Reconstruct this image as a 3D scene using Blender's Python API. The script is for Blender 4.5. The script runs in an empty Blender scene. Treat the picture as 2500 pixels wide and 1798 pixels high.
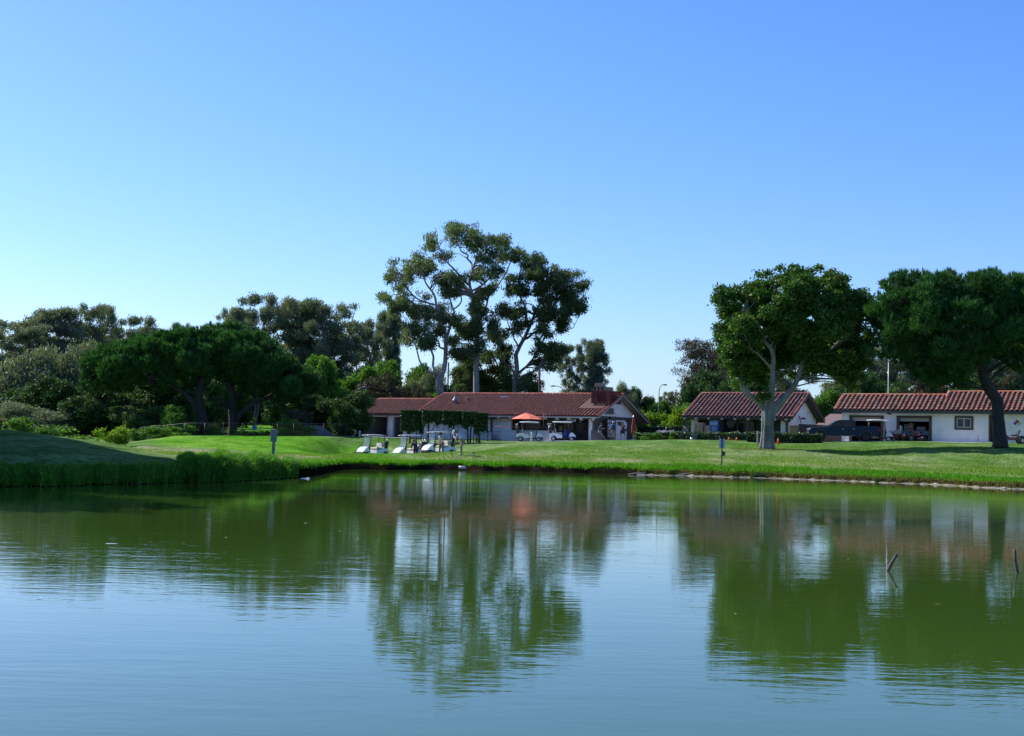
import bpy, math, random
import numpy as np
from mathutils import Matrix, Vector
random.seed(7); rng=np.random.default_rng(11)
SC=bpy.context.scene; COL=SC.collection
R=math.radians
# ------------------------------------------------------------------ camera, sky, sun
F=3470.0; CH=1.5
cam=bpy.data.cameras.new("camera"); camo=bpy.data.objects.new("camera",cam); COL.objects.link(camo)
cam.sensor_width=36; cam.lens=36*F/2500; cam.clip_end=6000; cam.clip_start=.1
RM=Matrix.Rotation(R(90+3.134),4,'X')@Matrix.Rotation(R(1.35),4,'Z')
camo.matrix_world=Matrix.Translation((0,0,CH))@RM
SC.camera=camo
RN=np.array(RM.to_3x3())
SUN_EL,SUN_AZ=41.0,-59.0      # azimuth clockwise from +Y
w=bpy.data.worlds.new("World"); SC.world=w; w.use_nodes=True
nt=w.node_tree; bg=nt.nodes['Background']; sk=nt.nodes.new('ShaderNodeTexSky')
sk.sky_type='NISHITA'; sk.sun_disc=False; sk.sun_elevation=R(SUN_EL); sk.sun_rotation=R(SUN_AZ)
sk.air_density=1.0; sk.dust_density=.7; sk.ozone_density=3.0; sk.altitude=0
hs=nt.nodes.new('ShaderNodeHueSaturation'); hs.inputs['Saturation'].default_value=1.22
tm=nt.nodes.new('ShaderNodeMix'); tm.data_type='RGBA'; tm.blend_type='MULTIPLY'; tm.inputs[0].default_value=1; tm.inputs[7].default_value=(.86,.985,1.36,1)   # cool white balance
nt.links.new(sk.outputs[0],hs.inputs['Color']); nt.links.new(hs.outputs[0],tm.inputs[6]); nt.links.new(tm.outputs[2],bg.inputs[0]); bg.inputs[1].default_value=.11
sun=bpy.data.lights.new("sun",'SUN'); sun.energy=4.6; sun.angle=R(.5); sun.color=(1,.97,.93)
suno=bpy.data.objects.new("sun",sun); COL.objects.link(suno)
sd=Vector((math.sin(R(SUN_AZ))*math.cos(R(SUN_EL)),math.cos(R(SUN_AZ))*math.cos(R(SUN_EL)),math.sin(R(SUN_EL))))
suno.rotation_euler=sd.to_track_quat('Z','Y').to_euler(); suno.location=(0,0,60)
SC.view_settings.view_transform='Standard'; SC.view_settings.look='None'; SC.view_settings.exposure=.45; SC.view_settings.gamma=1
SC.render.engine='CYCLES'
SC.cycles.max_bounces=6; SC.cycles.transparent_max_bounces=8; SC.cycles.diffuse_bounces=4

# ------------------------------------------------------------------ photo geometry helpers
def ray(px,py):
    d=RN@np.array([(px-1250)/F,-(py-899)/F,-1.0]); return d
def at(px,py,Y):
    d=ray(px,py); return np.array([0,0,CH])+d*(Y/d[1])
def yh(px): return 1089+.0235*(px-1250)
def mpp(Y): return Y/F
# ------------------------------------------------------------------ terrain
COLS=[ # px, shore D, [(D, value)]  value>300 = image y, else z
(-1500,30,[(31,.4),(40,1.2),(60,2.2),(120,2.4),(220,4),(500,8)]),
(-500,34,[(35,.4),(42,1.1),(60,2.1),(110,1.6),(220,3.5),(500,8)]),
(0,40,[(41,.4),(43,1116),(50,1.3),(58,1048),(70,1.3),(110,1.2),(200,2.5),(400,6)]),
(150,42,[(43,.4),(46,.85),(52,1.2),(60,1064),(75,1.0),(110,1.0),(200,2.5),(400,6)]),
(300,44.8,[(46,.45),(49,.8),(57,1.05),(66,1086),(80,.85),(95,1.0),(110,.95),(130,1.2),(200,2.5),(400,6)]),
(370,46,[(47,.47),(50,.8),(60,.85),(75,.72),(90,1.15),(108,1073),(125,1.2),(200,2.5),(400,6)]),
(450,47.5,[(48.5,.5),(52,.8),(62,.72),(75,1105),(90,1.05),(112,1064),(125,1.6),(180,1052),(240,3.8),(500,8)]),
(620,52,[(53,.5),(57,.8),(62,1113),(85,1108),(100,1.15),(118,1063.5),(128,1.7),(150,2.0),(180,1055),(230,1036),(500,8)]),
(740,59,[(60,.4),(63,1135),(85,1110),(100,.75),(120,1065),(132,1.9),(180,2.6),(230,3.9),(500,8)]),
(860,78,[(79,.3),(81,1128),(92,1109),(97,.70),(104,.40),(112,.22),(120,.30),(134,1066),(155,2.13),(250,4),(500,8)]),
(1000,81,[(82,.3),(84.5,1130),(94,1108.5),(97,.80),(104,.45),(112,.27),(120,.40),(135,1.9),(155,2.1),(250,4),(500,8)]),
(1060,82.5,[(83.5,.3),(86,1130),(94,1107.5),(99,.86),(106,.6),(113,.42),(120,.6),(135,1.9),(155,2.1),(250,4),(500,8)]),
(1128,84,[(85,.3),(87.5,1131),(92,1108),(98,1.02),(106,.85),(114,.75),(122,1.1),(132,1.85),(150,2.1),(250,4),(500,8)]),
(1300,84,[(85,.3),(87.5,1133),(95,1115),(110,1095),(125,1082),(134,1.95),(150,2.1),(250,4),(500,8)]),
(1500,82.6,[(83.6,.3),(86,1137),(95,1115),(110,1095),(126,1075.5),(137,2.24),(150,2.3),(250,4),(500,8)]),
(1700,82.6,[(83.6,.25),(86,1136),(95,1115),(108,1095),(120,1074),(135,2.4),(250,4),(500,8)]),
(1870,81.5,[(82.5,.25),(85,1143),(93,1120),(104,1098),(108,1094),(118,1081),(125,2.45),(140,2.5),(250,4),(500,8)]),
(2083,78,[(79,.2),(82,1150),(90,1127),(97,1113.5),(100,1110),(106,1099),(117,1083),(122,1077.5),(140,2.62),(250,4),(500,8)]),
(2300,74,[(75,.2),(78,1160),(88,1130),(97,1104),(106,1091),(116,1079.5),(124,2.7),(140,2.75),(250,4),(500,8)]),
(2450,69,[(70,.2),(73,1172),(85,1135),(97,1105),(104,1092),(110,2.5),(118,2.75),(140,2.8),(250,4),(500,8)]),
(3000,62,[(63,.3),(72,.9),(88,2.2),(120,2.9),(200,3.5),(500,8)]),
(4000,56,[(57,.3),(68,.9),(88,2.2),(120,2.9),(200,3.5),(500,8)])]
TG=np.concatenate([[-6,-3,-1.2,-.4,0],np.arange(.25,4,.25),np.arange(4,60,1.0),np.arange(60,130,2.5),[140,160,190,230,280,350,460,650,1000,1600,3000]])
PXG=np.concatenate([np.arange(-1500,-200,50),np.arange(-200,2700,12),np.arange(2700,4001,50)]).astype(float)
cx=np.array([c[0] for c in COLS],float)
def colz(c):
    px,ds,pts=c; xs=[-6,-.6,0];zs=[-1.6,-.25,0]
    for D,v in pts:
        z=v if v<300 else at(px,v,D)[2]
        xs.append(D-ds); zs.append(z)
    xs.append(3000); zs.append(zs[-1]+2)
    xs[3:3]=[.35]; zs[3:3]=[.24]
    # smooth (pchip-like) interpolation by subdividing with cosine ease
    return np.interp(TG,xs,zs)
CZ=np.array([colz(c) for c in COLS]); CS=np.array([c[1] for c in COLS],float)
def smooth_cols(A):
    # cubic hermite (finite-difference limited) along px
    out=[]
    for px in PXG:
        i=int(np.clip(np.searchsorted(cx,px)-1,0,len(cx)-2)); t=(px-cx[i])/(cx[i+1]-cx[i])
        def tan(j):
            if j==0 or j==len(cx)-1: return 0*A[0]
            a=(A[j]-A[j-1])/(cx[j]-cx[j-1]); b=(A[j+1]-A[j])/(cx[j+1]-cx[j])
            return np.where(a*b>0,2*a*b/(a+b+1e-12),0)
        h=cx[i+1]-cx[i]; m0=tan(i)*h; m1=tan(i+1)*h
        out.append((2*t**3-3*t**2+1)*A[i]+(t**3-2*t**2+t)*m0+(-2*t**3+3*t**2)*A[i+1]+(t**3-t**2)*m1)
    return np.array(out)
SH=smooth_cols(CS)                      # shoreline depth per px
SH=SH+.35*np.sin(PXG*.031)+.25*np.sin(PXG*.083+1)+.12*np.sin(PXG*.21)
ZG=smooth_cols(CZ)
k=np.array([1,2,1])/4.
m=(TG>2)&(TG<200)
idx=np.where(m)[0]
Zs=ZG.copy()
for it in range(2):
    Zn=Zs.copy(); Zn[:,idx]=Zs[:,idx-1]*.25+Zs[:,idx]*.5+Zs[:,idx+1]*.25; Zs=Zn
ZG=Zs
def cam_px(x,y): return 1250+F*x/y/ (1.0)   # near the horizon
def zg(x,y):
    px=np.clip(1250+F*x/max(y,1),PXG[0],PXG[-1]); i=int(np.clip(np.searchsorted(PXG,px)-1,0,len(PXG)-2)); f=(px-PXG[i])/(PXG[i+1]-PXG[i])
    def col(j): return np.interp(y-SH[j],TG,ZG[j])
    return float(col(i)*(1-f)+col(i+1)*f)
def shore(px): return float(np.interp(px,PXG,SH))
def gp(px,D):
    x=(px-1250+4.5)/F*D; return np.array([x,D,zg(x,D)])
# ------------------------------------------------------------------ object helpers
def tag(o,label=None,cat=None,group=None,kind=None):
    if label: o['label']=label
    if cat: o['category']=cat
    if group: o['group']=group
    if kind: o['kind']=kind
    return o
def link(o,parent=None):
    COL.objects.link(o)
    if parent is not None: o.parent=parent
    return o
def empty(name,loc,rz=0,label=None,cat=None,group=None):
    o=bpy.data.objects.new(name,None); COL.objects.link(o); o.location=[float(v) for v in loc]; o.rotation_euler=(0,0,rz); o.empty_display_size=.3
    return tag(o,label,cat,group)
def mesh_np(name,V,Fc,mats,parent=None,rnd=None,col=None,smooth=False,midx=None):
    me=bpy.data.meshes.new(name); V=np.asarray(V,np.float32); Fc=np.asarray(Fc,np.int32)
    nf,nv=Fc.shape
    me.vertices.add(len(V)); me.vertices.foreach_set('co',V.ravel())
    me.loops.add(nf*nv); me.loops.foreach_set('vertex_index',Fc.ravel())
    me.polygons.add(nf); me.polygons.foreach_set('loop_start',np.arange(0,nf*nv,nv,dtype=np.int32))
    if smooth: me.polygons.foreach_set('use_smooth',np.ones(nf,bool))
    if midx is not None: me.polygons.foreach_set('material_index',np.asarray(midx,np.int32))
    if rnd is not None:
        a=me.attributes.new('rnd','FLOAT','FACE'); a.data.foreach_set('value',np.asarray(rnd,np.float32))
    if col is not None:
        a=me.attributes.new('tint','FLOAT_COLOR','POINT'); a.data.foreach_set('color',np.asarray(col,np.float32).ravel())
    for mm in (mats if isinstance(mats,(list,tuple)) else [mats]): me.materials.append(mm)
    me.update(calc_edges=True); me.validate()
    o=bpy.data.objects.new(name,me); return link(o,parent)
class MB:
    def __init__(s): s.v=[];s.f=[];s.m=[];s.sm=[]
    def add(s,vs,fs,m=0,smooth=False):
        b=len(s.v); s.v+= [tuple(map(float,v)) for v in vs]; s.f+=[tuple(b+i for i in f) for f in fs]; s.m+=[m]*len(fs); s.sm+=[smooth]*len(fs); return s
    def box(s,a,b,m=0,bev=0):
        (x0,y0,z0),(x1,y1,z1)=a,b
        if x0>x1:x0,x1=x1,x0
        if y0>y1:y0,y1=y1,y0
        if z0>z1:z0,z1=z1,z0
        if bev>0:
            c=bev; pts=[]
            ring=[(x0+c,y0),(x1-c,y0),(x1,y0+c),(x1,y1-c),(x1-c,y1),(x0+c,y1),(x0,y1-c),(x0,y0+c)]
            ins=[(x0+c,y0+c),(x1-c,y0+c),(x1-c,y0+c),(x1-c,y1-c),(x1-c,y1-c),(x0+c,y1-c),(x0+c,y1-c),(x0+c,y0+c)]
            vs=[(*p,z0) for p in ins]+[(*p,z0+c) for p in ring]+[(*p,z1-c) for p in ring]+[(*p,z1) for p in ins]
            fs=[]
            for r in range(3):
                for i in range(8): j=(i+1)%8; fs.append((r*8+i,r*8+j,r*8+8+j,r*8+8+i))
            fs.append((7,5,3,1)); fs.append((24+1,24+3,24+5,24+7))
            return s.add(vs,fs,m)
        vs=[(x0,y0,z0),(x1,y0,z0),(x1,y1,z0),(x0,y1,z0),(x0,y0,z1),(x1,y0,z1),(x1,y1,z1),(x0,y1,z1)]
        return s.add(vs,[(0,3,2,1),(4,5,6,7),(0,1,5,4),(1,2,6,5),(2,3,7,6),(3,0,4,7)],m)
    def prism(s,poly,axis,a,b,m=0):
        # poly 2D in the plane normal to axis; axis 0:(y,z) 1:(x,z) 2:(x,y)
        def P(p,t): return (t,p[0],p[1]) if axis==0 else ((p[0],t,p[1]) if axis==1 else (p[0],p[1],t))
        n=len(poly); vs=[P(p,a) for p in poly]+[P(p,b) for p in poly]
        fs=[tuple(range(n))[::-1],tuple(range(n,2*n))]+[(i,(i+1)%n,n+(i+1)%n,n+i) for i in range(n)]
        return s.add(vs,fs,m)
    def tube(s,pts,rad,n=8,m=0,cap=True,smooth=True):
        pts=[np.array(p,float) for p in pts]
        if not hasattr(rad,'__len__'): rad=[rad]*len(pts)
        vs=[];prev=None
        for i,p in enumerate(pts):
            t=(pts[min(i+1,len(pts)-1)]-pts[max(i-1,0)]); t=t/(np.linalg.norm(t)+1e-9)
            if prev is None:
                a=np.array([0,0,1.]) if abs(t[2])<.9 else np.array([1.,0,0])
                u=np.cross(t,a)
            else: u=prev-t*np.dot(prev,t)
            u=u/(np.linalg.norm(u)+1e-9); prev=u; q=np.cross(t,u)
            for kk in range(n):
                an=2*math.pi*kk/n; vs.append(p+rad[i]*(math.cos(an)*u+math.sin(an)*q))
        fs=[(i*n+kk,i*n+(kk+1)%n,(i+1)*n+(kk+1)%n,(i+1)*n+kk) for i in range(len(pts)-1) for kk in range(n)]
        if cap: fs+= [tuple(range(n))[::-1],tuple(range((len(pts)-1)*n,len(pts)*n))]
        return s.add(vs,fs,m,smooth)
    def cyl(s,c,r,h,n=16,m=0,axis=2):
        c=np.array(c,float); d=np.zeros(3); d[axis]=h
        return s.tube([c,c+d],r,n,m,smooth=False)
    def lathe(s,prof,c=(0,0,0),n=16,m=0,axis=2):
        vs=[]
        for r,z in prof:
            for kk in range(n):
                a=2*math.pi*kk/n; p=(r*math.cos(a),r*math.sin(a),z)
                if axis==0: p=(p[2],p[0],p[1])
                if axis==1: p=(p[0],p[2],p[1])
                vs.append((c[0]+p[0],c[1]+p[1],c[2]+p[2]))
        fs=[(i*n+kk,i*n+(kk+1)%n,(i+1)*n+(kk+1)%n,(i+1)*n+kk) for i in range(len(prof)-1) for kk in range(n)]
        return s.add(vs,fs,m,True)
    def sphere(s,c,r,n=10,m=0,sc=(1,1,1)):
        prof=[(max(.001,r*math.sin(math.pi*i/n)),-r*math.cos(math.pi*i/n)) for i in range(n+1)]
        b=len(s.v); s.lathe(prof,(0,0,0),n+2,m)
        for i in range(b,len(s.v)):
            x,y,z=s.v[i]; s.v[i]=(c[0]+x*sc[0],c[1]+y*sc[1],c[2]+z*sc[2])
        return s
    def build(s,name,mats,parent=None,loc=None):
        me=bpy.data.meshes.new(name); me.from_pydata(s.v,[],s.f)
        for mm in (mats if isinstance(mats,(list,tuple)) else [mats]): me.materials.append(mm)
        me.polygons.foreach_set('material_index',s.m); me.polygons.foreach_set('use_smooth',s.sm); me.update()
        o=bpy.data.objects.new(name,me); link(o,parent)
        if loc is not None: o.location=[float(v) for v in loc]
        return o
# ------------------------------------------------------------------ materials
def srgb(r,g,b):
    return tuple((c/12.92 if c<=.04045 else ((c+.055)/1.055)**2.4) for c in (r/255,g/255,b/255))+(1,)
MC={}
def mat(name,c,rough=.7,metal=0,noise=0,nscale=4,c2=None,bump=0,bscale=20,spec=.5,coat=0):
    if name in MC: return MC[name]
    mm=bpy.data.materials.new(name); mm.use_nodes=True; n=mm.node_tree; p=n.nodes['Principled BSDF']; MC[name]=mm
    c=tuple(c)[:3]+(1,)
    p.inputs['Base Color'].default_value=c; p.inputs['Roughness'].default_value=rough; p.inputs['Metallic'].default_value=metal
    p.inputs['Specular IOR Level'].default_value=spec
    if coat: p.inputs['Coat Weight'].default_value=coat; p.inputs['Coat Roughness'].default_value=.1
    tc=n.nodes.new('ShaderNodeTexCoord')
    if noise or c2:
        t=n.nodes.new('ShaderNodeTexNoise'); t.inputs['Scale'].default_value=nscale; t.inputs['Detail'].default_value=6; t.inputs['Roughness'].default_value=.65
        n.links.new(tc.outputs['Object'],t.inputs['Vector'])
        mr=n.nodes.new('ShaderNodeMapRange'); mr.inputs[1].default_value=.35; mr.inputs[2].default_value=.65
        n.links.new(t.outputs[0],mr.inputs[0])
        mx=n.nodes.new('ShaderNodeMix'); mx.data_type='RGBA'; mx.inputs[6].default_value=c
        mx.inputs[7].default_value=(tuple(c2)[:3]+(1,)) if c2 else tuple(v*(1-noise) for v in c[:3])+(1,)
        n.links.new(mr.outputs[0],mx.inputs[0]); n.links.new(mx.outputs[2],p.inputs['Base Color'])
    if bump:
        t2=n.nodes.new('ShaderNodeTexNoise'); t2.inputs['Scale'].default_value=bscale; t2.inputs['Detail'].default_value=5
        n.links.new(tc.outputs['Object'],t2.inputs['Vector'])
        b=n.nodes.new('ShaderNodeBump'); b.inputs['Strength'].default_value=1; b.inputs['Distance'].default_value=bump
        n.links.new(t2.outputs[0],b.inputs['Height']); n.links.new(b.outputs[0],p.inputs['Normal'])
    return mm
def ramp(n,stops):
    r=n.nodes.new('ShaderNodeValToRGB'); e=r.color_ramp.elements
    while len(e)<len(stops): e.new(.5)
    for i,(p,c) in enumerate(stops): e[i].position=p; e[i].color=tuple(c)[:3]+(1,)
    return r
def leafmat(name,stops,trans=.35,rough=.6,spec=.2):
    mm=bpy.data.materials.new(name); mm.use_nodes=True; n=mm.node_tree; p=n.nodes['Principled BSDF']; out=n.nodes['Material Output']
    a=n.nodes.new('ShaderNodeAttribute'); a.attribute_name='rnd'
    r=ramp(n,stops); n.links.new(a.outputs['Fac'],r.inputs[0])
    p.inputs['Roughness'].default_value=rough; p.inputs['Specular IOR Level'].default_value=spec
    n.links.new(r.outputs[0],p.inputs['Base Color'])
    tr=n.nodes.new('ShaderNodeBsdfTranslucent'); g=n.nodes.new('ShaderNodeMix'); g.data_type='RGBA'; g.blend_type='MULTIPLY'; g.inputs[0].default_value=1
    n.links.new(r.outputs[0],g.inputs[6]); g.inputs[7].default_value=(1.6,1.7,.6,1); n.links.new(g.outputs[2],tr.inputs[0])
    ms=n.nodes.new('ShaderNodeMixShader'); ms.inputs[0].default_value=trans
    n.links.new(p.outputs[0],ms.inputs[1]); n.links.new(tr.outputs[0],ms.inputs[2]); n.links.new(ms.outputs[0],out.inputs[0])
    return mm
M_euc=leafmat('eucalyptus_leaf',[(0,(.058,.098,.045)),(.45,(.10,.155,.068)),(.8,(.165,.21,.105)),(.95,(.20,.21,.13)),(1,(.22,.13,.08))])
M_eucd=leafmat('dark_eucalyptus_leaf',[(0,(0.0359,0.0604,0.023)),(.5,(0.0604,0.0978,0.0316)),(1,(0.1222,0.1654,0.0575))],trans=.25)
M_eucg=leafmat('grey_eucalyptus_leaf',[(0,(0.0862,0.1121,0.0791)),(.5,(0.1437,0.1796,0.1121)),(.85,(0.2012,0.2372,0.1437)),(1,(0.2587,0.1869,0.1437))],trans=.28)
M_fic=leafmat('fig_leaf',[(0,(0.0243,0.0675,0.0108)),(.5,(0.0486,0.1215,0.0175)),(.9,(0.108,0.2025,0.0338)),(1,(0.2025,0.162,0.054))],trans=.25,rough=.5,spec=.2)
M_pine=leafmat('pine_needle',[(0,(0.0101,0.0406,0.0122)),(.5,(0.0324,0.1065,0.0264)),(1,(0.0913,0.2129,0.0507))],trans=.25)
M_broad=leafmat('broad_leaf',[(0,(0.0343,0.0894,0.0138)),(.5,(0.0688,0.165,0.0206)),(1,(0.1375,0.2612,0.0343))],trans=.35)
M_bright=leafmat('bright_leaf',[(0,(.06,.13,.01)),(.5,(.12,.22,.015)),(1,(.22,.30,.03))],trans=.4)
M_brown=leafmat('brownish_leaf',[(0,(0.032,0.0384,0.0176)),(.5,(0.068,0.0624,0.0336)),(1,(0.096,0.072,0.044))],trans=.2)
M_darkb=leafmat('dark_leaf',[(0,(0.0227,0.0551,0.0145)),(.5,(0.0454,0.0972,0.0227)),(1,(0.0972,0.1864,0.0389))],trans=.2)
M_hedge=leafmat('hedge_leaf',[(0,(0.0156,0.0416,0.0091)),(.5,(0.0364,0.078,0.0156)),(1,(0.091,0.156,0.0325))],trans=.25,rough=.35,spec=.6)
M_grass=leafmat('grass_blade',[(0,(.035,.12,.008)),(.5,(.06,.20,.012)),(.9,(.12,.30,.03)),(1,(.30,.32,.12))],trans=.45)
M_tall=leafmat('tall_grass_blade',[(0,(0.036,0.12,0.0144)),(.5,(0.066,0.204,0.024)),(1,(0.192,0.36,0.084))],trans=.4)
M_dry=leafmat('dry_grass_blade',[(0,(.12,.08,.04)),(.5,(.17,.14,.06)),(1,(.10,.16,.03))],trans=.3)
M_lawn=leafmat('lawn_blade',[(0,(.07,.16,.01)),(.5,(.13,.27,.02)),(.85,(.25,.32,.05)),(1,(.36,.33,.14))],trans=.3)
M_flow=leafmat('flower_petal',[(0,(.35,.30,.6)),(1,(.5,.45,.75))],trans=.3)
M_pbark=mat('pale_bark',(.42,.37,.31),.8,noise=.45,nscale=1.2,bump=.02,bscale=6)
M_gbark=mat('grey_bark',(.22,.19,.15),.85,noise=.5,nscale=1.5,bump=.03,bscale=6)
M_dbark=mat('dark_bark',(.055,.045,.036),.9,noise=.5,nscale=2,bump=.08,bscale=5)
M_fbark=mat('fig_bark',(.10,.105,.078),.8,c2=(.27,.27,.225),nscale=.9,bump=.02,bscale=5)  # paler noise colour imitates sunlit patches on the bark
M_white=mat('white_plaster',(.86,.82,.80),.85,noise=.2,nscale=.9,bump=.012,bscale=9)
M_trim=mat('brown_trim',(.075,.062,.05),.7,noise=.2)
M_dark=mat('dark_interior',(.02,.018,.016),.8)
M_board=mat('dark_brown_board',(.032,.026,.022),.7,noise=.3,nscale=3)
M_glass=mat('dark_glass',(.012,.014,.018),.12,spec=.25)
M_conc=mat('concrete',(.42,.41,.38),.85,noise=.2,nscale=2,bump=.01)
M_cream=mat('cream_paint',(.62,.58,.46),.6)
M_lampg=mat('lamp_post_grey',(.12,.12,.13),.5)
M_greyw=mat('grey_paint',(.33,.35,.37),.6,noise=.1)
M_tan=mat('tan_metal',(.33,.22,.15),.6,noise=.2)
M_redl=mat('red_lattice_wood',(.17,.028,.022),.7,noise=.3,nscale=5)
M_roofflat=mat('flat_roof_felt',(.12,.055,.045),.9,noise=.3,nscale=3)
def tilemat(name,stops):
    mm=bpy.data.materials.new(name); mm.use_nodes=True; n=mm.node_tree; p=n.nodes['Principled BSDF']
    a=n.nodes.new('ShaderNodeAttribute'); a.attribute_name='rnd'; r=ramp(n,stops); n.links.new(a.outputs['Fac'],r.inputs[0])
    t=n.nodes.new('ShaderNodeTexNoise'); t.inputs['Scale'].default_value=7; tc=n.nodes.new('ShaderNodeTexCoord'); n.links.new(tc.outputs['Object'],t.inputs[0])
    mx=n.nodes.new('ShaderNodeMix'); mx.data_type='RGBA'; mx.blend_type='MULTIPLY'; mx.inputs[0].default_value=.7
    rr=ramp(n,[(.3,(.55,.5,.5)),(.7,(1.25,1.2,1.15))]); n.links.new(t.outputs[0],rr.inputs[0])
    n.links.new(r.outputs[0],mx.inputs[6]); n.links.new(rr.outputs[0],mx.inputs[7]); n.links.new(mx.outputs[2],p.inputs['Base Color'])
    p.inputs['Roughness'].default_value=.75
    return mm
M_tile=tilemat('clay_tile',[(0,(.012,.005,.006)),(.06,(.22,.045,.026)),(.35,(.31,.064,.035)),(.7,(.38,.085,.045)),(1,(.43,.14,.09))])
M_tile2=tilemat('purple_clay_tile',[(0,(.018,.008,.01)),(.06,(.10,.04,.045)),(.4,(.21,.07,.06)),(.75,(.33,.095,.065)),(1,(.45,.19,.11))])
M_tile3=tilemat('orange_clay_tile',[(0,(.03,.014,.012)),(.06,(.22,.065,.036)),(.4,(.44,.14,.07)),(.75,(.56,.18,.09)),(1,(.42,.28,.19))])
# ------------------------------------------------------------------ ground, water
X=(PXG[:,None]-1250)/F*(SH[:,None]+TG[None,:]); Y=SH[:,None]+TG[None,:]+0*X
Z=ZG+0.0*X
und=.03*np.sin(X*.9+.3*Y)*np.sin(Y*.5)+.025*np.sin(X*.37+1)*np.cos(Y*.31)
Z=Z+und*np.clip((TG-4)/6,0,1)[None,:]*(TG<120)[None,:]
# extreme rows so that no line of sight misses the sheet
V=np.stack([X,Y,Z],-1).reshape(-1,3); nc,nr=X.shape
ii,jj=np.meshgrid(np.arange(nc-1),np.arange(nr-1),indexing='ij')
Fg=np.stack([ii*nr+jj,(ii+1)*nr+jj,(ii+1)*nr+jj+1,ii*nr+jj+1],-1).reshape(-1,4)
T2=np.broadcast_to(TG[None,:],X.shape); P2=np.broadcast_to(PXG[:,None],X.shape); D2=Y
base=np.array([.12,.21,.05]); dry=np.array([.25,.275,.11]); lush=np.array([.105,.27,.02]); wood=np.array([.022,.026,.01]); shaded_dirt=np.array([.012,.011,.005]); dk=np.array([.06,.14,.02])
C=np.ones(X.shape+(3,))*base
def blend(C,c,wt): return C*(1-wt[...,None])+np.array(c)*wt[...,None]
sm=lambda a,b,x: np.clip((x-a)/(b-a),0,1)**2*(3-2*np.clip((x-a)/(b-a),0,1))
wdry=(1-sm(6,22,T2))*sm(1.5,3,T2)*sm(780,1000,P2)
C=blend(C,dry,.6*wdry); wpt=np.exp(-((T2-(9.5+1.2*np.sin(P2*.006)))/1.0)**2)*sm(1450,1700,P2); C=blend(C,[.34,.36,.14],.55*wpt)
wl=(1-sm(880,1080,P2))*sm(330,420,P2)*sm(82,90,D2)*(1-sm(124,130,D2)); C=blend(C,lush,wl)
wp=(1-sm(900,1000,P2))*sm(300,400,P2)*sm(58,64,D2)*(1-sm(78,88,D2)); C=blend(C,dry,.75*wp)
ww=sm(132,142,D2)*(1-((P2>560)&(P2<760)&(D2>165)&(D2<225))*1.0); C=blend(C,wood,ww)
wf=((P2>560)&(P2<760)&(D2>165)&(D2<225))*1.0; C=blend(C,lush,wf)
wm=np.clip(1.3-np.sqrt(((X-18.8)/2.6)**2+((Y-105.3)/1.9)**2),0,1); C=blend(C,[.10,.065,.035],np.minimum(1,wm*1.6)*.85)
wd=(1-sm(.9,1.3,T2)); C=blend(C,shaded_dirt,wd)  # bank face soil, its colour darkened to include the undercut's shade
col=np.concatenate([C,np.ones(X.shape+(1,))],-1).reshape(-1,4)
def groundmat():
    mm=bpy.data.materials.new('lawn'); mm.use_nodes=True; n=mm.node_tree; p=n.nodes['Principled BSDF']
    a=n.nodes.new('ShaderNodeAttribute'); a.attribute_name='tint'
    g=n.nodes.new('ShaderNodeNewGeometry')
    def noise(scale,sc=(1,1,1),det=5,ro=.6):
        mp=n.nodes.new('ShaderNodeMapping'); mp.inputs['Scale'].default_value=sc; n.links.new(g.outputs['Position'],mp.inputs[0])
        t=n.nodes.new('ShaderNodeTexNoise'); t.inputs['Scale'].default_value=scale; t.inputs['Detail'].default_value=det; t.inputs['Roughness'].default_value=ro
        n.links.new(mp.outputs[0],t.inputs[0]); return t
    def mul(src,t,lo,hi,a_,b_):
        r=ramp(n,[(a_,lo),(b_,hi)]); n.links.new(t.outputs[0],r.inputs[0])
        mx=n.nodes.new('ShaderNodeMix'); mx.data_type='RGBA'; mx.blend_type='MULTIPLY'; mx.inputs[0].default_value=1
        n.links.new(src,mx.inputs[6]); n.links.new(r.outputs[0],mx.inputs[7]); return mx.outputs[2]
    c=a.outputs['Color']
    c=mul(c,noise(.16,(1,.5,1),6),(.62,.78,.6),(1.45,1.15,1.9),.38,.62)
    c=mul(c,noise(.8,(1,.28,1),7,.75),(.58,.7,.5),(1.4,1.25,1.4),.36,.64)
    c=mul(c,noise(5,(1,.3,1),6,.85),(.4,.48,.35),(1.6,1.5,1.6),.33,.67)
    # worn brown spots
    t=noise(.55,(1,.6,1),8,.7); r=ramp(n,[(.66,(0,0,0)),(.74,(1,1,1))]); n.links.new(t.outputs[0],r.inputs[0])
    mx=n.nodes.new('ShaderNodeMix'); mx.data_type='RGBA'; mx.inputs[7].default_value=(.16,.11,.05,1)
    mm2=n.nodes.new('ShaderNodeMath'); mm2.operation='MULTIPLY'; mm2.inputs[1].default_value=.6; n.links.new(r.outputs[0],mm2.inputs[0])
    n.links.new(mm2.outputs[0],mx.inputs[0]); n.links.new(c,mx.inputs[6]); n.links.new(mx.outputs[2],p.inputs['Base Color'])
    p.inputs['Roughness'].default_value=1; p.inputs['Specular IOR Level'].default_value=0
    b=n.nodes.new('ShaderNodeBump'); b.inputs['Distance'].default_value=.05; b.inputs['Strength'].default_value=1
    t=noise(9,(1,1,1),6,.8); n.links.new(t.outputs[0],b.inputs['Height']); n.links.new(b.outputs[0],p.inputs['Normal'])
    return mm
tag(mesh_np('ground',V,Fg,groundmat(),col=col,smooth=True),kind='structure')
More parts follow.
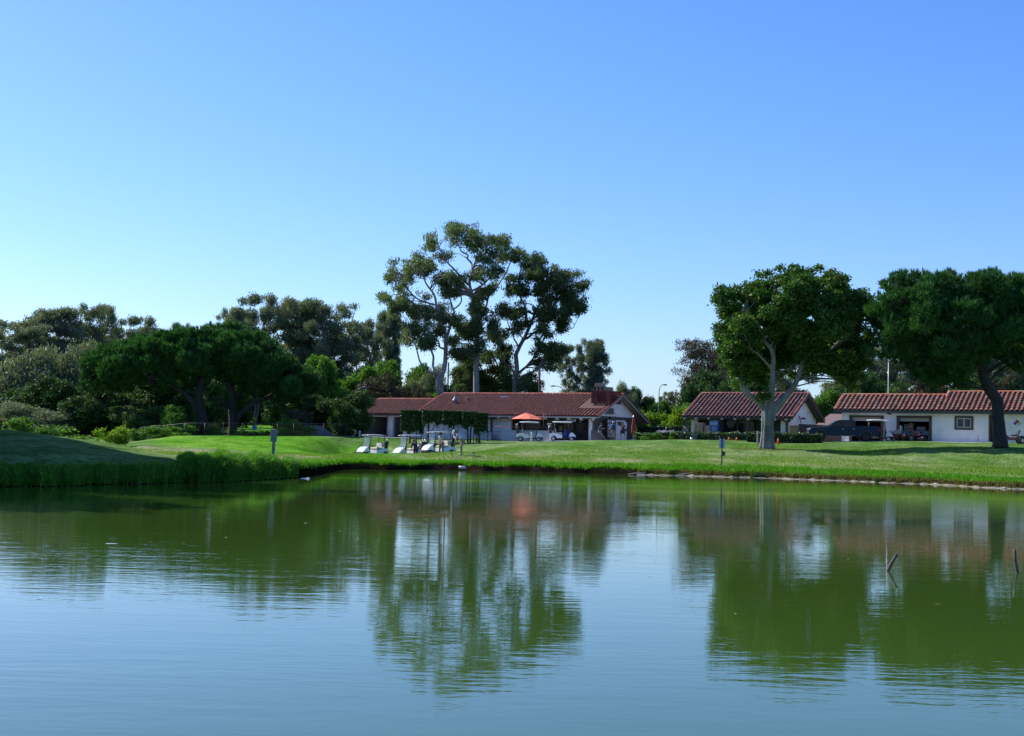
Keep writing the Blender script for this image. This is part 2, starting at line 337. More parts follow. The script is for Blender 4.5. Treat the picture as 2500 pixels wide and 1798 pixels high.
def watermat():
    mm=bpy.data.materials.new('pond_water'); mm.use_nodes=True; n=mm.node_tree; p=n.nodes['Principled BSDF']
    p.inputs['Base Color'].default_value=(.046,.092,.013,1); p.inputs['Roughness'].default_value=.015; p.inputs['IOR'].default_value=1.333
    g=n.nodes.new('ShaderNodeNewGeometry')
    def noise(scale,sc,det,ro,rot=0):
        mp=n.nodes.new('ShaderNodeMapping'); mp.inputs['Scale'].default_value=sc; mp.inputs['Rotation'].default_value=(0,0,R(rot)); n.links.new(g.outputs['Position'],mp.inputs[0])
        t=n.nodes.new('ShaderNodeTexNoise'); t.inputs['Scale'].default_value=scale; t.inputs['Detail'].default_value=det; t.inputs['Roughness'].default_value=ro
        n.links.new(mp.outputs[0],t.inputs[0]); return t
    t1=noise(1.0,(2.6,8.5,1),3,.5,6); t2=noise(1.0,(.8,2.6,1),2,.4,-9); t3=noise(.09,(.6,1.6,1),4,.6,15)
    a=n.nodes.new('ShaderNodeMath'); a.operation='MULTIPLY_ADD'; n.links.new(t2.outputs[0],a.inputs[0]); a.inputs[1].default_value=1.5; n.links.new(t1.outputs[0],a.inputs[2])
    b=n.nodes.new('ShaderNodeBump'); b.inputs['Distance'].default_value=.0021
    r=ramp(n,[(.38,(.3,.3,.3)),(.62,(1,1,1))]); n.links.new(t3.outputs[0],r.inputs[0]); n.links.new(r.outputs[0],b.inputs['Strength'])
    n.links.new(a.outputs[0],b.inputs['Height']); n.links.new(b.outputs[0],p.inputs['Normal'])
    return mm
tag(mesh_np('water',[(-160,-60,0),(160,-60,0),(160,100,0),(-160,100,0)],[(0,1,2,3)],watermat()),kind='structure')
# pale concrete lip of the pond
def strip(name,px0,px1,t0,t1,z0,z1,zt,m,step=8,z1f=None):
    mb=MB(); pr=None
    for px in np.arange(px0,px1+1,step):
        s=shore(px); jit=.10*math.sin(px*.11)+.09*math.sin(px*.043)+.05*math.sin(px*.37)+.04*math.sin(px*.71)
        a=np.array([(px-1250)/F*(s+t0+jit),s+t0+jit]); b=np.array([(px-1250)/F*(s+t1),s+t1])
        hz=.022*math.sin(px*.19)+.018*math.sin(px*.53+1); q=[(*a,-.3),(*a,z0+hz*.4),(*b,z1+hz),(*b,-.3)]
        if pr is not None: mb.add(pr+q,[(0,4,5,1),(1,5,6,2),(2,6,7,3)])
        pr=q
    return mb.build(name,m)
tag(strip('pond_edge',1560,2760,-.38,.22,.006,.07,0,mat('pond_concrete',(.33,.28,.20),.9,noise=.6,nscale=1.6,bump=.03,bscale=5)),kind='structure')
# ------------------------------------------------------------------ foliage
def unit(v): return v/(np.linalg.norm(v,axis=-1,keepdims=True)+1e-9)
def diamonds(c,ax,L,W):
    n=len(c); ax=unit(ax); s=unit(np.cross(ax,unit(rng.normal(size=(n,3)))))
    L=L[:,None]*.5; W=W[:,None]*.5
    V=np.stack([c-ax*L,c+s*W,c+ax*L,c-s*W],1).reshape(-1,3)
    return V,np.arange(n*4).reshape(-1,4)
def foliage(clumps,kind,density,size,mats,name='crown',parent=None,tuft=7):
    """clumps: (x,y,z,r) local. density: leaves per m2 of clump surface"""
    Cs=[];Ax=[];Rn=[]
    for (x,y,z,r) in clumps:
        fz={'euc':.85,'broad':.85,'pine':.95,'droop':1.0}[kind]
        n=max(6,int(density*12.6*r*r)); nt_=max(2,n//tuft)
        d=unit(rng.normal(size=(nt_,3)));
        if kind=='pine': d[:,2]=d[:,2]*.8+.3
        else: d[:,2]=d[:,2]*.9+.15
        rad=r*rng.uniform(.25,1,(nt_,1))**.5
        tc=np.array([x,y,z])+d*rad*np.array([1,1,fz])
        kk=rng.uniform(-.25,.25,nt_)+rng.uniform(-.12,.12)
        ts=max(size*.9,(.3 if kind=='euc' else .16)*r)
        c=np.repeat(tc,tuft,0)+rng.normal(size=(nt_*tuft,3))*ts*np.array([1,1,.7])
        dd=np.repeat(d,tuft,0); rn=np.repeat(kk,tuft)+.5+rng.normal(size=nt_*tuft)*.16
        m=len(c)
        if kind=='euc': ax=np.array([0,0,-1.])*.9+rng.normal(size=(m,3))*.55
        elif kind=='pine':
            ax=dd*.6+np.array([0,0,.9])+rng.normal(size=(m,3))*.5
            c=np.repeat(tc,tuft,0)+unit(ax)*size*.4
        else: ax=rng.normal(size=(m,3))+dd*.3
        Cs.append(c);Ax.append(ax);Rn.append(rn)
    c=np.concatenate(Cs);ax=np.concatenate(Ax);rn=np.clip(np.concatenate(Rn),0,1)
    n=len(c); L=size*rng.uniform(.7,1.4,n)
    W=L*{'euc':.34,'broad':.7,'pine':.11,'droop':.3}[kind]
    V,Fq=diamonds(c,ax,L,W)
    return mesh_np(name,V,Fq,mats,parent,rnd=rn)
def catmull(P,nseg=5):
    P=np.array(P,float); out=[]
    Q=np.vstack([2*P[0]-P[1],P,2*P[-1]-P[-2]])
    for i in range(1,len(Q)-2):
        for t in np.linspace(0,1,nseg,endpoint=False):
            a,b,c,d=Q[i-1],Q[i],Q[i+1],Q[i+2]
            out.append(.5*((2*b)+(-a+c)*t+(2*a-5*b+4*c-d)*t*t+(-a+3*b-3*c+d)*t**3))
    out.append(P[-1]); return np.array(out)
def limb(mb,pts,r0,r1,n=8,wob=.0,nseg=5,flare=0):
    P=catmull(pts,nseg); m=len(P); t=np.linspace(0,1,m)
    if wob: P=P+np.c_[np.interp(t,np.linspace(0,1,8),rng.normal(size=8)),np.interp(t,np.linspace(0,1,8),rng.normal(size=8)),0*t]*wob*np.sin(t*3.14)[:,None]
    rad=r0+(r1-r0)*t
    if flare: rad=rad*(1+flare*np.exp(-t*m/2.2))
    mb.tube(P,list(rad),n); return P,rad
def twigs(mb,nodes,clumps,r=.05,n=5,frac=1.0):
    nodes=np.array(nodes)
    for (x,y,z,rr) in clumps:
        if rng.random()>frac: continue
        c=np.array([x,y,z]); d=c-nodes[:,:3]; dist=np.linalg.norm(d,axis=1)+np.where(d[:,2]<0,3*np.abs(d[:,2]),0)
        i=int(np.argmin(dist)); a=nodes[i,:3]
        if dist[i]<.3: continue
        mid=(a+c)/2+np.array([0,0,.12*dist[i]])+rng.normal(size=3)*.08*dist[i]
        r0=min(r,nodes[i,3]*.7)
        mb.tube(catmull([a,mid,c+(c-mid)*.2],3),list(np.linspace(r0,r0*.35,7)),n)
def poly_fill(poly,n,seed=0):
    g=np.random.default_rng(seed); P=np.array(poly,float); lo=P.min(0);hi=P.max(0); out=[]
    def inside(p):
        c=False;j=len(P)-1
        for i in range(len(P)):
            if (P[i,1]>p[1])!=(P[j,1]>p[1]) and p[0]<(P[j,0]-P[i,0])*(p[1]-P[i,1])/(P[j,1]-P[i,1])+P[i,0]: c=not c
            j=i
        return c
    def edge(p):
        A=P;B=np.roll(P,-1,0);d=B-A;t=np.clip(((p-A)*d).sum(1)/(d*d).sum(1),0,1); return np.linalg.norm(A+d*t[:,None]-p,axis=1).min()
    best=[]
    while len(best)<n:
        cand=[]
        for _ in range(12):
            for _ in range(200):
                p=g.uniform(lo,hi)
                if inside(p): break
            cand.append(p)
        if best: dd=[min(np.linalg.norm(p-q) for q in best) for p in cand]; p=cand[int(np.argmax(dd))]
        else: p=cand[0]
        best.append(p)
    return np.array([(p[0],p[1],edge(p)) for p in best])
def crown_px(poly,n,D,rpx,base,maxd,seed=0,shell=.8,rj=.25,scl=1.035):
    """clumps (local to base) filling an outline measured at depth D, puffed into 3D"""
    g=np.random.default_rng(seed+5); poly=np.array(poly,float); cc=(poly.min(0)+poly.max(0))/2; poly=cc+(poly-cc)*scl; pts=poly_fill(poly,n,seed); out=[]
    for x,y,e in pts:
        e=max(0,e-rpx*.0); half=min(maxd,math.sqrt(max(e,4)/rpx)*maxd*.55)
        dy=half*(-1 if g.random()<.62 else 1)*g.uniform(.35,1)
        ex=max(0,rpx-e)      # keep inside the outline
        r=rpx*g.uniform(1-rj,1+rj)
        if e<r*.8: r=max(e*1.15,rpx*.45)
        p=at(x,y,D+dy)-base
        out.append((*p,r*mpp(D)))
    return np.array(out)
def list_px(lst,D,sc,ox,oy,base,depth,seed=0):
    g=np.random.default_rng(seed); out=[]
    for (x,y,rx,ry) in lst:
        X_,Y_=ox+x/sc,oy+y/sc; k=max(3,int(round(rx/ry*2.4)))
        for j in range(k+1):
            dx=g.uniform(-.85,.85)*rx/sc; dyp=g.uniform(-.75,.75)*ry/sc
            p=at(X_+dx,Y_+dyp,D+g.uniform(-depth,depth))-base
            out.append((*p,ry/sc*mpp(D)*g.uniform(.35,.85)))
    return np.array(out)
def tree(name,base,label,cat='tree',group=None): return empty(name,base,0,label,cat,group)
# ---- fig tree (broadleaf) on the lawn
def build_fig():
    D=106.0; ox,oy,sc=1600,600,2.52
    base=gp(1868,D); t=tree('fig_tree',base,'big broadleaf tree with pale fluted trunk and dense dark green crown on the lawn')
    P=lambda x,y,d=0: at(ox+x/sc,oy+y/sc,D+d)-base
    mb=MB(); nodes=[]
    def L(pts,r0,r1,**k):
        p,r=limb(mb,[P(*q) for q in pts],r0*mpp(D)/sc,r1*mpp(D)/sc,**k); nodes.extend([(*a,b) for a,b in zip(p,r)])
    # fluted trunk: stems fused side by side
    for dx,dd,r in [(-27,-.12,13),(-12,-.28,15),(6,-.3,16),(22,-.1,14),(0,.22,22),(-16,.2,15),(16,.25,15)]:
        b=P(690+dx*1.45,1248,dd*1.3); b[2]=-.15; k=P(690+dx,1130,dd); u=P(695+dx*1.05,1000,dd)
        top={-27:P(652,968,dd),-12:P(690,940,dd),6:P(712,940,dd),22:P(775,940,dd)}.get(dx,P(700+dx,950,dd))
        limb(mb,[b,k,u,top],r*1.0*mpp(D)/sc,r*.85*mpp(D)/sc,n=10,flare=.3,wob=.03)
    L([(684,1070),(664,1005,-.05),(640,968,-.2),(600,938,-.4),(545,885,-.5),(528,830,-.4),(530,758,-.3)],17,14,n=10)
    nstub=len(nodes)
    L([(530,800,-.3),(500,720,.3),(470,620,.8)],9,4)
    L([(696,1060),(700,990,-.1),(712,930,-.3),(722,850,-.4),(722,770,-.5),(724,670,-.6),(690,610,-1),(620,550,-1.2),(565,495,-1.2),(545,430,-.8)],24,6,n=10)
    L([(722,765,-.4),(690,730,-.9),(640,675,-1.5),(590,640,-2)],10,4)
    L([(724,690,-.5),(735,600,.4),(745,480,.8),(760,350,1),(800,240,1)],11,3)
    L([(722,860,-.3),(735,830,-.2),(760,780,.8),(770,700,1.6),(720,560,2.4)],9,4)
    L([(708,1080),(735,1010,.0),(788,945,.1),(850,870,.1),(885,790,0),(915,720,-.2),(940,670,-.4),(960,590,-.8),(925,520,-1.2),(860,470,-1.8),(800,430,-2.2)],23,6,n=10)
    L([(940,690,-.4),(1000,690,-.8),(1060,660,-1.2),(1120,600,-1.6),(1180,540,-1.8)],13,4)
    L([(950,700,-.3),(1000,655,-.7),(1025,605,-1.1),(1000,530,-1.4),(985,420,-1.5),(980,300,-1)],12,4)
    L([(960,600,-.6),(1060,480,.6),(1150,380,1),(1230,320,1)],8,3)
    L([(900,760,0),(1010,740,1.2),(1110,740,2),(1180,760,2.5)],10,4)
    poly=[(350,275),(430,262),(520,262),(600,215),(625,170),(700,165),(745,150),(790,108),(870,118),(920,150),(1000,122),(1060,150),(1110,165),(1165,200),(1180,270),(1240,275),(1290,275),(1345,320),(1355,390),(1335,470),(1310,560),(1300,640),(1270,700),(1210,720),(1220,840),(1180,880),(1150,830),(1120,760),(1030,740),(960,790),(900,740),(850,640),(790,610),(730,590),(690,560),(650,640),(600,720),(590,790),(520,840),(480,740),(430,690),(410,620),(370,540),(360,480),(400,450),(360,400),(352,330)]
    poly=[(ox+x/sc,oy+y/sc) for x,y in poly]
    cl=crown_px(poly,150,D,20,base,3.6,1,scl=1.0)
    cl2=crown_px([(ox+x/sc,oy+y/sc) for x,y in [(395,560),(1310,560),(1300,700),(1225,880),(1150,880),(1100,790),(960,800),(880,840),(800,800),(660,850),(520,865),(420,720)]],62,D+2.0,22,base,1.7,3)
    cl3=crown_px([(ox+x/sc,oy+y/sc) for x,y in [(400,560),(560,560),(640,700),(560,800),(510,860),(430,740)]],14,D-.8,20,base,1.0,9)
    cl4=crown_px([(ox+x/sc,oy+y/sc) for x,y in [(960,600),(1310,560),(1290,700),(1215,870),(1150,860),(1090,790),(980,760)]],20,D-.6,22,base,1.2,10)
    cl=np.vstack([cl,cl2,cl3,cl4,[(*P(665,935,-.8),.4)]])
    twigs(mb,[q for q in nodes],cl,.06,5)
    tr=mb.build('trunk',M_fbark,t)
    foliage(cl,'broad',150,.19,M_fic,parent=t,tuft=6)
build_fig()
# ---- leaning pine at right
def build_rpine():
    D=103.0; ox,oy,sc=1600,600,2.52
    base=gp(2438,D); t=tree('pine_tree',base,'large leaning dark pine beside the long white garage building at the right')
    P=lambda x,y,d=0: at(ox+x/sc,oy+y/sc,D+d)-base
    mb=MB(); nodes=[]; q=mpp(D)/sc
    def L(pts,r0,r1,**k):
        p,r=limb(mb,[P(*a) for a in pts],r0*q,r1*q,**k); nodes.extend([(*a,b) for a,b in zip(p,r)])
    b=P(2122,1225); 
    pts=[b-[0,0,.2],P(2120,1160),P(2112,1060),P(2085,960),P(2055,880),P(2032,800),P(2005,720),P(1975,640,.5)]
    p,r=limb(mb,pts,42*q,27*q,n=14,wob=.12,flare=.25); nodes.extend([(*a,b_) for a,b_ in zip(p,r)])
    L([(2020,770),(1940,700,-1),(1850,640,-1.5),(1760,560,-2),(1680,470,-2)],17,5)
    L([(2005,730),(2010,620,.5),(2020,480,.8),(2000,330,1)],18,5)
    L([(2030,800),(2100,740,-.5),(2200,690,-1),(2320,640,-1.5)],14,5)
    L([(2045,850),(2130,760,1),(2260,690,1.5)],9,4)
    L([(1980,660),(1880,640,1.5),(1720,640,2.5),(1560,660,3),(1420,640,3)],14,4)
    L([(1980,700),(1860,760,1),(1750,800,1),(1690,810,1)],9,3)
    L([(2010,600),(2120,450,1),(2230,350,1)],10,4)
    L([(1760,560,-2),(1620,420,-2),(1520,330,-2)],7,3)
    poly=[(1400,235),(1480,215),(1500,190),(1560,195),(1620,180),(1700,215),(1760,195),(1830,200),(1900,190),(1960,205),(2010,185),(2090,185),(2160,215),(2230,205),(2300,215),(2420,230),(2520,300),(2560,420),(2540,560),(2440,640),(2330,700),(2280,770),(2200,790),(2110,700),(2040,720),(1960,770),(1900,840),(1930,870),(1800,860),(1720,890),(1660,860),(1600,850),(1570,740),(1480,720),(1400,700),(1330,705),(1310,660),(1390,600),(1320,580),(1350,500),(1330,430),(1350,360),(1410,330),(1440,300)]
    poly=[(ox+x/sc,oy+y/sc) for x,y in poly]
    cl=crown_px(poly,230,D,27,base,4.4,2,rj=.45)
    twigs(mb,nodes,cl,.06,5,.7)
    mb.build('trunk',M_dbark,t); foliage(cl,'pine',125,.46,M_pine,parent=t,tuft=9)
build_rpine()
# ---- two umbrella pines at left
def build_lpines():
    D=140.0; ox,oy,sc=0,700,3.02; q=mpp(D)/sc
    specs=[('umbrella pine with dark spreading crown reaching left, left one of the pair',(1495,1088),
      [[(1495,1000),(1480,880),(1478,780,-.5),(1490,680,-1),(1500,560,-1),38,14],
       [(1490,960),(1440,880,-.3),(1360,790,-.8),(1240,720,-1.5),(1080,660,-2),(900,620,-2),26,6],
       [(1478,800),(1560,660,1),(1640,560,1.5),16,6],[(1400,840),(1260,660,1),(1150,520,1.5),(1020,460,1),14,4]],
      [(610,540),(680,470),(780,430),(900,395),(1020,365),(1130,345),(1240,325),(1330,300),(1430,305),(1520,285),(1600,320),(1640,420),(1620,560),(1560,660),(1480,720),(1380,745),(1260,765),(1130,735),(1010,730),(930,770),(840,760),(760,740),(690,780),(640,800),(590,740),(600,640)],95),
     ('umbrella pine with domed dark crown, right one of the pair',(1715,1088),
      [[(1715,1000),(1722,900),(1710,790,-.5),(1680,720,-.8),(1650,620,-1.2),(1640,520,-1.2),34,12],
       [(1730,990),(1800,920,-.4),(1900,850,-.8),(2020,790,-1.2),(2140,740,-1.5),22,6],
       [(1700,900),(1640,845,-.5),(1560,815,-.8),13,7],[(1715,880),(1770,780,.8),(1850,680,1.4),(1960,560,1.5),16,5],
       [(1700,760),(1750,620,1),(1830,480,1.3),14,5]],
      [(1480,330),(1540,280),(1640,285),(1720,265),(1800,310),(1900,335),(1980,375),(2060,440),(2130,520),(2190,560),(2260,590),(2330,640),(2365,700),(2340,780),(2260,820),(2180,850),(2080,840),(1980,850),(1900,800),(1800,780),(1720,700),(1640,700),(1560,640),(1500,560),(1470,440)],90)]
    for i,(lab,b0,limbs,poly,n) in enumerate(specs):
        base=gp(ox+b0[0]/sc,D+i*1.5); DD=D+i*1.5
        P=lambda x,y,d=0: at(ox+x/sc,oy+y/sc,DD+d)-base
        t=tree('umbrella_pine',base,lab,group='pair of umbrella pines behind the fence'); mb=MB(); nodes=[]
        for j,l in enumerate(limbs):
            pts=[P(*a) for a in l[:-2]]
            if j==0: f=P(*b0); f[2]=-.6; pts=[f]+pts
            p,r=limb(mb,pts,l[-2]*q,l[-1]*q,n=10,wob=.08,flare=.3 if j==0 else 0); nodes.extend([(*a,b) for a,b in zip(p,r)])
        pl=[(ox+x/sc,oy+y/sc) for x,y in poly]
        cl=crown_px([(a,b+7) for a,b in pl],n+55,DD,24,base,4.8,4+i,scl=.985); cl[:,3]*=.92
        twigs(mb,nodes,cl,.07,5,.6)
        mb.build('trunk',M_dbark,t); foliage(cl,'pine',100,.54,M_pine,parent=t,tuft=8)
build_lpines()
# ---- three tall eucalypts behind the clubhouse
def build_eucs():
    ox,oy,sc=900,500,3.262
    E1=[(270,480,95,50),(190,540,50,36),(340,545,100,50),(420,450,90,55),(500,505,90,50),(300,640,60,45),(125,740,26,50),(240,650,40,36),(240,810,55,70),(330,840,60,50),(450,870,90,55),(330,950,70,45),(440,960,110,60),(520,1010,80,55),(350,1070,75,75),(560,880,45,40),(590,560,90,50),(420,1120,75,75),(680,640,90,50),(740,560,60,50),(600,820,36,36),(440,720,40,40),(290,740,50,40),(150,580,30,30),(620,600,70,40),(640,930,60,50),(480,1090,70,60)]
    E2=[(510,270,66,42),(480,330,52,44),(560,400,44,26),(620,400,46,28),(640,180,60,42),(700,200,66,52),(790,190,62,48),(670,270,60,40),(860,240,60,44),(880,310,90,52),(950,280,60,50),(1040,290,90,50),(1130,330,70,50),(1060,390,100,58),(900,400,70,50),(950,470,70,50),(920,520,80,52),(1000,560,80,56),(870,610,55,40),(960,680,90,50),(860,730,60,52),(900,800,80,66),(960,880,70,55),(830,860,50,60),(700,700,50,40),(820,960,70,60),(700,920,60,52),(760,1000,80,66),(700,1080,80,66),(850,1040,80,76),(780,1150,80,70),(960,980,60,52),(640,700,60,40),(780,300,50,40),(1150,400,60,46),(1210,400,50,40),(880,1130,60,60),(700,1180,70,60)]
    E3=[(1290,430,80,44),(1380,440,60,44),(1250,500,50,40),(1340,520,80,52),(1420,560,70,44),(1490,520,60,34),(1520,590,80,44),(1620,580,70,44),(1700,640,60,46),(1580,660,90,52),(1470,640,90,60),(1370,640,90,52),(1200,620,110,52),(1150,700,80,52),(1120,830,80,66),(1190,900,90,60),(1560,760,110,60),(1690,760,56,44),(1640,840,110,50),(1500,850,110,66),(1520,950,90,60),(1440,900,90,60),(1400,1010,90,50),(1160,980,80,50),(1480,1130,90,62),(1500,1170,60,50),(1420,1150,80,56),(1450,1200,90,60),(1390,1230,70,50),(1370,1150,56,40),(1400,1285,80,36),(1280,1390,70,50),(1200,1430,56,46),(1310,1450,50,46),(1300,560,70,50),(1420,760,80,60),(1300,720,80,60),(1220,800,60,50),(1360,860,70,56)]
    E4=[(1040,1070,80,70),(1010,1180,90,80),(1050,1290,80,70),(960,1330,80,66),(780,1260,60,66),(750,1370,70,70),(920,1430,90,60),(1080,1400,70,60),(1000,1450,80,50),(870,1240,60,60),(1100,1180,50,60),(700,1450,60,40),(840,1340,50,50)]
    specs=[('tall airy eucalyptus with forked pale trunk, leftmost of the tall group behind the clubhouse',(1085,975),190,[
        [(590,1620),(575,1500),(560,1380,-.3),(590,1300,0),(610,1180,0),(620,1060,0),(590,960,0),(560,880,-.5),(530,800,-1),(510,720,-1),(460,640,-1.5),(430,560,-1.5),24,5],
        [(565,1540),(550,1440,-1),(545,1360,-1),(480,1330,-1.5),(430,1300,-2),(400,1240,-2),(370,1130,-2),(330,1020,-2),14,4],
        [(545,1360,-1),(520,1300,-1.2),(500,1180,-1.5),(470,1060,-1.6),(440,900,-1.5),12,4],
        [(600,1150,0),(560,1130,.5),(530,1060,.8),(470,960,1),9,3],
        [(620,1080,0),(650,960,1),(670,840,1.4),(640,740,1.5),(600,640,1.5),12,4],
        [(530,800,-1),(430,770,0),(350,700,.5),(280,600,.5),(230,540,.5),8,3],
        [(590,960,0),(480,850,1),(370,790,1.5),(260,720,1.5),(140,730,1),8,2],
        [(670,840,1),(730,780,1),(740,700,1),(700,600,1),7,3],
        [(610,1240),(650,1200,.5),(690,1100,.8),6,3]],E1,M_euc,M_pbark),
     ('tallest eucalyptus with straight bare trunk, middle of the tall group behind the clubhouse',(1163,975),192,[
        [(855,1620),(860,1440),(868,1280),(880,1130),(880,980),(860,860),(830,760,-.3),(810,690,-.5),(800,620,-.6),(830,530,-.6),(850,460,-.6),(890,380,-.6),26,6],
        [(800,640,-.6),(740,580,-1),(690,510,-1),(620,440,-1),(560,350,-1),(520,280,-1),10,3],
        [(830,520,-.6),(800,440,0),(760,390,.3),(710,330,.5),(680,260,.5),9,3],
        [(810,690,-.5),(880,660,.5),(940,610,.8),(1010,520,1),(1060,420,1),10,3],
        [(890,400,-.6),(850,300,-.4),(790,230,-.4),7,3],[(870,900),(940,800,1),(1000,700,1.2),(1100,500,1.4),(1180,420,1.4),10,3],
        [(875,1020),(800,980,-.8),(740,960,-1),7,3],[(880,1180),(930,1100,1),(960,980,1),7,3]],E2,M_euc,M_pbark),
     ('broad dark eucalyptus leaning right, rightmost of the tall group behind the clubhouse',(1258,975),188,[
        [(1160,1620),(1165,1480),(1170,1380),(1185,1280),(1200,1180),(1220,1080),(1270,980),(1320,880,-.5),(1380,760,-.8),(1400,640,-1),25,6],
        [(1190,1400),(1260,1360,-1),(1330,1310,-1.5),(1420,1230,-2),(1480,1150,-2),13,4],
        [(1175,1360),(1240,1300,.5),(1310,1240,.8),(1370,1130,1),(1420,1020,1.2),12,4],
        [(1165,1420),(1140,1300,1),(1080,1240,1.2),(1045,1160,1.5),(1050,1060,1.5),9,3],
        [(1220,1080),(1300,1040,.5),(1400,960,.7),(1500,880,.8),(1600,780,.8),12,4],
        [(1270,980),(1240,860,1),(1200,720,1.5),(1190,600,1.5),10,4],
        [(1380,780,-.8),(1480,700,-1),(1600,620,-1),(1700,630,-1),8,3],
        [(1500,990,.8),(1570,1010,.8),(1620,990,.8),(1665,910,.8),5,2],
        [(1200,1150),(1150,1050,-1),(1100,900,-1),8,3]],E3,M_eucd,M_gbark),
     ('short dark leafy eucalyptus between the two tall trunks behind the clubhouse',(1200,975),200,[
        [(1000,1640),(960,1480),(980,1380),(1035,1320),(1010,1240),(940,1180),10,3],
        [(960,1480),(880,1400),(780,1320),9,3],[(975,1400),(1060,1300),(1040,1120),8,3]],E4,M_eucd,M_gbark)]
    for i,(lab,b0,D,limbs,lst,mf,mbk) in enumerate(specs):
        base=gp(b0[0],D); q=mpp(D)/sc
        P=lambda x,y,d=0: at(ox+x/sc,oy+y/sc,D+d)-base
        t=tree('eucalyptus_tree',base,lab,group='tall eucalypts behind the clubhouse'); mb=MB(); nodes=[]
        for j,l in enumerate(limbs):
            pts=[P(*a) for a in l[:-2]]
            if j==0: pts[0][2]=-.5
            p,r=limb(mb,pts,l[-2]*q,l[-1]*q,n=9,wob=.25); nodes.extend([(*a,b) for a,b in zip(p,r)])
        cl=list_px(lst,D,sc,ox,oy,base,3.5,i); gg=np.random.default_rng(i+60); ex=[]
        for _ in range(int(len(cl)*.9)):
            a=cl[int(gg.integers(0,len(cl)))]; dd=np.linalg.norm(cl[:,[0,2]]-a[[0,2]],axis=1); j=int(np.argsort(dd)[int(gg.integers(1,9))]); f=gg.uniform(.3,.7); m_=a*(1-f)+cl[j]*f; m_[3]*=gg.uniform(.55,1.0); m_[2]-=gg.uniform(0,.9); ex.append(m_)
        cl=np.vstack([cl,ex])
        twigs(mb,nodes,cl,.11,5,.9)
        mb.build('trunk',mbk,t); foliage(cl,'euc',(44 if i<2 else 54),.34,mf,parent=t,tuft=10)
build_eucs()
# ---- background trees: a few prototypes, then copies
def proto_euc(name,seed,mf,mb_=M_gbark,H=22.0,spread=5.5,dens=17,low=.3):
    g=np.random.default_rng(seed); t=tree(name,(0,0,0),None,None); mb=MB(); nodes=[]; cl=[]
    ns=3+seed%2
    for s in range(ns):
        an=2*math.pi*s/ns+g.uniform(0,1); r=spread*g.uniform(.35,.75)
        top=np.array([math.cos(an)*r,math.sin(an)*r,H*g.uniform(.72,.93)])
        pts=[np.array([g.uniform(-.3,.3),g.uniform(-.3,.3),-.6]),np.array([top[0]*.15,top[1]*.15,H*.2]),np.array([top[0]*.5,top[1]*.5,H*.5]),top]
        p,r_=limb(mb,pts,.28,.07,n=7,wob=.4); nodes.extend([(*a,b) for a,b in zip(p,r_)])
        for k_ in range(34):
            f=g.uniform(low,1.04); c=np.array([np.interp(f*H*.93,p[:,2],p[:,j]) for j in range(3)]); c[2]=f*H*.94
            rr=spread*(.55+.35*math.sin(f*3))*g.uniform(.1,.9); a2=g.uniform(0,6.28)
            cl.append((c[0]+math.cos(a2)*rr,c[1]+math.sin(a2)*rr,c[2]+g.uniform(-.9,.6),g.uniform(.5,1.25)))
    cl=np.array(cl); cl[:,2]=np.minimum(cl[:,2],H-cl[:,3]*.8)
    twigs(mb,nodes,cl,.08,5,.8); mb.build('trunk',mb_,t); foliage(cl,'euc',dens*1.9,.40,mf,parent=t,tuft=9)
    return t
def proto_round(name,seed,mf,H=8.0,wd=8.0,kind='broad',dens=14,size=.26,trunk=True,n=70,mb_=M_dbark,low=.12):
    g=np.random.default_rng(seed); t=tree(name,(0,0,0),None,None); mb=MB(); nodes=[]; cl=[]
    lobes=[(0,0,H*.42,.36)]+[(math.cos(a)*wd*r_,math.sin(a)*wd*r_,H*z_,q_) for a,r_,z_,q_ in zip(g.uniform(0,6.28,8),g.uniform(.14,.34,8),g.uniform(.22,.78,8),g.uniform(.14,.26,8))]
    for i in range(n):
        lx,ly,lz,lr=lobes[int(g.integers(0,len(lobes)))]
        d=g.normal(size=3); d/=np.linalg.norm(d); rr=g.uniform(.5,1)**.6
        cl.append((lx+d[0]*rr*wd*lr,ly+d[1]*rr*wd*lr,max(.03*H,lz+d[2]*rr*H*lr*.95),g.uniform(.06,.15)*min(H,wd)))
    cl=np.array(cl); cl[:,2]=np.minimum(cl[:,2],H-cl[:,3]*.6)
    if trunk:
        for s in range(4):
            an=2*math.pi*s/4+g.uniform(0,1); r=wd*.28
            p,r_=limb(mb,[(0,0,-.5),(math.cos(an)*r*.2,math.sin(an)*r*.2,H*.3),(math.cos(an)*r,math.sin(an)*r,H*.75)],.022*H,.008*H,n=6,wob=.1); nodes.extend([(*a,b) for a,b in zip(p,r_)])
        twigs(mb,nodes,cl,.05,4,.5); mb.build('trunk',mb_,t)
    foliage(cl,kind,dens,size,mf,parent=t,tuft=7)
    return t
used={}
def place(proto,px,D,top,width,label,cat,group,H,wd,rz=None,zoff=0,name=None):
    if proto.name not in used: o=proto; used[proto.name]=1
    else:
        o=proto.copy(); COL.objects.link(o)
        for ch in proto.children:
            c=ch.copy(); COL.objects.link(c); c.parent=o
    b=gp(px,D); b[2]+=zoff
    h=(at(px,top,D)[2]-b[2])*1.02; s=width*mpp(D)/wd
    o.location=b; o.scale=(s,s,h/H); o.rotation_euler=(0,0,random.uniform(0,6.28) if rz is None else rz)
    tag(o,label,cat,group); return o
pe=[proto_euc('eucalyptus_tree',21,M_eucg),proto_euc('eucalyptus_tree',22,M_eucg,spread=6),proto_euc('eucalyptus_tree',25,M_eucg,spread=4.5,low=.4),proto_euc('eucalyptus_tree',33,M_brown,spread=5,dens=5)]
pr_dark=proto_round('bushy_tree',5,M_darkb,H=10,wd=10,n=110,dens=24,size=.34,low=0)
pr_green=proto_round('leafy_tree',6,M_broad,H=10,wd=10,n=110,dens=24,size=.34,low=0)
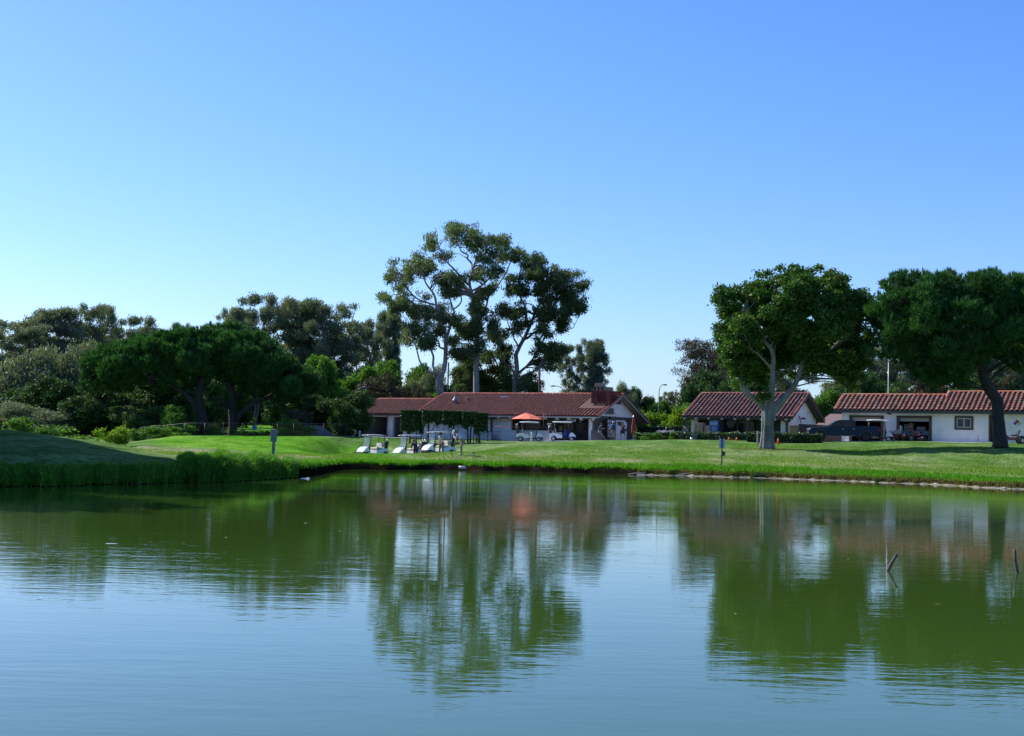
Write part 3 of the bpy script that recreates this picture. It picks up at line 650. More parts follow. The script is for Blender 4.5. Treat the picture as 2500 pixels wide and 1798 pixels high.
pr_brown=proto_round('brown_tree',7,M_brown,H=9,wd=10,n=90,dens=24,size=.32,low=0)
pr_euc=proto_round('grey_green_tree',8,M_eucg,H=10,wd=10,kind='euc',n=110,dens=24,size=.4,low=0)
sh_bright=proto_round('shrub',9,M_bright,H=3,wd=4,n=60,dens=50,size=.2,trunk=False,low=0)
sh_green=proto_round('shrub',10,M_broad,H=3,wd=4,n=60,dens=50,size=.2,trunk=False,low=0)
sh_brown=proto_round('shrub',12,M_brown,H=3,wd=4,n=60,dens=50,size=.2,trunk=False,low=0)
GL='trees in the far left woodland'; GM='trees between the pines and the clubhouse'; GR='trees behind the right-hand buildings'; GS='shrubs along the wood edge'
E,H_=22.0,11.0
for i,(px,D,top,wd,lab) in enumerate([
 (-70,195,800,190,'grey-green eucalyptus cut by the left edge of the photo'),
 (32,205,786,175,'grey-green eucalyptus rising at the far left, first full crown from the left edge'),
 (122,212,758,150,'grey-green eucalyptus second from the left edge, with a pointed crown'),
 (222,222,748,125,'eucalyptus with open round crown against the sky at left'),
 (330,232,776,120,'low-topped eucalyptus right of the open round one at left'),
 (425,245,796,60,'small eucalyptus top peeping over the left umbrella pine'),
 (560,240,758,90,'thin eucalyptus just left of the tall one above the right umbrella pine'),
 (625,236,722,130,'tall eucalyptus with wispy peak above the right umbrella pine'),
 (722,240,740,140,'rounded grey eucalyptus right of the wispy peak'),
 (805,238,742,150,'rounded grey eucalyptus left of the gap beside the tall group'),
 (882,246,786,110,'thin eucalyptus with bare trunks left of the slim one'),
 (946,252,768,85,'slim eucalyptus standing alone just left of the tall group')]):
    place(pe[i%3],px,D,top,wd,lab,'tree',GL if px<500 else GM,22.,2*5.5)
for i,(px,D,top,wd,lab) in enumerate([
 (1395,232,845,75,'grey eucalyptus left half of the pair behind the roof lattice box'),(1452,230,834,80,'grey eucalyptus right half of the pair behind the roof lattice box'),
 (1800,215,850,150,'grey eucalyptus seen under the left side of the big fig crown'),(1900,220,835,150,'grey eucalyptus behind the fig tree trunk'),
 (2070,225,850,150,'grey eucalyptus in the gap between the fig and the leaning pine'),(2170,228,845,140,'grey eucalyptus behind the flagpole'),(2270,230,850,140,'grey eucalyptus behind the raised part of the garage roof'),(2375,226,850,140,'grey eucalyptus left of the leaning pine trunk'),(2480,228,850,150,'grey eucalyptus right of the leaning pine trunk'),
 (1632,260,958,45,'tiny distant eucalyptus beside the street lamp')]):
    place(pe[(i+1)%3],px,D,top,wd,lab,'tree',GR,22.,2*5.5)
place(pe[3],1700,195,832,130,'sparse brownish tree with bare twigs left of the fig tree','tree',GR,22.,9.)
place(pe[3],1745,205,850,90,'thin brownish tree half hidden behind the fig crown','tree',GR,22.,9.)
for i,(pr,px,D,top,wd,lab,g) in enumerate([
 (pr_euc,30,165,850,230,'wide grey-green tree low at the left edge',GL),(pr_euc,150,170,840,190,'wide grey-green tree left of the umbrella pine crown',GL),
 (pr_green,245,172,826,150,'olive green tree peeping above the left end of the pine crown',GL),
 (pr_dark,60,150,930,220,'dark low tree at the bottom of the left woodland',GL),(pr_dark,190,148,915,200,'dark low tree under the left pine crown end',GL),
 (pr_dark,320,150,900,200,'dark tree below the middle of the left pine crown',GL),(pr_euc,90,140,985,200,'grey-green undergrowth tree at far left above the grass mound',GL),
 (pr_dark,420,160,900,140,'dark tree just left of the pine trunks',GL),(pr_dark,465,190,900,150,'dark tree behind the left pine trunk',GL),(pr_dark,560,200,905,110,'dark tree behind the right pine trunk',GL),(pr_dark,700,185,935,110,'dark tree behind the purplish shrub',GM),(pr_dark,250,142,965,170,'dark tree behind the bright yellow-green shrub',GL),(pr_dark,345,136,985,120,'dark tree left of the rounded bright tree',GL),
 (pr_green,425,134,982,95,'rounded small tree with lit top left of the pine trunks',GL),
 (pr_dark,640,248,905,230,'dark tree behind the distant bright green',GM),(pr_dark,760,235,900,150,'dark tree right of the distant bright green',GM),(pr_dark,520,245,930,150,'dark tree seen between the pine trunks',GM),
 (pr_green,790,195,852,150,'pale green leafy tree right of the pine dome',GM),(pr_green,740,200,885,100,'lit green tree touching the pine dome',GM),
 (pr_dark,845,145,945,115,'dark dense tree against the left garage wall',GM),(pr_dark,770,150,950,130,'dark dense tree left of the one at the garage wall',GM),
 (pr_green,880,205,880,140,'green leafy tree behind the garage roof end',GM),(pr_brown,935,180,912,150,'reddish brown tree behind the left garage roof',GM),
 (pr_green,935,215,862,130,'bright leafy tree above the reddish brown one',GM),(pr_green,1010,212,872,110,'bright leafy tree left of the pale forked trunk',GM),
 (pr_brown,1020,185,940,90,'brown low tree behind the roof near the forked trunk',GM),(pr_green,1060,200,950,110,'light low tree at the foot of the forked trunk',GM),
 (pr_euc,1035,206,895,110,'grey-green tree under the left pale eucalyptus crown',GM),(pr_euc,1135,208,880,90,'grey-green tree just left of the straight bare trunk',GM),(pr_dark,1115,205,905,100,'dark tree between forked and straight trunks',GM),(pr_dark,1210,210,900,100,'dark tree right of the straight trunk',GM),
 (pr_euc,1530,200,935,70,'olive conifer-like tree right of the clubhouse gable',GR),(pr_dark,1568,203,938,60,'dark round tree right of the olive one',GR),
 (pr_green,1600,185,968,90,'fresh green tree behind the street lamp',GR),(pr_dark,1632,215,985,60,'dark round bush tree behind the lamp pole',GR),
 (pr_green,1665,165,975,75,'light leafy tree left of the middle building',GR),
 (pr_dark,1735,172,892,120,'dark leafy tree behind the middle building roof',GR),(pr_dark,1680,168,930,70,'dark leafy tree at the left end of the middle building roof',GR),
 (pr_dark,1800,185,905,150,'dark tree behind the fig tree limbs',GR),(pr_green,2010,175,940,110,'bright green tree between the middle and right buildings',GR),
 (pr_dark,2075,200,905,120,'dark tree left of the flagpole',GR),(pr_green,2168,178,935,60,'small bright tree beside the flagpole above the roof',GR),
 (pr_brown,2240,195,920,150,'brownish low tree above the garage roof',GR),(pr_dark,2140,210,890,150,'dark tree behind the flagpole',GR),
 (pr_dark,2330,205,905,150,'dark low tree left of the leaning trunk',GR),(pr_brown,2420,200,910,120,'brown low tree behind the leaning trunk',GR),(pr_dark,2500,200,915,150,'dark low tree at the right edge above the roof',GR)]):
    n0=pr.name
    place(pr,px,D,top,wd,lab,'tree',g,10. if pr is not pr_brown else 9.,10.,zoff=-.6)
for i,(pr,px,D,top,wd,lab,zo) in enumerate([
 (sh_green,455,132,1036,60,'low green shrub left of the left pine trunk',-.2),(sh_green,528,133,1040,50,'low green shrub between the pine trunks',-.2),(sh_brown,500,136,1040,60,'tan dry shrub between the pine trunks',-.2),(sh_green,585,134,1050,50,'low green shrub just right of the right pine trunk',-.2),(sh_bright,276,84,1037,92,'bright yellow-green shrub lit by the sun above the mound dip',-.4),
 (sh_green,402,122,1040,110,'lit green shrub behind the fence left of the pine trunks',-.3),(sh_green,350,124,1048,70,'small green shrub at the left fence end',-.3),
 (sh_green,30,100,1020,130,'green undergrowth shrub at the far left edge',-.5),(sh_green,150,100,1040,150,'green undergrowth shrub left of the bright shrub',-.5),
 (sh_brown,725,136,1003,75,'purplish brown shrub behind the fence',-.3),(sh_green,690,134,1025,90,'leafy shrub behind the fence right of the wooden sign',-.3),(sh_green,740,134,1040,80,'low leafy shrub right of the purplish one',-.3),
 (sh_brown,618,240,1003,60,'tan shrub behind the distant green',-.2),(sh_green,648,238,1018,36,'small round shrub on the edge of the distant green',-.2),(sh_green,600,225,1020,42,'yellow-green shrub beside the leaning post',-.2),(sh_green,680,236,1010,24,'slender shrub right of the young tree',-.2),
 (sh_green,645,136,1052,34,'grey-green clump behind the fence left of the wooden sign',-.1),(sh_green,615,136,1054,46,'low clump behind the fence under the blue notice',-.1),
 (sh_green,1568,160,1000,80,'pale green shrub mass right of the gable',-.4),(sh_bright,1620,156,1000,90,'yellow-green shrub mass behind the flat hedge',-.4),(sh_bright,1660,150,985,70,'yellow-leaved shrub left of the middle building',-.4),
 (sh_green,1645,127.5,1056,26,'leafy clump around the lilac flowers',-.1),(sh_green,1590,133,1058,60,'dark patio planting behind the caution tape',-.1),
 (sh_bright,1160,131,1068,18,'tuft of bright leaves at the foot of the clipped trees',0)]):
    place(pr,px,D,top,wd,lab,'shrub',GS,3.,4.,zoff=zo)
for p in list(used): pass
# ---- offscreen trees shading the left bank; last two added to block sky light
for lab_,(x,y,h,wd) in zip(['shade tree by the pond just outside the left edge, farthest of the front row','shade tree by the pond just outside the left edge, middle of the front row','shade tree by the pond just outside the left edge, nearest the camera','broad shade tree behind the front row outside the left edge','narrow shade tree at the back outside the left edge','shade tree on the near left bank beside the camera','tall shade tree behind the one on the near left bank'],[(-28,54,17,13),(-25,45,16,12),(-24,37,15,11),(-36,50,18,16),(-34,62,17,10),(-30,29,16,14),(-42,36,20,16)]):
    o=pr_dark.copy(); COL.objects.link(o)
    for ch in pr_dark.children:
        c=ch.copy(); COL.objects.link(c); c.parent=o
    o.location=(x,y,zg(x,y)-.3); o.scale=(wd/10,wd/10,h/10); o.rotation_euler=(0,0,x)
    tag(o,lab_,'tree','shade trees left of the pond')
# ------------------------------------------------------------------ grasses
def fallen():
    n=420; x=rng.normal(16,6.5,n); y=rng.normal(105,5.5,n); c=np.array([(a,b,zg(a,b)+.04) for a,b in zip(x,y) if 92<b<117]); V,Fq=diamonds(c,rng.normal(size=(len(c),3))*[1,1,.2],np.full(len(c),.11),np.full(len(c),.07))
    tag(mesh_np('fallen_leaves',V,Fq,leafmat('fallen_leaf',[(0,(.30,.16,.03)),(1,(.55,.45,.08))],trans=.2),rnd=rng.random(len(c))),'yellow fallen leaves scattered on the lawn around the fig tree','fallen leaves',kind='stuff')
fallen()
def blades(name,pts,h,lean,wd,mats,parent=None):
    n=len(pts); hh=np.asarray(h)*rng.uniform(.35,1.35,n); an=rng.uniform(0,6.28,n)
    d=np.c_[np.cos(an),np.sin(an),0*an]*rng.uniform(.1,.7,n)[:,None]+np.array(lean)
    s=unit(np.c_[rng.normal(size=(n,2)),0*an])*wd*.5
    b=np.array(pts); mid=b+d*(hh*.35)[:,None]+np.c_[0*an,0*an,hh*.65]; tip=b+d*hh[:,None]*1.0+np.c_[0*an,0*an,hh*(.95-.35*np.linalg.norm(d,axis=1))]
    V=np.stack([b-s,b+s,mid+s*.8,mid-s*.8,tip],1).reshape(-1,3)
    i=np.arange(n)*5
    Fq=np.concatenate([np.stack([i,i+1,i+2,i+3],1),np.stack([i+3,i+2,i+4,i+4],1)])
    # triangle as degenerate quad is avoided: use tri mesh
    T=np.concatenate([np.stack([i,i+1,i+2],1),np.stack([i,i+2,i+3],1),np.stack([i+3,i+2,i+4],1)])
    r=np.clip(rng.normal(.5,.22,n),0,1)
    return mesh_np(name,V,T,mats,parent,rnd=np.concatenate([r,r,r]))
def scatter(px0,px1,t0,t1,n,clump=0,fz=0):
    px=rng.uniform(px0,px1,n); t=rng.uniform(t0,t1,n)
    out=[]
    for a,b in zip(px,t):
        D=shore(a)+b; x=(a-1250)/F*D; out.append((x,D,zg(x,D)-.02+fz))
    return np.array(out)
def wavy(px,amp,s): return amp*(np.sin(px*.05+s)+.6*np.sin(px*.13+2*s)+.4*np.sin(px*.31+s))
g1=np.concatenate([scatter(-420,450,.0,1.6,26000),scatter(440,735,.0,3.2,36000)]); k=g1[:,0]*0+rng.random(len(g1))
px1=1250+F*g1[:,0]/g1[:,1]; blades('tall_grass',g1,np.interp(px1,[-400,420,490,700,735],[.2,.2,.42,.36,.28])*(1+.35*np.sin(px1*.043)*np.sin(px1*.11+1)),(.18,-.25,0),.028,M_tall)
tag(bpy.data.objects['tall_grass'],'tall grass leaning over the water on the left bank','tall grass',kind='stuff')
g2=np.concatenate([scatter(700,1250,.15,3.0,36000),scatter(1250,1820,.15,3.0,36000),scatter(1800,2720,.5,3.6,46000)])
pg=1250+F*g2[:,0]/g2[:,1]; tg=g2[:,1]-np.interp(pg,PXG,SH); nz=np.sin(g2[:,0]*1.3)+.7*np.sin(g2[:,0]*3.7+1)+.5*np.sin(g2[:,0]*8.1)
g2=g2[(rng.random(len(g2))<np.clip(.75+.3*nz,.25,1))&(tg>.62+.22*nz)]
blades('bank_grass',g2,.26,(0,-.35,0),.03,M_grass)
tag(bpy.data.objects['bank_grass'],'lush green grass fringe hanging over the far bank','bank grass',kind='stuff')
g3=scatter(1560,2720,-.1,.7,9000)
blades('dry_grass',g3,.16,(0,-.3,0),.03,M_dry)
tag(bpy.data.objects['dry_grass'],'withered brownish grass between the green fringe and the concrete edge','dry grass',kind='stuff')

g4=np.concatenate([scatter(700,2700,3.0,14,90000),scatter(300,2700,14,34,60000)])
blades('lawn_blades',g4,.075,(.02,-.05,0),.03,M_lawn)
tag(bpy.data.objects['lawn_blades'],'short uneven blades standing up from the mown lawn','lawn blades',kind='stuff')
# ------------------------------------------------------------------ buildings
E1=np.array([math.cos(R(30)),-math.sin(R(30)),0]); E2=np.array([math.sin(R(30)),math.cos(R(30)),0])
class Bld:
    def __init__(s,O,label,name='building',cat='building'):
        s.O=np.array(O,float); s.t=empty(name,O,R(-30),label,cat)
    def loc(s,p): d=p-s.O; return np.array([d@E1,d@E2,d[2]])
    def hit(s,px,py,u=None,v=None):
        d=ray(px,py); c=np.array([0,0,CH])-s.O
        ax=E1 if u is not None else E2; k=(u if u is not None else v)
        t=(k-c@ax)/(d@ax); p=c+d*t; return np.array([p@E1,p@E2,p[2]])
    def world(s,u,v,z): return s.O+E1*u+E2*v+np.array([0,0,z])
def tile_roof(name,u0,u1,zr,slope,vtop,vbot,sp,course,m,parent,amp=.125,skip=None):
    """barrel tile sheet from v=vtop down to v=vbot (|v| grows), ridge height zr at v=0"""
    sgn=-1 if vbot<vtop else 1
    L=abs(vbot-vtop); nr=max(2,int(round(L/course))); ncol=int(round((u1-u0)/sp)); spx=(u1-u0)/ncol
    ph=np.array([0,.04,.14,.28,.42,.52,.56,.78]); hh=amp*np.sqrt(np.clip(1-((ph-.28)/.28)**2,0,1)); hh[-1]=-.015; hh[0]=hh[6]=.0
    us=np.concatenate([(u0+(c+ph)*spx) for c in range(ncol)]+[[u1]]); hs_=np.concatenate([hh]*ncol+[[0]])
    rows=[];
    for r in range(nr):
        for tt in (0,1): rows.append((r,tt,(r+tt)/nr*L))
    nu=len(us); V=[]
    for r,tt,d in rows:
        z=zr-slope*(abs(vtop)+d)+ (.045 if tt else .0)
        v=vtop+sgn*d
        V.append(np.stack([us,np.full(nu,v),z+hs_*(1.0 if tt else .86)],1))
    V=np.concatenate(V); Fq=[];rn=[]; g=np.random.default_rng(int(abs(u0)*10)+nr)
    tr=g.uniform(.12,1,(nr,ncol+1))
    for i in range(len(rows)-1):
        for j in range(nu-1):
            c=j//8; p=j%8
            um=(us[j]+us[j+1])/2; vm=vtop+sgn*(rows[i][2]+rows[i+1][2])/2
            if skip and skip[0]<um<skip[1] and skip[2]<vm<skip[3]: continue
            a=i*nu+j; q=(a,a+1,a+nu+1,a+nu)
            Fq.append(q if sgn<0 else q[::-1]); rn.append(.0 if p>=6 or i%2==1 else tr[rows[i][0],c])
    return mesh_np(name,V,np.array(Fq),m,parent,rnd=rn)
def barrel_row(name,pts,r,m,parent,step=.42):
    """row of overlapping cap tiles along a line"""
    P0,P1=[np.array(p,float) for p in pts]; L=np.linalg.norm(P1-P0); n=max(2,int(L/step)); d=(P1-P0)/n
    u=d/np.linalg.norm(d); s=np.cross([0,0,1.],u); s/=np.linalg.norm(s); up=np.cross(u,s)
    V=[];Fq=[];rn=[];k=7
    for i in range(n):
        for e,rr in ((0,r*1.0),(1.08,r*.84)):
            for a in np.linspace(0,math.pi,k): V.append(P0+d*(i+e)+s*rr*math.cos(a)+up*(rr*math.sin(a)*.9+ (0.0 if e else .015)))
        b=i*2*k; q=rng.uniform(.3,1)
        for a in range(k-1): Fq.append((b+a,b+a+1,b+k+a+1,b+k+a)); rn.append(q)
    return mesh_np(name,V,np.array(Fq),m,parent,rnd=rn)
def gable_roof(B,u0,u1,zr,wf,wb,rise,sp,m,skip=None,fascia=M_trim,vt=0,deck_t=.10,thick=.0,back=True,bargel=True,barger=True):
    sl=rise/wf; T=B.t
    rf=tile_roof('roof',u0,u1,zr,sl,0,-wf,sp,.42,m,T,skip=skip)
    rf['label']='front slope of clay barrel tiles'
    if back: tile_roof('roof',u0,u1,zr,sl,0,wb,sp*2,.9,m,T)['label']='rear slope of clay tiles'
    d=MB(); t=.09
    d.prism([(0,zr-.03),(-wf,zr-sl*wf-.03),(-wf,zr-sl*wf-.03-t),(0,zr-.03-t)],0,u0+.02,u1-.02)
    d.prism([(0,zr-.03),(0,zr-.03-t),(wb,zr-sl*wb-.03-t),(wb,zr-sl*wb-.03)],0,u0+.02,u1-.02)
    d.build('roof_deck',fascia,T)
    barrel_row('ridge_cap',[(u0,0,zr+.05),(u1,0,zr+.05)],.13,m,T)
    for u,on in ((u0,bargel),(u1,barger)):
        if on:
            barrel_row('barge_tiles',[(u,-wf,zr-sl*wf+.05),(u,0,zr+.05)],.12,m,T); barrel_row('barge_tiles',[(u,wb,zr-sl*wb+.05),(u,0,zr+.05)],.12,m,T)
            e=MB(); s=.03 if u>u0 else -.03
            e.prism([(0,zr-.02),(-wf,zr-sl*wf-.02),(-wf,zr-sl*wf-.2),(0,zr-.2)],0,u,u+s); e.prism([(0,zr-.02),(0,zr-.2),(wb,zr-sl*wb-.2),(wb,zr-sl*wb-.02)],0,u,u+s); e.build('barge_board',fascia,T)
    return sl
def bx(name,a,b,m,parent,bev=0): mb=MB(); mb.box(a,b,0,bev); return mb.build(name,m,parent)
# ---- clubhouse
Pk=at(1522.6,963.5,143.8); Fr=at(1457,1018,138.8); z0=2.12
Bc=Bld((Pk[0],Pk[1],z0),'long white clubhouse with red tile roof, garage bays left and gabled end wall right','clubhouse')
T=Bc.t; zr=Pk[2]-z0; f_=Bc.loc(Fr); wf=5.8; rise=zr-f_[2]; wb=6.6; UL=-21.6
sl=gable_roof(Bc,UL,0,zr,wf,wb,rise,.40,M_tile,skip=None,fascia=mat('clubhouse_fascia',(.30,.27,.22),.7))
ze=zr-rise
gz=lambda v: zr-.14-sl*abs(v)
vF=-4.6; uR=-.9
c0=Bc.hit(1547.6,1030,u=uR); vR=float(c0[1])
# gable end wall (right)
zt=Bc.hit(1472,1016,u=uR)[2]
m=MB(); m.prism([(vF,0-.3),(vR,-.3),(vR,gz(vR)),(0,gz(0)),(vF,gz(vF))],0,uR-.2,uR); m.build('wall',M_white,T)['label']='white gable end wall'
# trims on the gable end
def gpx(px,py): return Bc.hit(px,py,u=uR+.0)
tr=MB(); zb=zt-.34
tr.box((uR,vF-.01,zb),(uR+.04,vR+.02,zt)); 
vd0=gpx(1482,1040)[1]; vd1=gpx(1501.5,1040)[1]; vw=gpx(1530.5,1040)[1]
tr.box((uR,vF-.01,-.2),(uR+.035,gpx(1479,1040)[1],zb)); tr.box((uR,vw,-.2),(uR+.035,vR+.02,zb)); tr.build('wood_trim',M_trim,T)
dr=MB(); zd=gpx(1491,1025)[2]; dr.box((uR,vd0-.12,-.1),(uR+.06,vd0,zd+.1)); dr.box((uR,vd1,-.1),(uR+.06,vd1+.1,zd+.1)); dr.box((uR,vd0,zd),(uR+.06,vd1,zd+.1)); dr.box((uR+.002,vd0,-.1),(uR+.03,vd1,.45))
nr_=5
for i in range(nr_+1):
    zz=.45+(zd-.45)*i/nr_; dr.box((uR+.02,vd0,zz-.03),(uR+.055,vd1,zz+.03))
dr.box((uR+.02,(vd0+vd1)/2-.04,.45),(uR+.056,(vd0+vd1)/2+.04,zd)); d=dr.build('door',M_board,T); d['label']='dark glazed door with ten panes'
g_=MB(); g_.box((uR+.003,vd0,.45),(uR+.018,vd1,zd)); g_.build('pane',mat('papered_glass',(.45,.50,.52),.2,noise=.2,nscale=3),d)
n_=MB(); vn=vd0+.25*(vd1-vd0); n_.prism([(vn-.12,zd-.42),(vn+.16,zd-.42),(vn+.02,zd-.1)],0,uR+.02,uR+.028); n_.build('notice',mat('blue_notice',(.03,.22,.4),.5),d)
# opened shutter left of the door
bx('door_leaf',(uR+.035,gpx(1470,1040)[1],-.05),(uR+.6,gpx(1470,1040)[1]+.05,zd),M_board,T)
# wall lamp + name board (worn lettering) on the gable
s0=gpx(1507.5,1030);s1=gpx(1521.5,1040); sg=MB()
sg.box((uR+.02,s0[1]+.12,s1[2]),(uR+.07,s1[1],s0[2]),0,.02); sg.tube([(uR+.05,s0[1]+.02,s1[2]),(uR+.05,s0[1]-.06,(s0[2]+s1[2])/2),(uR+.05,s0[1]+.02,s0[2])],.03,6)
sgo=sg.build('name_board',mat('carved_wood',(.06,.045,.038),.6,noise=.3,nscale=8),T)
st=MB(); L0=s0[1]+.2; L1=s1[1]-.08; zm=(s0[2]+s1[2])/2-.03; px_=L0
for k,(w_,h_) in enumerate([(.05,.22),(.07,.10),(.05,.15),(.08,.10),(.06,.12),(.04,.18),(.07,.10),(.06,.10)]):
    if px_+w_<L1: st.box((uR+.07,px_,zm-.06),(uR+.078,px_+w_,zm-.06+h_))
    px_+=w_+.045
st.build('lettering',mat('faded_letter',(.22,.18,.15),.7),sgo)
v0=gpx(1529,1028); l=MB(); l.box((uR,v0[1]-.08,v0[2]-.12),(uR+.2,v0[1]+.02,v0[2]+.1)); l.build('wall_lamp',M_dark,T)
v0=gpx(1487,1021); l=MB(); l.sphere((uR+.1,v0[1],v0[2]),.1,6); l.build('wall_lamp',M_dark,T)
# window with bars and shelf bracket in the gable
a=gpx(1480.6,997);b=gpx(1497,1010); wn=MB(); wn.box((uR,a[1],b[2]),(uR+.05,b[1],a[2])); wo=wn.build('window',mat('barred_glass',(.09,.11,.12),.3),T)
wb_=MB(); 
for k in range(7): y=a[1]+(b[1]-a[1])*k/6; wb_.box((uR+.05,y-.015,b[2]),(uR+.07,y+.015,a[2]))
wb_.box((uR+.04,a[1]-.02,a[2]-.04),(uR+.075,b[1]+.02,a[2]+.02)); wb_.build('window_bars',M_dark,wo)
wb_=MB(); wb_.box((uR,a[1]-.55,b[2]-.07),(uR+.3,b[1]+.02,b[2]-.02)); wb_.tube([(uR+.15,b[1],b[2]-.05),(uR+.2,b[1]+.4,b[2]-.12),(uR+.1,b[1]+.3,b[2]-.35)],.015,5); wb_.build('shelf',M_dark,T)
for (px,py,s_) in [(1512.4,983,.12),(1514,977.5,.1)]:
    q=gpx(px,py); bx('gable_vent',(uR,q[1]-s_,q[2]-s_),(uR+.05,q[1]+s_,q[2]+s_),M_dark,T)
pp=MB(); q=gpx(1468.5,1040); pp.tube([(uR-.1,vF-.06,-.1),(uR-.1,vF-.06,ze+.35)],.045,6); pp.build('drain_pipe',mat('white_pipe',(.6,.6,.6),.5),T)
# front wall, opening, porch
fh=lambda px,py=1040,v=vF: Bc.hit(px,py,v=v)
uo0=fh(1248.5)[0]; uo1=fh(1437.4)[0]; zh=ze+.12
bx('wall',(UL+.5,vF,-.3),(uo0,vF+.2,gz(vF)),M_white,T)['label']='white front wall left of the dark opening'; bx('wall',(uo1,vF,-.3),(uR-.2,vF+.2,gz(vF)),M_white,T)['label']='white front wall at the gable corner'
m=MB(); m.box((UL+.5,vR-.2,-.3),(uR-.2,vR,gz(vR)));  m.box((UL+.5,vF+.2,-.3),(UL+.7,vR-.2,gz(vR))); m.build('wall',M_white,T)['label']='white rear wall'
vb=vF+1.5
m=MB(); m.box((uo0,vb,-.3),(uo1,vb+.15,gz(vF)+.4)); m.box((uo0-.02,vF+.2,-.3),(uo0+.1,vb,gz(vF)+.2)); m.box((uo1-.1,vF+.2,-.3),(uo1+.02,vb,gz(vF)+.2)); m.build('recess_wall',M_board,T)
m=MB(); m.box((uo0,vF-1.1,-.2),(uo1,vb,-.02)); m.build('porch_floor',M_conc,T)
# windows, counter and notices in the recess
def recess_rect(name,x0,x1,y0,y1,m_,off=.03,v=None,parent=T):
    v=vb if v is None else v
    a=Bc.hit(x0,y0,v=v);b=Bc.hit(x1,y1,v=v); return bx(name,(a[0],v-off,b[2]),(b[0],v-.002,a[2]),m_,parent)
for (x0,x1,y0,y1) in [(1250,1275,1024,1050),(1279,1320,1024,1050),(1326,1352,1026,1054),(1384,1408,1032,1052),(1412,1434,1026,1052)]:
    w_=recess_rect('window',x0,x1,y0,y1,M_glass,.02)
    fr=MB(); a=Bc.hit(x0,y0,v=vb);b=Bc.hit(x1,y1,v=vb)
    for q in [((a[0]-.06,vb-.05,a[2]),(b[0]+.06,vb,a[2]+.06)),((a[0]-.06,vb-.05,b[2]-.06),(b[0]+.06,vb,b[2])),((a[0]-.06,vb-.05,b[2]),(a[0],vb,a[2])),((b[0],vb-.05,b[2]),(b[0]+.06,vb,a[2]))]: fr.box(*q)
    fr.build('window_frame',M_trim,w_)
dfr=MB(); a=Bc.hit(1367,1021,v=vb);b=Bc.hit(1380,1076,v=vb); dfr.box((a[0],vb-.08,a[2]-.08),(b[0],vb-.03,a[2])); dfr.box((b[0]-.09,vb-.08,-.1),(b[0],vb-.03,a[2])); dfr.build('door_frame',mat('pale_frame',(.42,.34,.31),.6),T)
recess_rect('notice',1354,1358.5,1028,1034,mat('grey_notice',(.25,.25,.27),.6),.03)
recess_rect('notice',1415,1421.5,1029,1032,mat('pink_notice',(.45,.33,.34),.6),.06)
recess_rect('menu_board',1366,1373,1040,1052,mat('yellow_board',(.30,.26,.12),.6),.06)
# sign with dark brush marks and a ring (faded lettering)
vs=vF+.02
a=Bc.hit(1383.8,1023.8,v=vs);b=Bc.hit(1406,1030.3,v=vs); so=bx('sign_board',(a[0],vs-.06,b[2]),(b[0],vs-.01,a[2]),mat('white_sign',(.55,.55,.55),.5),T)
st=MB(); w_=b[0]-a[0]; zc=(a[2]+b[2])/2
def seg(x0,x1,z0_,z1_): st.box((a[0]+w_*x0,vs-.068,zc+z0_),(a[0]+w_*x1,vs-.06,zc+z1_))
for x in (.08,.13,.17,.21): seg(x,x+.025,-.04,.05)
for x in (.66,.71,.76,.81,.86): seg(x,x+.028,-.05,.05)
cxs=a[0]+w_*.48; st.tube([(cxs+.22*math.cos(t),vs-.066,zc+.06*math.sin(t)+.03*math.cos(t)) for t in np.linspace(0,6.28,13)],.012,4); st.tube([(a[0]+w_*.34,vs-.066,zc-.05),(cxs,vs-.066,zc+.02),(a[0]+w_*.6,vs-.066,zc+.06)],.013,4)
st.build('sign_marks',M_dark,so)
# eave: pale fascia strip, rafter tails, posts
vE=-wf
bx('gutter',(UL,vE-.03,ze-.14),(-.12,vE,ze-.02),mat('cream_fascia',(.42,.40,.32),.6),T)
for k in range(int(abs(UL)/1.33)):
    u=-.55-k*1.335; mb=MB(); mb.prism([(vE-.06,ze-.16),(vE-.06,ze-.24),(vE+.12,ze-.36),(vE+.5,ze-.36),(vE+.5,ze-.0)],0,u-.07,u+.07); mb.build('rafter_tail',mat('cream_rafter',(.5,.48,.42),.6),T)
bx('eave_beam',(UL+.3,-5.4,ze-.22),(-.9,-5.2,ze-.02),M_trim,T)
for px in (1449.5,1200,1354,1278):
    q=Bc.hit(px,1040,v=-5.3); mb=MB(); mb.box((q[0]-.1,-5.4,-.3),(q[0]+.1,-5.2,ze-.4)); mb.prism([(q[0]-.32,ze-.24),(q[0]+.32,ze-.24),(q[0]+.32,ze-.34),(q[0]+.12,ze-.45),(q[0]-.12,ze-.45),(q[0]-.32,ze-.34)],1,-5.42,-5.18); mb.build('post',M_trim,T)
for v in (vR+.2,wb-.3):
    mb=MB(); mb.box((uR-.25,v-.1,-.3),(uR-.05,v+.1,gz(v))); mb.build('post',M_trim,T)
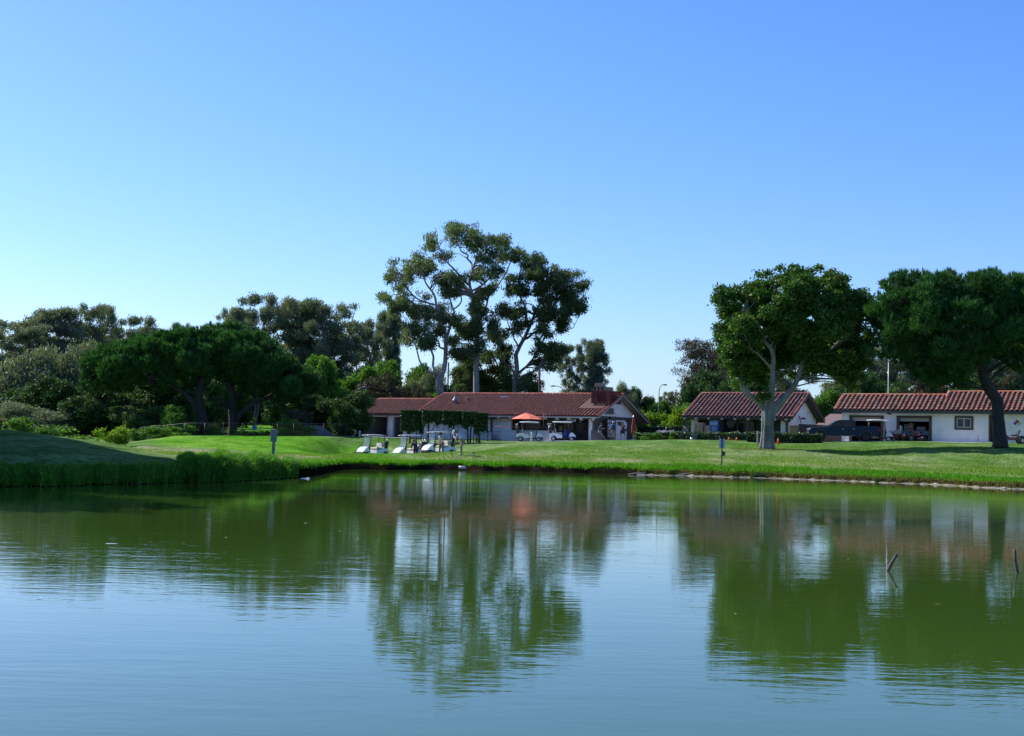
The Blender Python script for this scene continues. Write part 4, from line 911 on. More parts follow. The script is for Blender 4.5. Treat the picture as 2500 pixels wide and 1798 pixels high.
# roof top things
def on_roof(px,py):   # intersect the front slope
    d=ray(px,py); c=np.array([0,0,CH])-Bc.O; D3=np.array([d@E1,d@E2,d[2]]); C3=np.array([c@E1,c@E2,c[2]])
    # z = zr + sl*v  (v negative)
    t=(zr+sl*C3[1]-C3[2])/(D3[2]-sl*D3[1]); return C3+D3*t
q=on_roof(1111,988); mb=MB(); mb.box((q[0]-.22,q[1]-.18,q[2]-.1),(q[0]+.22,q[1]+.18,q[2]+.42)); mb.lathe([(.34,0),(.3,.08),(.16,.3),(.1,.34),(.1,.5),(.05,.6),(.05,1.0),(.001,1.1)],(q[0],q[1],q[2]+.42),12,1); mb.build('roof_vent',[mat('vent_clay',(.3,.13,.11),.7),mat('vent_grey',(.16,.17,.18),.5)],T)['label']='tall vent with conical cap'
for px,py,h in [(1140,980,.4),(1163,987,.35),(1177,975,.3),(1184,974,.3)]:
    q=on_roof(px,py); mb=MB(); mb.cyl((q[0],q[1],q[2]-.1),.13 if h>.38 else .06,h+.1,10); mb.cyl((q[0],q[1],q[2]+h-.04),.19 if h>.38 else .08,.07,10,1); mb.build('vent_pipe',[mat('pipe_clay',(.34,.16,.14),.7),mat('pipe_cap',(.4,.3,.28),.6)],T)
q=on_roof(1233.5,971); mb=MB(); mb.box((q[0]-.4,q[1]-.3,q[2]),(q[0]+.4,q[1]+.3,q[2]+.14)); mb.build('skylight',mat('skylight_white',(.55,.56,.56),.4),T)
# flat felt patch + red lattice box with extract hoods
q0=on_roof(1427,990.5); q1=on_roof(1474,990.5); lam=-1.0
fp=MB(); uA=q0[0]-.1; uB=-.35
fp.prism([(-4.05,zr-sl*4.05+.16),(-1.3,zr-sl*1.3+.16),(-1.3,zr-sl*1.3+.05),(-4.05,zr-sl*4.05+.05)],0,uA,uB); fp.build('roof_patch',M_roofflat,T)
bl=Bc.hit(1446,984.5,v=-3.3); br=Bc.hit(1483,984.5,v=-3.3); zl0=bl[2]; zl1=Bc.hit(1446,954,v=-3.3)[2]; ub0,ub1=bl[0],br[0]; vb0,vb1=-3.3,-.5
lb=MB(); 
for (u,v) in ((ub0,vb0),(ub1,vb0),(ub0,vb1),(ub1,vb1)): lb.box((u-.09,v-.09,zl0-.05),(u+.09,v+.09,zl1))
for z in (zl0,zl1-.12):
    lb.box((ub0,vb0-.05,z),(ub1,vb0+.05,z+.12)); lb.box((ub0,vb1-.05,z),(ub1,vb1+.05,z+.12)); lb.box((ub0-.05,vb0,z),(ub0+.05,vb1,z+.12)); lb.box((ub1-.05,vb0,z),(ub1+.05,vb1,z+.12))
hgt=zl1-zl0; 
def lat(A,B_,n):
    A=np.array(A);B_=np.array(B_);L=np.linalg.norm(B_-A);u=(B_-A)/L
    for i in range(-int(hgt/.17),int(L/.17)+1):
        for sg_ in (1,-1):
            x0=i*.17; x1=x0+hgt; za,zb_=(zl0,zl1) if sg_>0 else (zl1,zl0)
            t0=max(0,(-x0)/hgt); t1=min(1,(L-x0)/hgt)
            if t1-t0<.05: continue
            lb.tube([A+u*(x0+hgt*t0)+[0,0,za+(zb_-za)*t0-zl0],A+u*(x0+hgt*t1)+[0,0,za+(zb_-za)*t1-zl0]],.027,4,smooth=False,cap=False)
lat((ub0,vb0,zl0),(ub1,vb0,zl0),0); lat((ub1,vb0,zl0),(ub1,vb1,zl0),0); lat((ub0,vb0,zl0),(ub0,vb1,zl0),0)
lo=lb.build('lattice_screen',M_redl,T)
bx('fan_unit',(ub0+.3,vb0+.5,zl0+.1),(ub1-.35,vb1-.4,zl1-.3),mat('fan_dark',(.05,.03,.03),.6),T)
h0=Bc.hit(1458,953,v=-2);h1=Bc.hit(1474,936,v=-2); mb=MB()
mb.box((h0[0]+.05,-2.4,zl1-.5),(h1[0]-.1,-1.6,h1[2]-.35)); mb.prism([(h0[0]-.1,h1[2]-.38),(h1[0]+.05,h1[2]-.38),(h1[0]-.12,h1[2]),(h0[0]+.08,h1[2])],1,-2.6,-1.5); mb.build('extract_hood',M_tan,T)
bx('hood_opening',(h0[0]+.28,-2.43,zl1-.05),(h1[0]-.3,-2.4,h1[2]-.42),M_dark,T)
h2=Bc.hit(1493,946,v=-1.6); bx('duct_box',(h1[0]+.02,-2.2,zl1-.3),(h2[0],-1.2,h2[2]),M_tan,T)
# ---- left garage wing
zg0=zr-.62; wg=5.0; rg=1.8; UG=-30.2
G=Bc
tile_roof('roof',UG,UL-.05,zg0,rg/wg,0,-wg,.38,.4,M_tile,T)['label']='lower tile roof over the garage bays'
tile_roof('roof',UG,UL-.05,zg0,rg/wg,0,wg,.8,.9,M_tile,T)['label']='rear slope over the garage bays'
d=MB(); sg2=rg/wg
d.prism([(0,zg0-.03),(-wg,zg0-rg-.03),(-wg,zg0-rg-.13),(0,zg0-.13)],0,UG+.02,UL); d.prism([(0,zg0-.03),(0,zg0-.13),(wg,zg0-rg-.13),(wg,zg0-rg-.03)],0,UG+.02,UL); d.build('roof_deck',M_trim,T)
barrel_row('ridge_cap',[(UG,0,zg0+.05),(UL,0,zg0+.05)],.13,M_tile,T); barrel_row('barge_tiles',[(UG,-wg,zg0-rg+.05),(UG,0,zg0+.05)],.12,M_tile,T)
vg=-4.4; zge=zg0-rg; zgt=zg0-.14-sg2*4.4
bx('gutter',(UG,-wg-.03,zge-.14),(UL,-wg,zge-.0),M_trim,T)
gh=lambda px: Bc.hit(px,1040,v=vg)[0]
uA,uB,uC,uD,uE_=gh(865),gh(877),gh(945),gh(959),gh(984)
mb=MB(); zl=Bc.hit(900,1017.5,v=vg)[2]
mb.box((uA,vg,-.4),(uB,vg+.35,zl)); mb.box((uC,vg,-.4),(uD,vg+.35,zl)); mb.box((uE_,vg,-.4),(UL+.4,vg+.2,zgt)); mb.box((uA,vg,zl),(uE_,vg+.3,zgt)); mb.box((uA,vg+.35,-.4),(uA+.2,4.2,zgt)); mb.build('wall',mat('pale_grey_plaster',(.50,.53,.56),.8,noise=.1,nscale=2,bump=.01),T)['label']='pale grey garage front with two open bays'
mb=MB(); mb.box((uA+.2,3.2,-.4),(UL+.4,3.4,zl-.4)); mb.box((uC-.1,vg+.35,-.4),(uC+.1,3.2,zl)); mb.box((uE_,vg+.3,-.4),(uE_+.1,3.2,zl)); mb.build('inner_wall',mat('inner_grey',(.30,.31,.33),.9),T)
mb=MB(); mb.box((uA,vg-.6,-.4),(UL+.4,3.2,-.02)); mb.build('garage_floor',M_conc,T)
mb=MB(); mb.box((uA+.2,vg+.35,zl+.02),(UL+.4,3.4,zl+.1)); mb.build('garage_ceiling',M_board,T)
mb=MB(); mb.sphere((uC-.55,vg+1,zl-.25),.13,6); mb.build('ceiling_lamp',mat('lamp_white',(.7,.65,.5),.4),T)
mb=MB(); mb.box((uC+.02,vg-.14,zl-.0),(uC+.2,vg-.02,zgt+.0)); mb.tube([(uC+.1,vg-.08,-.2),(uC+.1,vg-.08,zl)],.05,6); mb.build('drain_pipe',mat('grey_pipe',(.25,.27,.3),.5),T)
bx('workbench',(uA+.25,2.2,-.05),(uC-.2,3.1,.8),M_board,T)
# ---- middle building
Pm=at(1975,962.3,132); Ft=at(1934.7,1020.5,127.9); z0m=2.3
Bm=Bld((Pm[0],Pm[1],z0m),'small white building with purplish clay tile roof and dark glazed front behind the fig tree','building'); T=Bm.t
zr=Pm[2]-z0m; q=Bm.loc(Ft); wf=-q[1]; rise=zr-q[2]; sl=rise/wf; ze=zr-rise
ULm=Bm.hit(1713.6,962,v=0)[0]; wb=4.9
print('mid',wf,rise,ULm,q)
gable_roof(Bm,ULm,0,zr,wf,wb,rise,.40,M_tile2)
gz=lambda v: zr-.14-sl*abs(v)
uR=-.75; vF=-(wf-1.05); vFb=vF
vR=float(Bm.hit(1991,1040,u=uR)[1])
m=MB(); m.prism([(vF,-.3),(vR,-.3),(vR,gz(vR)),(0,gz(0)),(vF,gz(vF))],0,uR-.2,uR); m.build('wall',M_white,T)['label']='white gable end wall'
fm=lambda px,v=vF: Bm.hit(px,1040,v=v)[0]
uL=fm(1687); ua,ub=fm(1704),fm(1906)
m=MB(); m.box((uL,vF,-.3),(ua,vF+.2,gz(vF))); m.box((ub,vF,-.3),(uR-.2,vF+.2,gz(vF))); m.box((uL,vF+.2,-.3),(uL+.2,vR-.2,gz(vF))); m.box((uL,vR-.2,-.3),(uR-.2,vR,gz(vR))); m.build('wall',M_white,T)['label']='white front and left walls'
m=MB(); m.prism([(vF,gz(vF)),(vR,gz(vR)),(0,gz(0))],0,uL,uL+.2); m.build('gable_panel',M_white,T)
vb=vF+.5
m=MB(); m.box((ua,vb,-.3),(ub,vb+.15,gz(vF)+.15)); m.build('recess_wall',M_board,T)
for (x0,x1,y0,y1) in [(1767,1798,1026,1062),(1803,1823,1026,1062),(1829,1846,1026,1062)]:
    a=Bm.hit(x0,y0,v=vb);b=Bm.hit(x1,y1,v=vb); w_=bx('window',(a[0],vb-.02,b[2]),(b[0],vb-.002,a[2]),M_glass,T)
    fr=MB()
    for q in [((a[0]-.06,vb-.05,a[2]),(b[0]+.06,vb,a[2]+.06)),((a[0]-.06,vb-.05,b[2]-.06),(b[0]+.06,vb,b[2])),((a[0]-.06,vb-.05,b[2]),(a[0],vb,a[2])),((b[0],vb-.05,b[2]),(b[0]+.06,vb,a[2]))]: fr.box(*q)
    fr.build('window_frame',M_trim,w_)
bx('eave_beam',(ULm+.2,-(wf-.45),ze-.26),(-.3,-(wf-.7),ze-.06),M_trim,T)
for k in range(9):
    px=[1671,1699,1729.5,1762,1794,1826,1858,1892.5,1918.5][k]; u=Bm.hit(px,1021,v=-wf)[0]
    mb=MB(); mb.tube([(u,-wf-.05,ze-.18),(u,-wf+.5,ze-.0-.1)],.09,8,smooth=False); mb.build('rafter_tail',mat('cream_rafter',(.5,.48,.42)),T)
for px in (1676,1749.5,1827,1921):
    q=Bm.hit(px,1045,v=-(wf-.55)); mb=MB(); mb.box((q[0]-.11,-(wf-.45),-.3),(q[0]+.11,-(wf-.67),ze-.26)); mb.prism([(q[0]-.35,ze-.26),(q[0]+.35,ze-.26),(q[0]+.15,ze-.42),(q[0]-.15,ze-.42)],1,-(wf-.43),-(wf-.69)); mb.build('post',M_trim,T)
g2x=lambda px,py: Bm.hit(px,py,u=uR)
a=g2x(1972,1007);b=g2x(1985,1034); fr=MB()
for q in [((uR,a[1],b[2]),(uR+.02,a[1]+.03,a[2])),((uR,b[1]-.03,b[2]),(uR+.02,b[1],a[2])),((uR,a[1],a[2]-.03),(uR+.02,b[1],a[2]))]: fr.box(*q)
fr.build('hatch_outline',mat('seam_grey',(.3,.3,.3),.7),T)
a=g2x(1955.5,1020);b=g2x(1965.5,1025); bx('nameplate',(uR,a[1],b[2]),(uR+.04,b[1],a[2]),M_dark,T)
q=g2x(1949,1025); mb=MB(); mb.tube([(uR+.1,q[1]-.1,q[2]+.35),(uR+.25,q[1]+.1,q[2]-.3)],.05,5); mb.build('bracket',M_dark,T)
q=g2x(1965,983.5); bx('gable_vent',(uR,q[1]-.08,q[2]-.05),(uR+.05,q[1]+.08,q[2]+.1),M_dark,T)
a=Bm.hit(1697,1021.5,v=vF-.02);b=Bm.hit(1706,1033,v=vF-.02); bx('meter_box',(a[0],vF-.25,b[2]),(b[0],vF-.003,a[2]),mat('beige_box',(.42,.42,.34),.6),T)
# ---- right garage building
Pr=at(2059,965.3,128.5); z0r=2.6
Br=Bld((Pr[0],Pr[1],z0r),'low white garage building with orange tile roof and two open roller doors at right','garage building'); T=Br.t
zr=Pr[2]-z0r; Fl=at(2037,1001.5,126.2); q=Br.loc(Fl); wf=-q[1]; rise=zr-q[2]; sl=rise/wf; ze=zr-rise
uS=Br.hit(2313,965,v=0)[0]; UE=uS+16
print('right',wf,rise,q,uS)
gable_roof(Br,0,uS,zr,wf,wf,rise,.415,M_tile3,barger=False)
dz=.30; wv=dz/sl
rh=tile_roof('roof',uS,UE,zr+dz,sl,0,-(wf+0),.415,.42,M_tile3,T); 
# higher part: same slope plane carried up to a higher ridge set back
for vv in rh.data.vertices: vv.co.y+=0
bpy.data.objects.remove(rh)
def hi_roof():
    o=tile_roof('roof',uS,UE,zr+dz,sl,0,-(wf+wv),.415,.42,M_tile3,T)
    for vv in o.data.vertices: vv.co.y+=wv
    o['label']='front slope of the raised part of the roof'
    o=tile_roof('roof',uS,UE,zr+dz,sl,0,wf,.8,.9,M_tile3,T)
    for vv in o.data.vertices: vv.co.y+=wv
    o['label']='rear slope of the raised part'
hi_roof()
barrel_row('ridge_cap',[(uS,wv,zr+dz+.05),(UE,wv,zr+dz+.05)],.13,M_tile3,T); barrel_row('barge_tiles',[(uS+.05,-.5,zr-.5*sl+.07),(uS+.05,wv,zr+dz+.08)],.14,M_tile3,T)
d=MB(); d.prism([(wv,zr+dz-.03),(-wf,ze-.03),(-wf,ze-.12),(wv,zr+dz-.12)],0,uS,UE); d.prism([(wv,zr+dz-.03),(wv,zr+dz-.12),(wf+wv,ze-.12),(wf+wv,ze-.03)],0,uS,UE); d.build('roof_deck',M_trim,T)
bx('fascia',(-.02,-wf-.05,ze-.24),(UE,-wf-.005,ze-.02),mat('dark_fascia',(.07,.065,.06),.7),T)
vF=-(wf-.45); fr_=lambda px,py=1040: Br.hit(px,py,v=vF)
uL=.55; zw=ze-.02-.0
d1=(fr_(2074)[0],fr_(2157)[0]); d2=(fr_(2189.5)[0],fr_(2274.5)[0]); zdt=fr_(2120,1015.2)[2]; rc=(fr_(2413)[0],fr_(2424)[0])
ztop=zr-.14-sl*(wf-.45)
m=MB(); m.box((uL,vF,-.35),(d1[0],vF+.2,ztop)); m.box((d1[1],vF,-.35),(d2[0],vF+.2,ztop)); m.box((d2[1],vF,-.35),(rc[0],vF+.2,ztop)); m.box((rc[1],vF,-.35),(UE-.5,vF+.2,ztop)); m.box((d1[0],vF,zdt),(d1[1],vF+.2,ztop)); m.box((d2[0],vF,zdt),(d2[1],vF+.2,ztop))
m.box((rc[0],vF+.5,-.35),(rc[1]+.0,vF+.6,ztop)); m.box((rc[0],vF,ztop-.35),(rc[1],vF+.2,ztop)); m.build('wall',M_white,T)['label']='white block front wall'
m=MB(); m.box((uL,vF+.2,-.35),(uL+.2,wf-.4,ztop)); m.prism([(vF,ztop),(wf-.4,ztop),(0,zr-.14)],0,uL,uL+.2); m.box((uL,wf-.6,-.35),(UE-.5,wf-.4,ztop)); m.build('wall',M_white,T)['label']='left end and rear walls'
bx('door_recess',(rc[0]+.05,vF+.45,-.3),(rc[1]-.05,vF+.49,ztop-.4),M_trim,T)
for nm,(a_,b_) in (('left',d1),('right',d2)):
    fr=MB(); fr.box((a_-.02,vF-.05,-.2),(a_+.22,vF+.1,zdt)); fr.box((b_-.22,vF-.05,-.2),(b_+.02,vF+.1,zdt)); fr.box((a_-.02,vF-.05,zdt-.17),(b_+.02,vF+.1,zdt+.02)); fo=fr.build('door_frame',M_trim,T)
    zc_=fr_(2230,1027.5)[2]
    rd=MB()
    for k in range(5): z1=zdt-.17-k*(zdt-.17-zc_)/5; z2=zdt-.17-(k+1)*(zdt-.17-zc_)/5; rd.box((a_+.22,vF+.12+.02*(k%2),z2),(b_-.22,vF+.17,z1))
    ro=rd.build('roller_door',mat('beige_door',(.42,.38,.29),.5),T); ro['label']='rolled up '+nm+' garage door'
    bx('bottom_rail',(a_+.22,vF+.1,zc_-.05),(b_-.22,vF+.18,zc_),mat('rail_grey',(.5,.5,.5),.5),ro)
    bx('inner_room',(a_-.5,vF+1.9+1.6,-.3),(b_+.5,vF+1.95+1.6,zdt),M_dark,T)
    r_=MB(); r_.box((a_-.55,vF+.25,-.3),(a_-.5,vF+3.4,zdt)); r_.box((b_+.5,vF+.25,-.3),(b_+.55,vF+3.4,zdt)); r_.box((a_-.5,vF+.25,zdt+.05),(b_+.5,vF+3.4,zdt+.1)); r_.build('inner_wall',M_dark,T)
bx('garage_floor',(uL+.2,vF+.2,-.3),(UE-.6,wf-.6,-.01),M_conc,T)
a=fr_(2330.7,1016);b=fr_(2376.6,1050.5); fr=MB(); t_=.2
wo=MB(); wo.box((a[0]+t_,vF-.02,b[2]+t_),(b[0]-t_,vF-.004,a[2]-t_)); wo=wo.build('window',mat('curtained_glass',(.11,.11,.125),.15,noise=.5,nscale=2.5),T)
for q in [((a[0],vF-.06,b[2]),(a[0]+t_,vF,a[2])),((b[0]-t_,vF-.06,b[2]),(b[0],vF,a[2])),((a[0]+t_,vF-.06,a[2]-t_),(b[0]-t_,vF,a[2])),((a[0]+t_,vF-.06,b[2]),(b[0]-t_,vF,b[2]+t_))]: fr.box(*q)
fr.build('window_surround',M_trim,wo)
fr=MB(); A0,A1,Z0_,Z1_=a[0]+t_,b[0]-t_,b[2]+t_,a[2]-t_; mid_=(A0+A1)/2
for q in [((A0,vF-.045,Z0_),(A0+.05,vF-.02,Z1_)),((A1-.05,vF-.045,Z0_),(A1,vF-.02,Z1_)),((A0+.05,vF-.045,Z1_-.05),(A1-.05,vF-.02,Z1_)),((A0+.05,vF-.045,Z0_),(A1-.05,vF-.02,Z0_+.05)),((mid_-.03,vF-.05,Z0_+.05),(mid_+.03,vF-.02,Z1_-.05))]: fr.box(*q)
fr.build('window_frame',mat('white_frame',(.6,.6,.6),.5),wo)
for px,py in ((2171.5,1010.5),(2458,1014)):
    q=fr_(px,py); bx('wall_lamp',(q[0]-.16,vF-.15,q[2]-.08),(q[0]+.16,vF,q[2]+.08),M_dark if px<2300 else M_white,T)
q=fr_(2388,1065); mb=MB(); mb.tube([(q[0],vF-.02,-.2),(q[0],vF-.02,.75)],.015,5); mb.build('conduit',M_trim,T)
a=fr_(2170,1052);b=fr_(2178,1062); bx('wall_grille',(a[0],vF-.02,b[2]),(b[0],vF-.003,a[2]),mat('grille_grey',(.42,.42,.44),.6),T)
# distant low building with plain brown roof between the two
Pd=at(2040,1011,150); bd=empty('building',(Pd[0],Pd[1],2.5),R(-30),'distant low building with plain brown roof showing between the middle and right buildings','building')
mb=MB(); zq=Pd[2]-2.5; mb.prism([(-6,zq-1.6),(0,zq),(6,zq-1.6),(6,zq-1.72),(0,zq-.14),(-6,zq-1.72)],0,-.6,9); mb.build('roof',mat('brown_shingle',(.20,.12,.10),.9,noise=.2,nscale=6),bd)
mb=MB(); mb.box((.2,-5,-.5),(8.6,5,zq-1.55)); mb.build('wall',mat('tan_wall',(.16,.12,.09),.8),bd)
# ------------------------------------------------------------------ vehicles and objects
M_cw=mat('cart_white',(.78,.78,.78),.25,spec=.5,coat=.5); M_blk=mat('black_plastic',(.02,.02,.022),.5); M_tyre=mat('tyre_rubber',(.025,.025,.025),.9)
M_rim=mat('rim_silver',(.55,.55,.56),.3,metal=.6); M_seat=mat('beige_seat',(.42,.38,.33),.6); M_roofc=mat('cart_roof_grey',(.42,.41,.42),.5); M_roofw=mat('cart_roof_white',(.8,.8,.76),.4)
def clear_mat():
    mm=bpy.data.materials.new('clear_plastic'); mm.use_nodes=True; n=mm.node_tree; out=n.nodes['Material Output']
    t=n.nodes.new('ShaderNodeBsdfTransparent'); t.inputs[0].default_value=(.78,.86,.86,1); g=n.nodes.new('ShaderNodeBsdfGlossy'); g.inputs['Roughness'].default_value=.08; d=n.nodes.new('ShaderNodeBsdfDiffuse'); d.inputs[0].default_value=(.5,.55,.55,1)
    m1=n.nodes.new('ShaderNodeMixShader'); m1.inputs[0].default_value=.10; m2=n.nodes.new('ShaderNodeMixShader'); m2.inputs[0].default_value=.12
    n.links.new(t.outputs[0],m1.inputs[1]); n.links.new(g.outputs[0],m1.inputs[2]); n.links.new(m1.outputs[0],m2.inputs[1]); n.links.new(d.outputs[0],m2.inputs[2]); n.links.new(m2.outputs[0],out.inputs[0]); return mm
M_clear=clear_mat()
def wheel(parent,x,y,r,wd,rimm=None,name='wheel',rr=.62):
    mb=MB(); mb.lathe([(r*.6,-wd/2),(r*.93,-wd/2),(r,-wd*.3),(r,wd*.3),(r*.93,wd/2),(r*.6,wd/2),(r*.6,-wd/2)],(0,0,0),20,0,axis=1)
    w_=mb.build(name,M_tyre,parent); w_.location=(x,y,r); s=-1 if y<0 else 1
    mb=MB(); mb.lathe([(r*rr,-wd*.3),(r*rr,wd*.42),(r*rr*.82,wd*.36),(r*.18,wd*.28),(r*.16,wd*.46),(.001,wd*.46)],(0,0,0),14,0,axis=1)
    if s<0: mb.v=[(x_,-y_,z_) for x_,y_,z_ in mb.v]; mb.f=[f[::-1] for f in mb.f]
    mb.build('rim',rimm or M_rim,w_); return w_
def smooth_profile(mb,prof,ys,m=0):
    """prof: x,z outline (closed); ys: list of (y, inset) sections"""
    n=len(prof); c=np.mean(np.array(prof),0); vs=[]
    for y,k in ys:
        for (x,z) in prof: vs.append((c[0]+(x-c[0])*k,y,c[1]+(z-c[1])*k))
    fs=[tuple(range(n))[::-1],tuple(range((len(ys)-1)*n,len(ys)*n))]
    for i in range(len(ys)-1):
        for j in range(n): fs.append((i*n+j,i*n+(j+1)%n,(i+1)*n+(j+1)%n,(i+1)*n+j))
    mb.add(vs,fs,m)
def golf_cart(roofm,body=None):
    t=empty('golf_cart',(0,0,0)); bm=body or M_cw
    mb=MB(); smooth_profile(mb,[(-1.22,.42),(-1.2,.62),(-1.02,.74),(-.6,.76),(-.25,.66),(0,.62),(.02,.30),(-.5,.26),(-.62,.44),(-.78,.54),(-.98,.5),(-1.1,.34)],[(-.6,.96),(-.56,1),(.56,1),(.6,.96)]); mb.build('rear_body',bm,t)
    mb=MB(); smooth_profile(mb,[(.62,.34),(.66,.62),(.78,.84),(.9,.86),(1.08,.76),(1.22,.60),(1.30,.46),(1.2,.40),(1.0,.47),(.8,.44),(.7,.34)],[(-.58,.82),(-.5,.97),(-.3,1.03),(.3,1.03),(.5,.97),(.58,.82)]); mb.build('front_cowl',bm,t)
    mb=MB(); mb.box((-.95,-.5,.22),(1.15,.5,.36),0,.03); mb.box((1.1,-.52,.24),(1.3,.52,.44),0,.05); mb.box((-1.25,-.45,.26),(-1.05,.45,.4)); mb.prism([(.55,.3),(.62,.32),(.72,.95),(.62,.98)],1,-.5,.5); mb.build('chassis',M_blk,t)
    mb=MB(); mb.box((-.62,-.55,.68),(-.02,.55,.82),0,.05); mb.build('seat',M_seat,t)
    mb=MB(); smooth_profile(mb,[(-.66,.84),(-.56,.84),(-.66,1.2),(-.76,1.2)],[(-.54,.9),(-.5,1),(.5,1),(.54,.9)]); mb.build('backrest',M_seat,t)
    mb=MB(); mb.sphere((-.02,0,1.84),1,10,0,(.98,.58,.055)); mb.box((-.92,-.53,1.77),(.84,.53,1.83),0,.03); mb.build('roof',roofm,t)
    for s in (-.5,.5):
        mb=MB(); mb.tube([(.68,s,.85),(.62,s,1.2),(.56,s,1.78)],.028,6); mb.build('roof_strut',M_blk,t); mb=MB(); mb.tube([(-.8,s,.72),(-.78,s,1.2),(-.72,s,1.78)],.025,6); mb.build('roof_strut',M_blk,t); mb=MB(); mb.tube([(-.74,s,1.0),(-.3,s,.98),(-.05,s,.8)],.02,6); mb.build('arm_rest',M_blk,t)
    mb=MB(); mb.add([(.70,-.48,.9),(.70,.48,.9),(.57,.48,1.76),(.57,-.48,1.76)],[(0,1,2,3)]); mb.build('windshield',M_clear,t)
    mb=MB(); mb.box((.67,-.5,.86),(.73,.5,.93)); mb.build('windshield_ledge',mat('ledge_grey',(.4,.48,.5),.4),t)
    mb=MB(); pts=[(.36+.0*math.cos(a)+.14*math.sin(a)*.5,.25+.17*math.cos(a),1.0+.15*math.sin(a)) for a in np.linspace(0,6.28,13)]; mb.tube(pts,.02,5); mb.tube([(.62,.25,.85),(.38,.25,1.0)],.025,6); mb.build('steering_wheel',M_blk,t)
    mb=MB(); mb.tube([(-.8,-.42,.8),(-1.08,-.42,1.12),(-1.08,.42,1.12),(-.8,.42,.8)],.022,6); mb.box((-1.2,-.4,.46),(-1.0,.4,.5)); mb.build('bag_rack',M_blk,t)
    for x in (-.85,.88):
        for y in (-.5,.5): wheel(t,x,y,.225,.2)
    for y in (-.36,.36): mb=MB(); mb.sphere((1.2,y,.55),.07,6,0,(.5,1.3,.6)); mb.build('headlight',mat('headlight_lens',(.7,.72,.72),.1),t)
    return t
def copy_tree(o,parent=None):
    c=o.copy(); COL.objects.link(c); c.parent=parent
    for ch in list(o.children): copy_tree(ch,c)
    return c
def golf_bag(cm):
    t=empty('golf_bag',(0,0,0)); mb=MB(); mb.lathe([(.001,0),(.12,0),(.13,.05),(.13,.55),(.15,.6),(.15,.86),(.12,.87),(.001,.8)],(0,0,0),10); mb.box((-.17,-.09,.12),(-.1,.09,.5),0,.03); mb.build('bag_body',cm,t)
    for k in range(4):
        a=k*1.6; mb=MB(); x,y=.07*math.cos(a),.07*math.sin(a); mb.tube([(x,y,.7),(x*1.3,y*1.3,1.12)],.012,4); mb.sphere((x*1.5+.03,y*1.5,1.15),.055,5,1,(1.3,.7,.9)); mb.build('club',[M_rim,M_blk if k%2 else M_cw],t)
    return t
gc_grey=golf_cart(M_roofc); gc_white=golf_cart(M_roofw)
def put_cart(proto,px,D,rz,label,group,z=None,first=[set()]):
    if proto.name in first[0]: o=copy_tree(proto)
    else: o=proto; first[0].add(proto.name)
    b=gp(px,D); o.location=(b[0],b[1],b[2] if z is None else z); o.rotation_euler=(0,0,rz); tag(o,label,'golf cart',group); return o
GC='parked golf carts'
heading=lambda dx,dy: math.atan2(dy,dx)
CA=put_cart(gc_grey,912,117,heading(-.8,-.6),'white golf cart with clear windshield and empty beige seat, leftmost of three in the hollow',GC)
CB=put_cart(gc_grey,1002,112,heading(-.84,-.54),'white golf cart with a dark clothed figure in it, middle of three in the hollow',GC)
CC=put_cart(gc_grey,1072,110,heading(-.86,-.5),'white golf cart behind the golfer in the black cap, rightmost of three in the hollow',GC)
CD=put_cart(gc_white,1292,135.5,heading(1,-.03),'white golf cart with white roof parked side-on under the orange umbrella',GC,z=zg((1292-1250)/F*135.5,135.5))
CE=put_cart(gc_white,1372,136,heading(1,-.03),'white golf cart with a blue bag on board parked side-on before the dark window wall',GC)
bags=[golf_bag(M_blk)]
def rel(o,x,y,z):
    a=o.rotation_euler[2]; return (o.location[0]+x*math.cos(a)-y*math.sin(a),o.location[1]+x*math.sin(a)+y*math.cos(a),o.location[2]+z)
fb=[0]
for o,y,lab in [(CA,.2,'black golf bag strapped on the leftmost cart'),(CB,-.2,'black golf bag on the camera side of the middle cart'),(CB,.22,'black golf bag on the far side of the middle cart'),(CC,.2,'black golf bag on the rightmost hollow cart'),(CD,.15,'black golf bag on the cart under the umbrella'),(CE,.15,'black golf bag on the cart with the blue bag')]:
    b=bags[0] if fb[0]==0 else copy_tree(bags[0]); fb[0]+=1
    b.location=rel(o,-1.0,y,.5); b.rotation_euler=(0,-.25,o.rotation_euler[2]); tag(b,lab,'golf bag','golf bags on carts')
mb=MB(); mb.box((-.2,-.14,0),(.2,.14,.6),0,.06); mb.tube([(-.1,0,.6),(0,0,.68),(.1,0,.6)],.02,5); o=mb.build('duffel_bag',mat('blue_fabric',(.012,.04,.20),.8),None,rel(CE,.3,-.3,.4)); tag(o,'deep blue fabric bag standing on the floor of the side-on cart','bag')
mb=MB(); mb.lathe([(.001,0),(.14,0),(.14,.5),(.001,.52)],(0,0,0),12); o=mb.build('water_cooler',mat('cooler_blue_white',(.45,.55,.6),.4),None,gp(1341,139)+[0,0,1.0]); tag(o,'pale water cooler standing on the low wall left of the right-hand cart','cooler')
